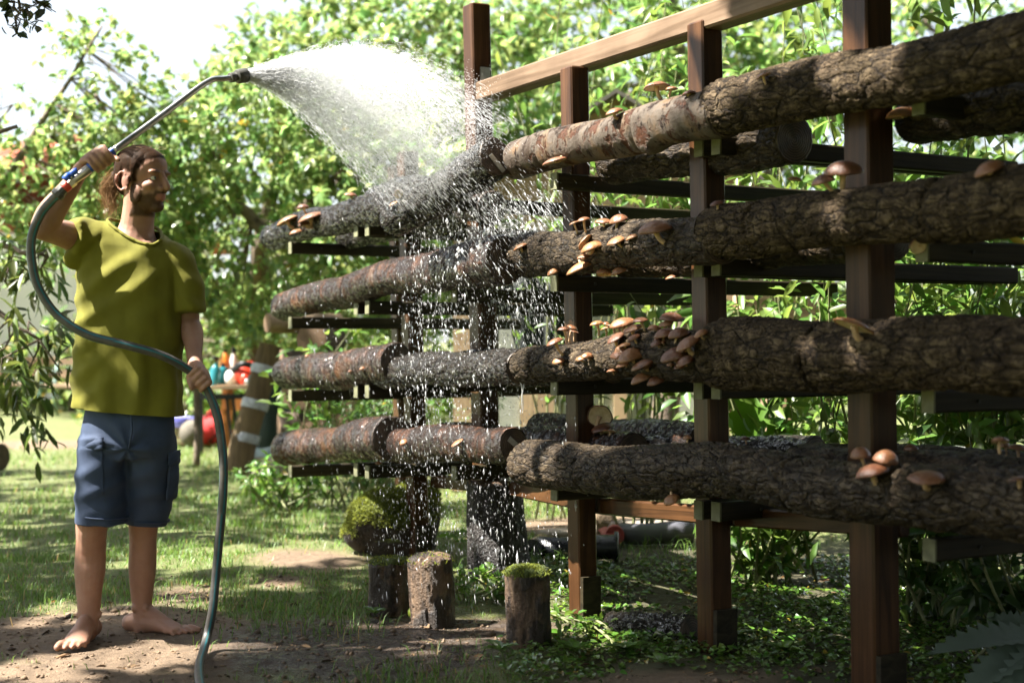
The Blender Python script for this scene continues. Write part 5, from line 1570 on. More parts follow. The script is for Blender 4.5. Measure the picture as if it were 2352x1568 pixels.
body = MB()
def hell(c, r): body.ell(H(*c), r, HR, 20, 14)
hell((-.012, 0, .034), (.100, .077, .087))
hell((-.040, 0, .010), (.072, .070, .075))
hell((.040, 0, .050), (.050, .060, .052))
hell((.030, 0, -.030), (.060, .057, .070))
hell((.030, 0, -.070), (.052, .047, .044))
hell((.064, 0, -.094), (.024, .026, .021))
for s in (-1, 1):
    hell((.077, s*.028, .026), (.015, .026, .0085))
    hell((.058, s*.040, -.022), (.026, .020, .018))
    hell((.093, s*.0125, -.034), (.011, .009, .009))
    hell((.016, s*.058, -.052), (.026, .010, .036))
    # ear: bowl, rim and lobe
    ec = (-.010, s*.078, -.008)
    rim = []
    for k in range(13):
        a = -1.9 + k/12*4.3
        rim.append(H(ec[0] - .012 + .0 - math.cos(a - .4)*-.0 + math.sin(a)*-.0 + .019*-math.cos(a) , s*(.080 + .010*(math.cos(a)*.5 + .5)), ec[2] + .033*math.sin(a)))
    body.tube(rim, [.0045]*13, 8, dome=True)
    hell((-.012, s*.077, -.008), (.019, .0085, .030))
    body.tube([H(.074, s*.016, .010), H(.0835, s*.029, .0135), H(.072, s*.044, .009)], [.0028, .0036, .0028], 8, dome=True)
    body.tube([H(.074, s*.017, -.001), H(.081, s*.029, -.0055), H(.070, s*.043, -.001)], [.0028, .0034, .0028], 8, dome=True)
    hell((-.004, s*.079, -.036), (.008, .006, .010))
body.tube([H(.086, 0, .022), H(.097, 0, .002), H(.112, 0, -.022), H(.114, 0, -.031)], [.009, .010, .011, .010], 12, dome=True)
body.tube([H(.078, -.026, -.058), H(.092, -.010, -.055), H(.094, 0, -.056), H(.092, .010, -.055), H(.078, .026, -.058)], [.003, .0058, .0062, .0058, .003], 8, dome=True)
body.tube([H(.076, -.024, -.061), H(.090, -.009, -.067), H(.0915, 0, -.068), H(.090, .009, -.067), H(.076, .024, -.061)], [.003, .0062, .0068, .0062, .003], 8, dome=True)
# neck and trunk under the shirt
body.tube(spline([H(-.012, 0, -.03), MP(318, 490), MP(313, 530, .01), MP(305, 575, .01)], 10), [(.056, .056), (.056, .056), (.056, .057), (.057, .058), (.058, .060), (.060, .062), (.065, .066), (.080, .072), (.10, .08), (.12, .085)], 20, ref=(0, 1, 0))
body.tube([MP(303, 560, .01), MP(303, 640), MP(300, 760), MP(298, 900), MP(292, 1000)], [(.13, .075), (.15, .09), (.14, .09), (.13, .095), (.12, .095)], 24, ref=(0, 1, 0))
# arms
RS, RE, RW = MP(195, 552, -.02), MP(98, 524, -.20), MP(190, 385, -.235)
body.tube(spline([RS, MP(150, 538, -.10), RE], 9), [.052, .054, .054, .052, .050, .047, .045, .044, .043], 16, dome=True)
body.tube(spline([RE, RE.lerp(RW, .30) + Vector((-.006, 0, .0)), RE.lerp(RW, .65), RW], 10), [.044, .047, .049, .047, .043, .039, .035, .031, .028, .027], 16, dome=True)
LS, LE, LW = MP(418, 600, .02), MP(433, 745, .03), MP(448, 838, -.10)
body.tube(spline([LS, LS.lerp(LE, .5), LE], 8), [.046, .046, .046, .045, .044, .043, .042, .041], 16, dome=True)
body.tube(spline([LE, LE.lerp(LW, .35) + Vector((.008, 0, 0)), LW], 9), [.041, .043, .043, .041, .038, .034, .030, .028, .027], 16, dome=True)
# legs
RK, RA = MP(212, 1190, -.02), MP(204, 1420, .0)
body.tube(spline([MP(235, 1000), MP(222, 1100), RK, MP(208, 1275, .015), MP(205, 1345, .01), RA, MP(202, 1450, -.01)], 22), [float(q) for q in np.interp(np.linspace(0, 1, 22), [0, .2, .42, .58, .72, .88, 1], [.072, .068, .053, .056, .044, .034, .036])], 18, dome=True)
LK, LA = MP(330, 1195, .10), MP(326, 1400, .12)
body.tube(spline([MP(350, 1000, .03), MP(338, 1100, .06), LK, MP(328, 1270, .115), MP(326, 1340, .12), LA, MP(327, 1440, .12)], 22), [float(q) for q in np.interp(np.linspace(0, 1, 22), [0, .2, .42, .58, .72, .88, 1], [.072, .066, .049, .051, .041, .032, .035])], 18, dome=True)
# feet: (heel, ball, toes)
def foot(ankle, fw, length, out_side):
    fw = Vector((fw[0], fw[1], 0)).normalized(); sd = Vector((-fw.y, fw.x, 0))*out_side
    g0 = Vector((ankle.x, ankle.y, 0))
    heel = g0 - fw*.045 + UP*.034
    body.ell(heel, (.034, .034, .034))
    body.tube([heel, g0 + fw*.02 + UP*.040, g0 + fw*.07 + UP*.036, g0 + fw*.115 + sd*.004 + UP*.026, g0 + fw*.150 + sd*.006 + UP*.018], [(.032, .034), (.034, .040), (.039, .034), (.045, .024), (.045, .016)], 16, ref=UP, dome=True)
    body.tube([ankle + UP*-.01, g0 + fw*.045 + UP*.062, g0 + fw*.10 + UP*.038], [.034, .031, .022], 14, dome=True)
    for i, (lat, ln, r) in enumerate(((-.034, .060, .0135), (-.011, .056, .0098), (.009, .050, .0092), (.026, .042, .0088), (.041, .032, .0088))):
        a = g0 + fw*(.150 - .008*i) + sd*lat + UP*.016
        body.tube([a, a + fw*ln*.55 + UP*.004, a + fw*ln - UP*(.016 - r)], [r*1.05, r, r*.95], 10, dome=True)
for q_, r_ in ((RA + Vector((-.034, 0, .012)), .013), (RA + Vector((.034, .0, .016)), .013), (LA + Vector((-.02, -.028, .012)), .013), (LA + Vector((.02, -.03, .010)), .012)):
    body.ell(q_, (r_, r_, r_*1.2))
body.tube([RK + Vector((-.012, .03, -.05)), MP(198, 1275, .045), MP(202, 1350, .03)], [.018, .034, .018], 12, dome=True)
foot(MP(203, 1432, -.0), (-.06, -1), .26, 1)
foot(Vector((LA.x, ZM + .12, .09)), (.96, -.26), .26, -1)

def fist(C, ax, out_, grip, wrist, side, thumb):
    """hand closed on a bar: C grip centre, ax bar direction (index to little finger is -ax), out_ from bar towards the knuckles"""
    ax = ax.normalized(); out_ = (out_ - ax*out_.dot(ax)).normalized(); fr = ax.cross(out_)*side
    kn = [C + ax*(.033 - .0215*i) + out_*(.030 - .002*abs(i - 1)) + fr*.010 for i in range(4)]
    # palm from wrist to knuckles
    for i in range(4):
        body.tube([wrist, wrist.lerp(kn[i], .55) + out_*.010, kn[i]], [.022, .0155, .0125], 10, dome=True)
    body.tube([wrist, C + out_*.012 - fr*.012], [.026, .020], 12, dome=True)
    for i in range(4):
        c0 = C + ax*(.033 - .0215*i)
        r = (.0102, .0105, .0102, .0088)[i]
        R = grip + r*.85
        pts = [kn[i]]
        for a in (35, 75, 120, 165, 205):
            q = math.radians(a)
            rr = R*(1.28 if a == 35 else 1.12 if a == 75 else 1.0)
            pts.append(c0 + out_*math.cos(q)*rr + fr*math.sin(q)*rr)
        body.tube(spline(pts, 14), [r*1.12]*3 + [r]*3 + [r*1.05]*3 + [r*.95]*5, 10, dome=True)
    body.tube(spline(thumb, 9), [.016, .0145, .013, .012, .0115, .0118, .0115, .0105, .009], 12, dome=True)

# lance line through the raised hand
LA0, LA1 = MP(120, 452, -.30), MP(262, 346, -.262)
lax = (LA1 - LA0).normalized()
RC = MP(232, 368, -.268)
perp = Vector((-lax.z, 0, lax.x)).normalized()
fist(RC, lax, perp*.85 + Vector((0, -.25, 0)), .0145, RW, 1, [RW + Vector((.01, -.01, .01)), MP(212, 362, -.235), MP(243, 352, -.235), MP(262, 362, -.262), MP(271, 367, -.285)])
# lower hand on the hose
hax = (MP(425, 842) - MP(480, 905)).normalized()
LC = MP(459, 872, -.145)
fist(LC, hax, Vector((.8, -.30, .45)), .0145, LW, -1, [LW + Vector((-.005, -.01, -.01)), MP(440, 855, -.135), MP(436, 872, -.165), MP(441, 892, -.172)])

me = remesh(body, .0040, 3, .5)
V = me_co(me)
loc = (V - np.array(HO)) @ np.array(HR)      # head-local coordinates
x, y, z = loc.T
head = (np.abs(x) < .16) & (np.abs(y) < .13) & (z > -.16) & (z < .15)
jit = .0035*sines(V, 160, 31)
line = np.interp(x, [-.01, .012, .035, .055, .072, .10], [-.02, -.020, -.046, -.056, -.050, -.044]) + jit
bd = head & (z < line) & (x > .0 + jit + np.clip((-.06 - z), 0, .1)*-.25) & (z > -.128)
bd |= head & (x > .074) & (z > -.0525) & (z < -.041) & (np.abs(y) < .030) & (x < .104)
bd |= head & (x > .004 + jit) & (x < .022 + jit) & (z < .02) & (z > -.05) & (np.abs(y) > .05)
lips = head & (x > .078) & (z > -.074) & (z < -.0525) & (np.abs(y) < .024)
brow = head & (x > .070) & (z > .024) & (z < .033) & (np.abs(y) > .012) & (np.abs(y) < .048)
hl = np.interp(x, [-.12, -.06, -.040, -.030, .006, .012, .024, .034, .046, .062, .085], [-.070, -.066, -.040, .018, .024, -.012, -.008, .028, .048, .064, .078])
scalp = head & (z > hl + .002*sines(V, 200, 34)) & ~((np.abs(y) > .0765) & (z < .03) & (x > -.04) & (x < .012))
T = np.zeros((len(V), 3))
T[scalp, 2] = 1.0
T[bd & ~lips, 0] = .92; T[brow, 0] = .75; T[lips, 1] = .75
ear = head & (np.abs(y) > .077) & (x < .012); T[ear, 1] = .25
ed = np.empty(len(me.edges)*2, np.int32); me.edges.foreach_get('vertices', ed); ed = ed.reshape(-1, 2)
deg = np.bincount(ed.ravel(), minlength=len(V))[:, None]
for _ in range(3):
    acc = np.zeros_like(T); np.add.at(acc, ed[:, 0], T[ed[:, 1]]); np.add.at(acc, ed[:, 1], T[ed[:, 0]])
    T = .4*T + .6*acc/np.maximum(deg, 1)
V2 = V + me_no(me)*(np.where(bd & ~lips, .0015, 0) + np.where(scalp, np.clip((z - hl)*.12, 0, .006), 0))[:, None]
me_set(me, V2 - np.array(man_base))
color_attr(me, 'tint', T)
link('body', me, M_skin, man)
# eyes
M_eye = simple('eye_white', (.75, .72, .68), .15, var=.05, bump=0)
M_iris = simple('iris', (.10, .14, .15), .1, var=.3, bump=0)
for s in (-1, 1):
    e = MB().ell(H(.0712, s*.030, .004), (.0108, .0108, .0108), HR, 16, 12).build('eye', M_eye, man, smooth=True)
    MB().ell(H(.0802, s*.0290, .0045), (.0028, .0050, .0050), HR, 12, 8).build('iris', M_iris, e, smooth=True)

# hair: cropped cap plus combed strands and a loose tail
M_hair, nt, out = nmat('hair'); g = NG(nt)
at = g.n('ShaderNodeAttribute'); at.attribute_name = 'col'
b_ = g.bsdf(None, at.outputs['Color'], .75, 0, None, Specular_IOR_Level=.08)
tr = g.n('ShaderNodeBsdfTranslucent'); g.l(at.outputs['Color'], tr.inputs['Color'])
mx = g.n('ShaderNodeMixShader'); mx.inputs[0].default_value = .4
g.l(b_.outputs[0], mx.inputs[1]); g.l(tr.outputs[0], mx.inputs[2]); g.l(mx.outputs[0], out.inputs['Surface'])
cap_m = simple('hair_cap', (.024, .013, .008), .7, var=.5, scale=60, bump=.8, bdist=.004)
hair = MB().tube(spline([H(-.100, 0, .028), H(-.122, 0, .012), H(-.126, 0, -.014)], 6), [.022, .028, .030, .028, .024, .016], 14, dome=True).build('hair', cap_m, man, smooth=True)

def strands(paths, w0, cols):
    Vs, Fs, Cs = [], [], []
    o = 0
    for pts, col in zip(paths, cols):
        A = np.array([tuple(q) for q in pts]); n = len(A)
        t = norm(np.gradient(A, axis=0))
        side = norm(np.cross(t, np.array([0, 1.0, .1]) + rng.normal(0, .5, 3)))
        w = np.linspace(1, .35, n)[:, None]*w0/2
        Vs.append(np.stack([A - side*w, A + side*w], 1).reshape(-1, 3))
        i = np.arange(n - 1)*2
        Fs.append(np.stack([i, i + 1, i + 3, i + 2], 1) + o); o += 2*n
        Cs.append(np.tile(col, (2*n, 1)))
    return np.concatenate(Vs), np.concatenate(Fs), np.concatenate(Cs)
paths, cols = [], []
for k in range(1100):                                 # combed back over the skull
    a = rng.uniform(-1.15, 1.15)
    p = []
    lift = rng.uniform(.0, .003)
    for f in np.linspace(0, 1, 9):
        th = 1.05 - f*2.35
        d = Vector((math.sin(th), 0, math.cos(th)))
        yy = a*.068*math.cos(min(1.4, abs(th))*.55)*(1 - .65*f*f)
        sh = math.sqrt(max(.05, 1 - (yy/.083)**2))
        p.append(H(-.014 + d.x*.1045*sh - (.012*f), yy, .034 + d.z*.0925*sh + lift*math.sin(f*3.1)))
    paths.append(p); cols.append(np.array([.020, .0105, .0055])*rng.uniform(.5, 2.0))
for k in range(520):                                 # tail hanging behind the neck
    s0 = H(-.115 + rng.normal(0, .008), rng.normal(0, .022), .015 + rng.normal(0, .018))
    e0 = P(rng.normal(253, 11), 495 + rng.uniform(-70, 14), ZM + .03 + rng.normal(0, .03))
    m1 = s0.lerp(e0, .3) + Vector((-.030 + rng.normal(0, .010), rng.normal(0, .012), -.01))
    m2 = s0.lerp(e0, .68) + Vector((-.006 + rng.normal(0, .012), rng.normal(0, .012), rng.normal(0, .01)))
    paths.append(spline([s0, m1, m2, e0], 10)); cols.append(np.array([.20, .115, .055])*rng.uniform(.4, 1.6))
for k in range(26):                                  # stray hairs
    a = rng.uniform(-.6, 1.1); s0 = H(-.018 + .1*math.sin(a), rng.normal(0, .03), .03 + .093*math.cos(a))
    q = s0 + Vector((rng.normal(0, .012), rng.normal(0, .01), rng.uniform(.0, .012)))
    paths.append(spline([s0, q, q + Vector((rng.normal(.015, .02), 0, rng.uniform(-.03, .01)))], 7)); cols.append(np.array([.45, .33, .2]))
Vh, Fh, Ch = strands(paths, .0013, cols)
me = mesh_np('strands', Vh - np.array(man_base), Fh); color_attr(me, 'col', Ch)
o = link('strands', me, M_hair, hair); o['kind'] = 'stuff'

# ------------------------------------------------------------------ clothes
m, nt, out = nmat('olive_jersey'); g = NG(nt)
v = g.coord('Object')
n1 = g.noise(v, 700, 2); n2 = g.noise(v, 7, 4); n3 = g.noise(g.coord('Object', (1, 1, .25)), 30, 4)
c = g.ramp(n2, [(.3, (.125, .118, .004)), (.7, (.175, .162, .007))])
g.bsdf(out, c, .88, 0, g.bump(g.math('ADD', g.math('MULTIPLY', n1, .25), g.math('MULTIPLY', n3, .8)), .35, .006), Sheen_Weight=.03)
M_shirt = m
m, nt, out = nmat('blue_twill'); g = NG(nt)
v = g.coord('Object')
n1 = g.noise(v, 600, 2); n2 = g.noise(v, 9, 4)
c = g.ramp(n2, [(.3, (.022, .038, .080)), (.7, (.040, .062, .118))])
g.bsdf(out, c, .8, 0, g.bump(g.math('ADD', g.math('MULTIPLY', n1, .25), n2), .35, .008), Sheen_Weight=.02)
M_short = m

def ring_stack(mb, rows, n=40):
    """rows: (centre, half width vector, half depth vector) stacked rings, closed"""
    vs_, fs = [], []
    for c, hx_, hy_, pw in rows:
        for k in range(n):
            a = 2*math.pi*k/n
            ca, sa = math.cos(a), math.sin(a)
            vs_.append(c + hx_*math.copysign(abs(ca)**pw, ca) + hy_*math.copysign(abs(sa)**pw, sa))
    for i in range(len(rows) - 1):
        for k in range(n):
            j = (k + 1) % n
            fs.append((i*n + k, i*n + j, i*n + n + j, i*n + n + k))
    fs.append(tuple(range(n))[::-1]); fs.append(tuple(range((len(rows) - 1)*n, len(rows)*n)))
    mb.add(vs_, fs)
sh = MB()
TY = Vector((0, 1, 0))
rows = []
for cx, py, hw, hd, dz, tl in ((296, 962, 121, .150, 0, .10), (297, 930, 121, .150, 0, .09), (297, 880, 121, .148, 0, .08), (298, 800, 117, .142, 0, .07), (298, 720, 116, .138, 0, .07), (298, 650, 117, .132, 0, .07), (300, 600, 117, .122, 0, .09), (301, 568, 114, .110, .0, .12), (302, 545, 100, .098, .005, .16), (308, 528, 74, .082, .01, .2), (312, 516, 52, .070, .01, .22)):
    c = MP(cx, py, dz)
    rows.append((c, Vector((hw/FD*ZM, 0, -hw/FD*ZM*tl)), Vector((0, hd, 0)), .85))
ring_stack(sh, rows)
# raised sleeve with a hanging lower edge, lowered sleeve
sh.tube(spline([MP(235, 560, -.0), MP(196, 548, -.045), MP(163, 541, -.085)], 6), [(.092, .088), (.088, .080), (.082, .076), (.076, .070), (.072, .066), (.070, .064)], 24, ref=UP)
sh.tube(spline([MP(215, 590, -.02), MP(185, 590, -.06), MP(160, 600, -.085)], 5), [(.06, .07), (.05, .06), (.04, .05), (.03, .042), (.022, .036)], 18, dome=True)
sh.tube(spline([MP(378, 588, .0), MP(408, 606, -.005), MP(430, 655, -.01), MP(435, 716, -.012)], 9), [.064, .066, .064, .060, .057, .056, .056, .057, .058], 24, dome=False)
me = remesh(sh, .0065, 5, .5)
V = me_co(me); N = me_no(me)
px = 1176 + FD*V[:, 0]/V[:, 1]; py = 784 - FD*(V[:, 2] - CAM_H)/V[:, 1]
def ridge(ph): return (.5 + .5*np.cos(2*ph))**1.35
wp = sines(V, 7, 53); wp2 = sines(V, 11, 57)
fold = .0018*sines(V, 75, 58) + .0028*sines(V*np.array([1, 1, .30]), 40, 51) + .0035*sines(V, 15, 52)
u_ = (px - 200)*.58 + (py - 540)*.82
fold += .0115*ridge(u_/24.0 + .75*wp)*np.exp(-((px - 270)/110)**2 - ((py - 640)/95)**2)
fold += .0120*ridge((px - 300)/26.0 + (py - 900)/150 + .7*wp2)*np.clip((py - 730)/170, 0, 1)
fold += .0085*ridge((py - 600)/20.0 + (px - 200)/26 + .6*wp)*np.exp(-((px - 190)/45)**2)
fold += .0075*ridge(((px - 420) - (py - 800)*.5)/20.0 + .6*wp)*np.exp(-((px - 400)/50)**2 - ((py - 820)/120)**2)
fold += .0060*ridge((py - 640)/17.0 - (px - 430)/30 + .5*wp2)*np.exp(-((px - 440)/30)**2)
fold -= .004
V = V + N*fold[:, None]
hemcut = (py > 935 + (px - 180)*.085)
me_set(me, V - np.array(man_base))
shirt = link('tshirt', me, M_shirt, man)
# trim the shirt below the hem line and open it
bm = bmesh.new(); bm.from_mesh(me)
pt = MP(298, 945) - man_base
bmesh.ops.bisect_plane(bm, geom=bm.verts[:] + bm.edges[:] + bm.faces[:], plane_co=pt, plane_no=Vector((-.085, 0, -1)), clear_outer=True)
bm.to_mesh(me); bm.free()
me.polygons.foreach_set('use_smooth', np.ones(len(me.polygons), dtype=bool))
so = shirt.modifiers.new('thick', 'SOLIDIFY'); so.thickness = .003; so.offset = -1
# open the neck, then lay a neckband along the edge
nk_x = [244, 252, 262, 290, 325, 350, 362, 372]; nk_y = [503, 512, 521, 541, 557, 561, 555, 546]
bm = bmesh.new(); bm.from_mesh(me)
kill = []
for v_ in bm.verts:
    w_ = v_.co + man_base
    px_ = 1176 + FD*w_.x/w_.y; py_ = 784 - FD*(w_.z - CAM_H)/w_.y
    if w_.y < ZM + .03 and 244 < px_ < 372 and py_ < np.interp(px_, nk_x, nk_y): kill.append(v_)
    elif w_.y >= ZM + .03 and 258 < px_ < 362 and py_ < 520: kill.append(v_)
bmesh.ops.delete(bm, geom=kill, context='VERTS')
bm.to_mesh(me); bm.free()
V = me_co(me) + np.array(man_base)
px = 1176 + FD*V[:, 0]/V[:, 1]; py = 784 - FD*(V[:, 2] - CAM_H)/V[:, 1]
nb = []
for qx in np.linspace(246, 371, 26):
    qy = np.interp(qx, nk_x, nk_y) + 2
    dd = (px - qx)**2 + (py - qy)**2 + 1e5*(V[:, 1] > ZM + .02)
    k_ = int(dd.argmin()); nb.append(P(qx, qy, V[k_, 1] - .002))
nb += [MP(368, 530, .05), MP(345, 520, .085), MP(312, 515, .095), MP(275, 508, .085), MP(252, 503, .05)]
nb.append(nb[0])
MB().tube(spline(nb, 80), .0062, 8, cap=False).build('neckband', M_shirt, shirt, smooth=True)
# shorts
st = MB()
def leg_rows(cs):
    rows = []
    for cx, py, hw, hd, dz in cs:
        rows.append((MP(cx, py, dz), Vector((hw/FD*ZM, 0, 0)), Vector((0, hd, 0)), .9))
    ring_stack(st, rows)
leg_rows([(297, 890, 98, .120, 0), (297, 940, 102, .124, 0), (295, 985, 108, .132, .005), (294, 1020, 109, .136, .01), (292, 1050, 104, .128, .02)])
leg_rows([(238, 1000, 56, .126, 0), (236, 1080, 58, .12, -.005), (234, 1140, 57, .112, -.01), (235, 1203, 56, .105, -.015)])
leg_rows([(350, 1000, 56, .126, .02), (349, 1080, 58, .12, .06), (345, 1140, 53, .11, .08), (338, 1215, 44, .095, .095)])
me = remesh(st, .0065, 5, .5)
V = me_co(me); N = me_no(me)
px = 1176 + FD*V[:, 0]/V[:, 1]; py = 784 - FD*(V[:, 2] - CAM_H)/V[:, 1]
wp = sines(V, 8, 63); wp2 = sines(V, 13, 64)
fold = .0030*sines(V*np.array([1, 1, .6]), 30, 61)
an = np.arctan2(py - 1030, px - 292); rd = np.hypot(px - 292, py - 1030)
fold += .010*ridge(an*3.2 + .8*wp)*np.exp(-(rd/95)**2)
fold += .0075*ridge((py - 1120)/19.0 + (px - 235)/60 + .8*wp2)*np.exp(-((py - 1110)/70)**2)
fold += .0060*ridge((px - 235)/24.0 + .6*wp)*np.clip((py - 1110)/90, 0, 1)
fold -= .004
V = V + N*fold[:, None]
me_set(me, V - np.array(man_base))
shorts = link('shorts', me, M_short, man)
bm = bmesh.new(); bm.from_mesh(me)
bmesh.ops.bisect_plane(bm, geom=bm.verts[:] + bm.edges[:] + bm.faces[:], plane_co=MP(240, 1201) - man_base, plane_no=Vector((-.10, 0, -1)), clear_outer=True)
bm.to_mesh(me); bm.free()
me.polygons.foreach_set('use_smooth', np.ones(len(me.polygons), dtype=bool))
so = shorts.modifiers.new('thick', 'SOLIDIFY'); so.thickness = .004; so.offset = -1
# stitched hems
def hem_line(px_c, hw, hd, py_, dz, tilt, name, mat_, parent, r):
    pts = [MP(px_c, py_, dz) + Vector((math.cos(a)*hw/FD*ZM, math.sin(a)*hd, -math.cos(a)*hw/FD*ZM*tilt)) for a in np.linspace(0, 2*math.pi, 40)]
    MB().tube(pts, r, 6, cap=False).build(name, mat_, parent, smooth=True)
hem_line(236, 57.5, .110, 1182, -.013, .1, 'hem', M_short, shorts, .0035)
hem_line(340, 47.5, .100, 1192, .09, .1, 'hem', M_short, shorts, .0035)
# cargo pockets
def patch(corners, bulge, off, name, parent, nx=10, ny=10, th=.004):
    A, B, C_, D_ = corners
    vs_ = []
    for j in range(ny + 1):
        for i in range(nx + 1):
            u, w = i/nx, j/ny
            q = (A*(1 - u) + B*u)*(1 - w) + (D_*(1 - u) + C_*u)*w
            n_ = (B - A).cross(D_ - A).normalized()
            if n_.y > 0: n_ = -n_
            vs_.append(q + n_*(bulge*math.sin(math.pi*u)*(.35 + .65*math.sin(math.pi*w)) + .0016*math.sin(u*9 + w*14)))
    fs = [(j*(nx + 1) + i, j*(nx + 1) + i + 1, (j + 1)*(nx + 1) + i + 1, (j + 1)*(nx + 1) + i) for j in range(ny) for i in range(nx)]
    o = MB().add(vs_, fs).build(name, M_short, parent, smooth=True)
    s_ = o.modifiers.new('thick', 'SOLIDIFY'); s_.thickness = th
    return o
pk = patch([MP(184, 1035, -.055), MP(236, 1030, -.121), MP(240, 1135, -.119), MP(183, 1128, -.050)], .020, 0, 'cargo_pocket', shorts)
patch([MP(181, 1010, -.055), MP(238, 1003, -.130), MP(237, 1030, -.138), MP(181, 1045, -.062)], .022, 0, 'pocket_flap', pk, th=.005)
pk = patch([MP(388, 1060, -.02), MP(410, 1050, .05), MP(405, 1140, .07), MP(380, 1150, .0)], .016, 0, 'cargo_pocket', shorts)
patch([MP(385, 1040, -.03), MP(412, 1032, .05), MP(411, 1062, .05), MP(387, 1070, -.03)], .010, 0, 'pocket_flap', pk, th=.005)
MB().tube([MP(301, 935, -.124), MP(303, 990, -.137), MP(296, 1030, -.130)], .0035, 6).build('fly_seam', M_short, shorts, smooth=True)

# ================================================================== hose and lance
m, nt, out = nmat('hose_rubber'); g = NG(nt)
at = g.n('ShaderNodeAttribute'); at.attribute_name = 'col'
v = g.coord('Object'); n1 = g.noise(v, 30, 5); n2 = g.noise(v, 160, 3)
c = g.mix(g.ramp(n1, [(.45, 0.0), (.75, .35)]), at.outputs['Color'], (.20, .175, .14))
g.bsdf(out, c, .45, 0, g.bump(n2, .2, .002))
M_hose = m
hp = [MP(133, 448, -.305), MP(118, 462, -.30), MP(92, 495, -.29), MP(73, 545, -.28), MP(73, 600, -.275), MP(88, 660, -.27), MP(130, 722, -.265), MP(200, 768, -.26), MP(285, 791, -.25), MP(360, 812, -.22), MP(415, 838, -.18), MP(459, 872, -.145), MP(484, 912, -.135), MP(503, 972, -.14), MP(513, 1060, -.15), MP(512, 1140, -.15), MP(504, 1230, -.15), MP(496, 1320, -.16), MP(488, 1400, -.18)]
gr = [(476, 1470, 4.93), (466, 1510, 4.82), (458, 1545, 4.62), (463, 1600, 4.32), (500, 1720, 3.85), (600, 1900, 3.2)]
for px_, py_, z_ in gr:
    q = P(px_, 784 + (CAM_H - .016)*FD/z_, z_); hp.append(Vector((q.x, z_, .016 if py_ > 1480 else .05)))
ch = spline(hp, 260)
n = 20
mb = MB().tube(ch, .0152, n)
me = mb.mesh('garden_hose', man_base)
C = np.tile([.055, .052, .048], (len(me.vertices), 1))
for i in range(260):
    for k in range(n):
        if (k + i*.012) % n < 1.0 or abs(((k + i*.012) - 7) % n) < 1.0 or abs(((k + i*.012) - 13) % n) < 1.0:
            C[i*n + k] = (.012, .20, .24)
color_attr(me, 'col', C)
hose = link('garden_hose', me, M_hose); hose.location = man_base
tag(hose, 'thick grey garden hose with turquoise stripes looping from the lance down to the ground', 'hose')

LP = thing('water_lance', 'long aluminium watering lance with blue handle and grey spray head', 'lance', MP(200, 400, -.285))
M_alu = simple('brushed_aluminium', (.62, .62, .60), .28, 1.0, var=.08, scale=30, bump=.1)
M_brass = simple('nickel_fitting', (.50, .46, .40), .3, 1.0, var=.15, scale=30, bump=.1)
M_blue = simple('blue_plastic', (.015, .07, .36), .35, var=.15, bump=0)
M_redp = simple('red_ring', (.55, .06, .035), .35, var=.1, bump=0)
M_dkgrey = simple('dark_grey_plastic', (.075, .072, .062), .45, var=.2, bump=.1)
def along(a, b, prof, name, mat, n=18, sharp=35):
    d = (b - a); L = d.length
    return MB().lathe([(r, f*L) for f, r in prof], a, d, n).build(name, mat, LP, smooth=True, sharp=sharp)
def LL(f): return LA0.lerp(LA1, f)
along(MP(128, 452, -.303), MP(146, 433, -.298), [(0, .017), (.1, .023), (.5, .024), (.52, .020), (1, .019)], 'hose_nut', M_dkgrey, 10)
along(MP(144, 435, -.298), MP(160, 422, -.293), [(0, .017), (.2, .019), (.8, .019), (1, .015)], 'red_collar', M_redp)
along(MP(159, 423, -.293), MP(170, 414, -.29), [(0, .018), (1, .018)], 'hex_nut', M_brass, 6)
along(MP(170, 414, -.29), MP(205, 387, -.279), [(0, .014), (.3, .015), (.5, .0165), (.9, .0175), (1, .016)], 'valve_body', M_brass)
MB().tube(spline([MP(166, 409, -.30), MP(160, 403, -.31), MP(152, 408, -.315), MP(148, 413, -.315)], 8), [(.012, .005)]*8, 8, ref=(0, 1, 0)).build('valve_lever', M_blue, LP, smooth=True)
MB().tube(spline([MP(161, 402, -.31), MP(170, 395, -.308), MP(178, 392, -.305)], 6), [(.011, .005)]*6, 8, ref=(0, 1, 0)).build('valve_lever', M_blue, LP, smooth=True)
MB().tube([MP(168, 410, -.292), MP(163, 403, -.308)], .008, 10).build('valve_stem', M_brass, LP, smooth=True)
along(MP(204, 388, -.279), MP(262, 346, -.262), [(0, .0155), (.05, .018), (.5, .0165), (1, .0145)], 'grip', M_blue)
pipe = [MP(260, 347, -.262), MP(330, 296, -.18), MP(400, 244, -.09), MP(450, 206, -.03), MP(474, 190, .0), MP(492, 182, .02), MP(512, 181, .04), MP(532, 178, .06)]
MB().tube(spline(pipe, 60), [float(q) for q in np.linspace(.0120, .0100, 60)], 16).build('pipe', M_alu, LP, smooth=True)
NZ0, NZ1 = MP(528, 179, .055), MP(566, 173, .105)
along(NZ0, NZ1, [(0, .016), (.02, .018), (.25, .018), (.27, .0145), (.38, .0145), (.42, .024), (.50, .026), (.95, .027), (1, .025)], 'spray_head', M_dkgrey, 22)
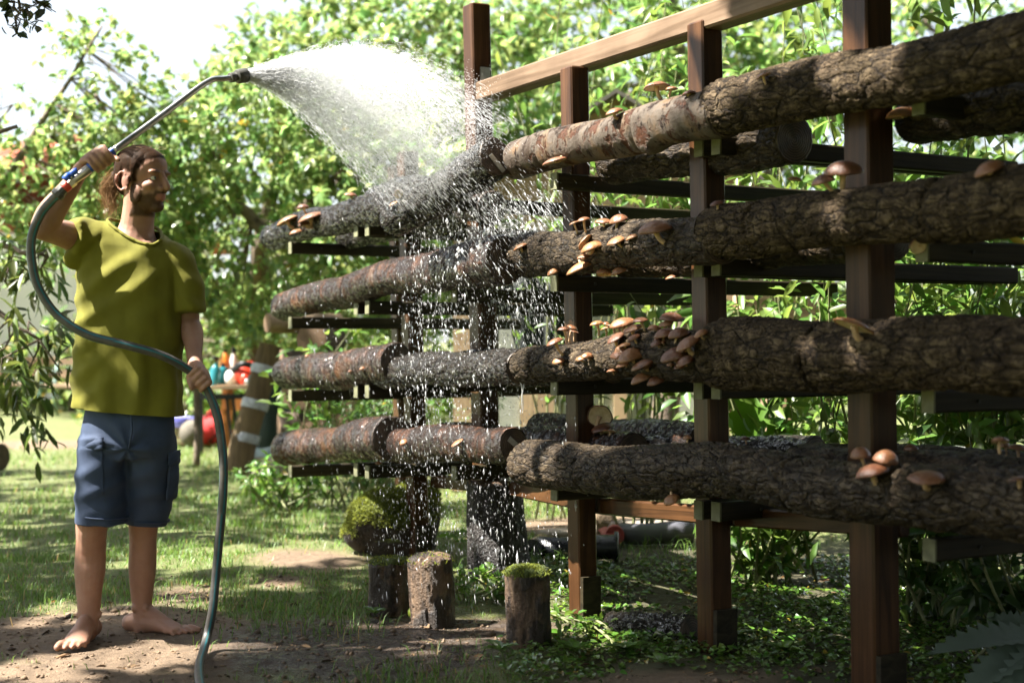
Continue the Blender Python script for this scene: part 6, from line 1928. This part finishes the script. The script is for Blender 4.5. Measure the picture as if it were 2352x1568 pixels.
# ================================================================== water
def drops(Pp, D, L, W):
    """stretched droplets: double four-sided pyramids"""
    n = len(Pp)
    D = norm(D); A = norm(np.cross(D, np.array([0.13, 0.31, 0.94]))); B = np.cross(D, A)
    L = L[:, None]; W = W[:, None]/2
    V = np.stack([Pp + D*L*.5, Pp - D*L*.5, Pp + A*W, Pp - A*W*.5 + B*W*.87, Pp - A*W*.5 - B*W*.87], 1).reshape(-1, 3)
    T = np.array([(0, 2, 3), (0, 3, 4), (0, 4, 2), (1, 3, 2), (1, 4, 3), (1, 2, 4)])
    F = (T[None] + (np.arange(n)*5)[:, None, None]).reshape(-1, 3)
    return V, F
def water_mat(name, white, clear=0.0):
    m, nt, out = nmat(name); g = NG(nt)
    d = g.n('ShaderNodeBsdfDiffuse'); d.inputs['Color'].default_value = (.98, .985, .99, 1)
    t = g.n('ShaderNodeBsdfTranslucent'); t.inputs['Color'].default_value = (.98, .985, .99, 1)
    mx = g.n('ShaderNodeMixShader'); mx.inputs[0].default_value = .62
    g.l(d.outputs[0], mx.inputs[1]); g.l(t.outputs[0], mx.inputs[2])
    gl = g.n('ShaderNodeBsdfGlossy'); gl.inputs['Roughness'].default_value = .12
    m2 = g.n('ShaderNodeMixShader'); m2.inputs[0].default_value = 1 - white
    g.l(mx.outputs[0], m2.inputs[1]); g.l(gl.outputs[0], m2.inputs[2])
    if clear > 0:                                    # droplets let most of the light pass through
        tp = g.n('ShaderNodeBsdfTransparent'); m3 = g.n('ShaderNodeMixShader'); m3.inputs[0].default_value = clear
        g.l(m2.outputs[0], m3.inputs[1]); g.l(tp.outputs[0], m3.inputs[2]); g.l(m3.outputs[0], out.inputs['Surface'])
    else:
        g.l(m2.outputs[0], out.inputs['Surface'])
    return m
M_spray = water_mat('aerated_water', .94, .55)
M_drop = water_mat('water_drops', .55, .40)

def spray():
    r = np.random.default_rng(5)
    n = 105000
    e0 = np.array(NZ1)
    fw = np.array([.955, .295, 0.0]); fw /= np.linalg.norm(fw)
    sd = np.array([-fw[1], fw[0], 0])
    jets = 46                                        # the rose has separate holes: streams stay bundled near the head
    jid = r.integers(0, jets, n)
    jel = np.radians(r.uniform(-26, 28, jets)); jaz = np.radians(r.normal(0, 6.5, jets))
    spread = r.random(n) < .45
    el = np.where(spread, np.radians(r.uniform(-27, 29, n)), jel[jid] + np.radians(r.normal(0, 1.3, n)))
    az = np.where(spread, np.radians(r.normal(0, 7.5, n)), jaz[jid] + np.radians(r.normal(0, 1.2, n)))
    v0 = r.normal(3.35, .14, n)
    t = r.uniform(0, 1, n)**1.5*.64
    k = .55
    tt = (1 - np.exp(-k*t))/k
    vh = v0*np.cos(el); vv = v0*np.sin(el)
    pos = e0 + (fw*(np.cos(az))[:, None] + sd*np.sin(az)[:, None])*(vh*tt)[:, None]
    pos[:, 2] += vv*tt - .5*9.81*t*t
    pos += r.normal(0, .006, (n, 3))*(t*2)[:, None] + r.normal(0, .007, (n, 3))
    vel = (fw*np.cos(az)[:, None] + sd*np.sin(az)[:, None])*(vh*np.exp(-k*t))[:, None]
    vel[:, 2] = vv*np.exp(-k*t) - 9.81*t
    px = 1176 + FD*pos[:, 0]/pos[:, 1]; py = 784 - FD*(pos[:, 2] - CAM_H)/pos[:, 1]
    # stop where the water meets logs and shelves
    floor = np.interp(px, [560, 880, 960, 1060, 1180, 1300, 1400], [480, 480, 470, 480, 530, 560, 560]) + r.normal(0, 16, n)
    keep = (py < floor) & (px > 566)
    keep &= r.random(n) < np.interp(px, [560, 900, 1060, 1200, 1420, 1460], [1.0, .8, .40, .22, .12, 0])*np.where((px > 1030) & (py > 285), .30, 1.0)*np.where((px > 1085) & (px < 1195) & (py > 305) & (py < 415), .15, 1.0)
    pos, vel, t = pos[keep], vel[keep], t[keep]
    n = len(pos)
    W = r.uniform(.0010, .0024, n)*(1 + .5*(r.random(n) < .06))
    L = W*r.uniform(4.0, 14.0, n)
    return drops(pos, vel, L, W)
def mist_points(n=340000):
    r = np.random.default_rng(15)
    fw = np.array([.955, .295, 0.0]); fw /= np.linalg.norm(fw)
    sd = np.array([-fw[1], fw[0], 0])
    el = np.radians(np.clip(r.normal(0, 15, n), -27, 28)); az = np.radians(r.normal(0, 7, n))
    v0 = r.normal(3.35, .14, n); t = r.uniform(0, 1, n)**1.25*.54; k = .55
    tt = (1 - np.exp(-k*t))/k
    dr = fw*np.cos(az)[:, None] + sd*np.sin(az)[:, None]
    pos = np.array(NZ1) + dr*(v0*np.cos(el)*tt)[:, None]
    pos[:, 2] += v0*np.sin(el)*tt - .5*9.81*t*t
    pos += r.normal(0, .010, (n, 3))*np.clip(t*12, .6, 1.6)[:, None]
    px = 1176 + FD*pos[:, 0]/pos[:, 1]; py = 784 - FD*(pos[:, 2] - CAM_H)/pos[:, 1]
    keep = (py < np.interp(px, [560, 900, 1000, 1120, 1300], [420, 440, 430, 330, 250]) + r.normal(0, 18, n)) & (px > 567)
    keep &= r.random(n) < np.interp(px, [560, 900, 1200], [1.0, .8, .12])
    dist = np.linalg.norm(pos - np.array(NZ1), axis=1)
    keep &= r.random(n) < np.clip(dist/.42, .12, 1)
    return pos[keep], r.uniform(.0007, .0015, keep.sum())
V, F = spray()
sp_o = thing('water_spray', 'fan of white water spraying from the lance head onto the logs', 'water spray', NZ1)
o = link('spray', mesh_np('spray', V - np.array(NZ1), F), M_spray, sp_o); o['kind'] = 'stuff'
sp_o['kind'] = 'stuff'
mp_, mr_ = mist_points()
me = bpy.data.meshes.new('mist'); me.vertices.add(len(mp_)); me.vertices.foreach_set('co', (mp_ - np.array(NZ1)).astype(np.float32).ravel())
ra = me.attributes.new('rad', 'FLOAT', 'POINT'); ra.data.foreach_set('value', mr_.astype(np.float32)); me.update()
mo = link('mist', me, M_spray, sp_o); mo['kind'] = 'stuff'
gn = bpy.data.node_groups.new('droplets', 'GeometryNodeTree')
gn.interface.new_socket('Geometry', in_out='INPUT', socket_type='NodeSocketGeometry'); gn.interface.new_socket('Geometry', in_out='OUTPUT', socket_type='NodeSocketGeometry')
gi = gn.nodes.new('NodeGroupInput'); go = gn.nodes.new('NodeGroupOutput'); m2p = gn.nodes.new('GeometryNodeMeshToPoints'); na = gn.nodes.new('GeometryNodeInputNamedAttribute'); smt = gn.nodes.new('GeometryNodeSetMaterial')
na.data_type = 'FLOAT'; na.inputs['Name'].default_value = 'rad'; smt.inputs['Material'].default_value = M_spray
gn.links.new(gi.outputs[0], m2p.inputs['Mesh']); gn.links.new(na.outputs[0], m2p.inputs['Radius']); gn.links.new(m2p.outputs[0], smt.inputs[0]); gn.links.new(smt.outputs[0], go.inputs[0])
md = mo.modifiers.new('droplets', 'NODES'); md.node_group = gn

def rain():
    r = np.random.default_rng(6)
    Pp, Ln, Wd, Dd = [], [], [], []
    def put(n, x0, x1, y0, y1, z0, z1, w, tilt=.06, lmul=(1.5, 4.0)):
        px = r.uniform(x0, x1, n) + r.normal(0, 26, n); py = r.uniform(y0, y1, n) + r.normal(0, 30, n); z = r.uniform(z0, z1, n)
        pos = np.stack([(px - 1176)/FD*z, z, CAM_H - (py - 784)/FD*z], 1)
        ok = pos[:, 2] > .015
        pos = pos[ok]; n = len(pos)
        W = r.gamma(2.5, w/2.5, n)
        Pp.append(pos); Wd.append(W); Ln.append(W*r.uniform(*lmul, n))
        Dd.append(np.stack([r.normal(tilt, .05, n), r.normal(0, .05, n), -np.ones(n)], 1))
    put(2600, 940, 1220, 480, 620, 5.9, 6.7, .0019, lmul=(2, 7))
    put(2900, 940, 1250, 600, 800, 5.8, 6.8, .0019, lmul=(2, 7))
    put(2200, 910, 1230, 780, 1000, 5.7, 6.8, .0019, lmul=(2, 7))
    put(2200, 870, 1250, 980, 1200, 5.7, 6.8, .0019, lmul=(2, 7))
    put(1100, 860, 1240, 1200, 1420, 5.3, 6.6, .0020, lmul=(4, 8))
    put(600, 700, 930, 620, 1200, 6.6, 7.6, .0019, lmul=(2, 7))
    put(700, 950, 1220, 500, 1250, 5.7, 6.4, .0036, lmul=(1.2, 3.5))
    put(900, 1160, 1310, 560, 800, 5.6, 6.4, .0022, .35, (3, 8))
    put(3200, 1080, 1380, 440, 620, 5.5, 6.4, .0018, .75, (4, 11))
    put(160, 1240, 1330, 900, 1400, 5.3, 5.8, .0036)
    put(110, 1020, 1180, 470, 640, 5.7, 5.9, .0075, .02, (1.2, 2.2))
    V, F = drops(np.concatenate(Pp), np.concatenate(Dd), np.concatenate(Ln), np.concatenate(Wd))
    return V, F
V, F = rain()
o = link('falling_drops', mesh_np('falling_drops', V, F), M_drop)
tag(o, 'water drops dripping from the wet logs down to the soil', 'water drops', kind='stuff')
# two little runnels pouring from the log end
rn = MB()
for k, (a, b) in enumerate((((1190, 868), (1200, 905)), ((1204, 872), (1198, 912)))):
    rn.tube(spline([P(*a, 5.64), P((a[0] + b[0])/2 + 2, (a[1] + b[1])/2 - 5, 5.62), P(*b, 5.62), P(b[0] + 2, b[1] + 36, 5.62)], 14), [float(q) for q in np.linspace(.004, .0012, 14)], 7)
o = rn.build('water_runnel', M_drop, None, smooth=True, loc=P(1197, 905, 5.62)); tag(o, 'thin stream of water pouring off a wet log end', 'water', kind='stuff')

# ================================================================== near plants with single leaves
def big_leaf(A, D, N, L, W, teeth, mat, parent, name='leaf', col=(.06, .085, .06)):
    """one long serrated leaf, own mesh"""
    D = D.normalized(); S = D.cross(N).normalized(); U = S.cross(D)
    k = teeth*2 + 1
    vs_, fs = [], []
    for i in range(k + 1):
        f = i/k
        w = W*.5*math.sin(math.pi*min(1, f*.9 + .08))**.8*(1.0 if i % 2 else (.68 if teeth > 6 else .72))
        if i == k: w = .0005
        c = A + D*L*f - U*L*.22*f*f
        vs_ += [c - S*w + U*w*.45 + D*L*(.04 if i % 2 else 0), c, c + S*w + U*w*.45 + D*L*(.04 if i % 2 else 0)]
    for i in range(k):
        b = i*3
        fs += [(b, b + 1, b + 4, b + 3), (b + 1, b + 2, b + 5, b + 4)]
    m = MB().add(vs_, fs)
    o = m.build(name, mat, parent, smooth=True)
    color_attr(o.data, 'col', np.tile(np.array(col)*random.uniform(.8, 1.2), (len(vs_), 1)))
    return o
M_silver = leaf_mat('silvery_leaf', trans=.2, rough=.5)
t = thing('cardoon_plant', 'plant with large silvery serrated leaves at the bottom right corner', 'plant', G(2400, 1540))
base = P(2420, 1470, 4.35)
for tip, w in (((2185, 1440, 4.15), .12), ((2235, 1530, 4.05), .13), ((2300, 1600, 3.95), .14), ((2280, 1395, 4.5), .10), ((2400, 1330, 4.4), .10), ((2520, 1420, 4.4), .12)):
    e = P(*tip)
    d = (e - base)
    big_leaf(base, d, Vector((-.1, -.5, .85)), d.length*1.05, w, 11, M_silver, t, col=(.11, .145, .11))
MB().tube([Vector((base.x, base.y, 0)), base], [.015, .01], 8).build('stem', simple_green_stem, t, smooth=True)
t = thing('young_seedling', 'bright green seedling with five pointed leaves beside the thick trunk', 'plant', G(1045, 1300))
b0 = P(1045, 1245, 6.9)
for a in range(6):
    an = a*1.05 + .3
    big_leaf(b0 + UP*.01*a, Vector((math.cos(an), math.sin(an)*.6, .15)), Vector((0, -.3, 1)), .085, .04, 3, M_leaf_willow, t, col=(.10, .22, .02))
MB().tube([Vector((b0.x, b0.y, 0)), b0], [.004, .003], 6).build('stem', simple_green_stem, t)
t = thing('burdock_leaf_plant', 'large bright burdock leaf seen through the rack right of the greenhouse', 'plant', P(1720, 1060, 6.5)*1.0)
b0 = P(1705, 1000, 6.6); 
big_leaf(b0 + Vector((0, 0, -.02)), Vector((.25, 0, 1)), Vector((0, -1, .2)), .22, .20, 3, M_leaf_willow, t, col=(.11, .24, .02))
big_leaf(b0 + Vector((.12, .05, -.05)), Vector((.6, .1, .6)), Vector((-.2, -1, .4)), .18, .13, 3, M_leaf_willow, t, col=(.09, .2, .02))
MB().tube([Vector((b0.x, b0.y, 0)), b0], [.008, .006], 6).build('stem', simple_green_stem, t)
# dock plants with wet leaves along the foreground
for px, py, lab, nlf, L in ((1150, 1500, 'wet broad-leaved weed left of the moss-capped stump', 7, .075), (1320, 1500, 'wet broad-leaved weed right of the moss-capped stump', 7, .07), (1440, 1500, 'wet weed rosette before the second post from right', 8, .08), (1690, 1470, 'dark weed rosette right of the second post from right', 8, .07), (860, 1415, 'light green weed at the foot of the left short stump', 7, .06), (1800, 1500, 'dark wet weed rosette in the right foreground', 8, .07), (1900, 1400, 'dark weed rosette left of the tall right post', 7, .07), (1520, 1530, 'low wet weed beside the foot of the second post from right', 7, .06)):
    c = G(px, py)
    t = thing('broadleaf_weed', lab, 'weed', c)
    for a in range(nlf):
        an = a*2.4 + px
        big_leaf(c + UP*.012, Vector((math.cos(an), math.sin(an), .35 + .3*random.random())), Vector((0, 0, 1)), L*random.uniform(.7, 1.2), L*.55, 4, M_cover, t, col=(.07, .15, .02))

# ================================================================== unseen trees added beside the camera, crowns shaped for the yard's shade
def toward(p, t): return Vector(p) + SUN*t
LIT = []       # (point, clear radius): chosen targets kept sunlit by pruning the unseen crowns
def lit(px, py, z, r): LIT.append((np.array(P(px, py, z)), r))
for a in ((700, 520, 7.4, .30), (820, 480, 7.0, .30), (960, 430, 6.7, .35), (1080, 400, 6.3, .35), (700, 680, 7.5, .28), (880, 630, 6.8, .28), (1050, 600, 6.2, .30), (720, 850, 7.5, .22), (900, 830, 6.8, .22), (1080, 830, 6.0, .22), (760, 1010, 7.3, .2), (1000, 1010, 6.3, .2), (1150, 1010, 5.8, .2),
          (620, 200, 5.4, .3), (700, 260, 5.5, .3), (800, 310, 5.6, .3), (700, 180, 5.5, .4), (850, 180, 5.7, .45), (1000, 250, 5.9, .45), (1150, 280, 6.1, .35), (1240, 350, 5.6, .22), (1330, 480, 5.7, .2),
          (250, 610, 5.0, .20), (350, 630, 5.0, .20), (310, 560, 5.0, .18), (230, 800, 5.0, .10), (230, 950, 5.0, .12), (330, 410, 5.1, .20), (240, 350, 4.9, .12), (130, 470, 4.9, .12), (400, 200, 5.0, .25), (350, 840, 5.0, .07),
          (1300, 190, 5.6, .22), (1450, 150, 5.2, .22), (1600, 120, 4.8, .16), (1320, 560, 5.5, .12), (1500, 800, 4.9, .14), (1450, 780, 5.0, .12), (1960, 100, 4.0, .14), (1960, 700, 4.0, .05), (1600, 710, 4.8, .05), (1400, 330, 5.3, .12), (1700, 260, 4.5, .08),
          (850, 1200, 7.3, .22), (930, 1150, 7.3, .16), (180, 1300, 5.6, .16), (520, 1330, 6.2, .16), (640, 1270, 7.0, .2), (420, 1250, 7.0, .25), (200, 1520, 4.8, .09), (330, 1545, 4.7, .07)):
    lit(*a)
LP_ = np.array([q for q, r in LIT]); LR_ = np.array([r for q, r in LIT])
S_ = np.array(SUN)
def shade_keep(cc):
    d = cc[:, None] - LP_[None]
    along_ = (d @ S_)
    perp_ = np.linalg.norm(d - along_[..., None]*S_, axis=2)
    blocked = ((along_ > 0) & (perp_ < LR_[None] + .20)).any(1)
    # keep every branch outside the camera's view
    inview = (cc[:, 1] > .3) & (np.abs(cc[:, 0]) < .40*cc[:, 1] + .55) & (cc[:, 2] - CAM_H < .30*cc[:, 1] + .5)
    return ~blocked & ~inview
make_tree('rack_shade_tree', 'large unseen tree added beside the camera to shade the right of the rack', [  # added out of view, crown set towards the sun to shade the rack
    ([(-3.0, -2.6, 0), (-3.0, -2.4, 2.0), (-2.6, -1.6, 4.2), (-2.0, -.4, 6.2)], [.22, .19, .13, .05]),
    ([(-3.0, -2.4, 2.0), (-4.2, -1.2, 4.0), (-5.2, .3, 5.2)], [.12, .08, .03]),
    ([(-2.6, -1.6, 4.2), (-1.2, -1.0, 5.4), (.2, -.4, 6.0)], [.10, .06, .02])],
    [(toward((1.0, 4.0, 1.2), 6.0), (1.9, 1.5, 1.5), 640), (toward((1.6, 4.4, .8), 5.6), (1.5, 1.3, 1.4), 320), (toward((.5, 5.2, .3), 6.0), (1.4, 1.2, 1.0), 560), (toward((2.0, 3.6, 1.8), 6.2), (1.5, 1.4, 1.2), 260)],
    14, .45, .20, .7, (0.05, 0.09, 0.018), M_leaf_dark, shape='plain', yellow=0, keep=shade_keep, every=8, shell=.2)
make_tree('path_shade_tree', 'unseen tree added left of the camera to shade the path and the legs', [  # added out of view, crown set to shade path and legs
    ([(-6.4, .6, 0), (-6.3, .8, 2.0), (-5.8, 1.2, 3.6), (-5.0, 1.6, 5.0)], [.17, .15, .10, .04]),
    ([(-6.3, .8, 2.0), (-5.6, .2, 3.0), (-4.6, .6, 3.8)], [.09, .05, .02])],
    [(toward((-1.4, 5.0, .25), 5.6), (1.1, 1.0, .75), 460), (toward((-.4, 4.9, .0), 5.8), (1.2, 1.0, .7), 420), (toward((-1.5, 5.2, 1.2), 5.8), (.9, .8, .7), 110), (toward((-1.9, 6.2, .0), 6.6), (1.2, 1.0, .6), 160), (toward((-.8, 6.2, .1), 6.4), (.9, .8, .5), 110)],
    13, .35, .15, .65, (0.05, 0.09, 0.018), M_leaf_dark, shape='plain', yellow=0, keep=shade_keep, every=8, shell=.2)
# unseen bushes added behind and beside the camera to block low sky light
for i, (x, y, rx, rz, lab) in enumerate(((-7.5, -5.5, 2.6, 2.6, 'unseen bush added behind the camera on the left'), (-2.5, -7.0, 2.8, 2.8, 'unseen bush added straight behind the camera'), (2.8, -6.0, 2.8, 3.0, 'unseen bush added behind the camera on the right'), (6.8, -2.5, 2.2, 3.0, 'unseen bush added far right beside the camera'), (7.6, 3.0, 2.0, 3.0, 'unseen bush added right of the rack outside the view'))):
    make_tree('hedge_bush', lab, [([(x, y, 0), (x + .1, y, rz*.7), (x - .1, y, rz*1.3)], [.12, .08, .03])], [((x, y, rz*.9), (rx, 1.6, rz), 330)], 12, .6, .26, .65, (0.05, 0.09, 0.018), M_leaf_dark, 'bush', 'unseen bushes added to block low sky light', shape='plain', every=20, shell=.3)
make_tree('canopy_shade_tree', 'broad unseen tree added right of the camera to darken the rack from above', [  # unseen overhead crown added to cut sky light on the rack
    ([(3.6, 1.2, 0), (3.5, 1.4, 2.0), (3.0, 2.2, 3.4), (2.2, 3.6, 4.4)], [.26, .22, .15, .05]),
    ([(3.5, 1.4, 2.0), (3.9, 3.0, 3.4), (3.8, 5.2, 4.2)], [.14, .10, .03]), ([(3.0, 2.2, 3.4), (1.6, 1.6, 4.3), (.2, 1.6, 4.8)], [.10, .06, .02])],
    [((2.2, 4.2, 4.6), (2.4, 2.8, 1.0), 620), ((.8, 1.6, 4.6), (2.2, 1.8, 1.0), 520), ((3.6, 3.2, 3.2), (1.2, 2.4, 1.6), 420), ((2.8, 6.6, 4.8), (2.2, 1.8, .9), 340), ((.6, -1.6, 4.4), (3.0, 1.8, 1.4), 380)],
    14, .5, .22, .65, (0.045, 0.08, 0.016), M_leaf_dark, shape='plain', yellow=0, keep=shade_keep, every=8, shell=.2)
make_tree('lawn_shade_tree', 'leafy tree added left of the lawn outside the view to shade the grass', [  # unseen tree added so that its crown shades the lawn
    ([(-8.2, 6.8, 0), (-8.0, 6.9, 2.2), (-7.0, 7.2, 4.2), (-5.6, 7.6, 5.4)], [.20, .17, .11, .04]),
    ([(-8.0, 6.9, 2.2), (-7.4, 8.6, 4.2), (-6.4, 9.8, 5.8)], [.12, .08, .03]), ([(-7.0, 7.2, 4.2), (-6.4, 6.2, 5.0), (-5.4, 5.6, 5.4)], [.07, .05, .02])],
    [(toward((-2.1, 6.9, .0), 6.6), (1.2, 1.0, .7), 85), (toward((-1.1, 8.2, .0), 6.8), (1.3, 1.0, .7), 85), (toward((-2.9, 8.8, .0), 6.8), (1.3, 1.1, .7), 85), (toward((-1.8, 10.4, .0), 7.4), (1.4, 1.1, .7), 85), (toward((-3.4, 11.2, .0), 7.0), (1.2, .9, .6), 50), (toward((.2, 7.4, .0), 6.8), (1.0, .9, .6), 45)],
    13, .38, .17, .65, (0.05, 0.09, 0.018), M_leaf_dark, shape='plain', yellow=0, keep=shade_keep, every=10, shell=.2)
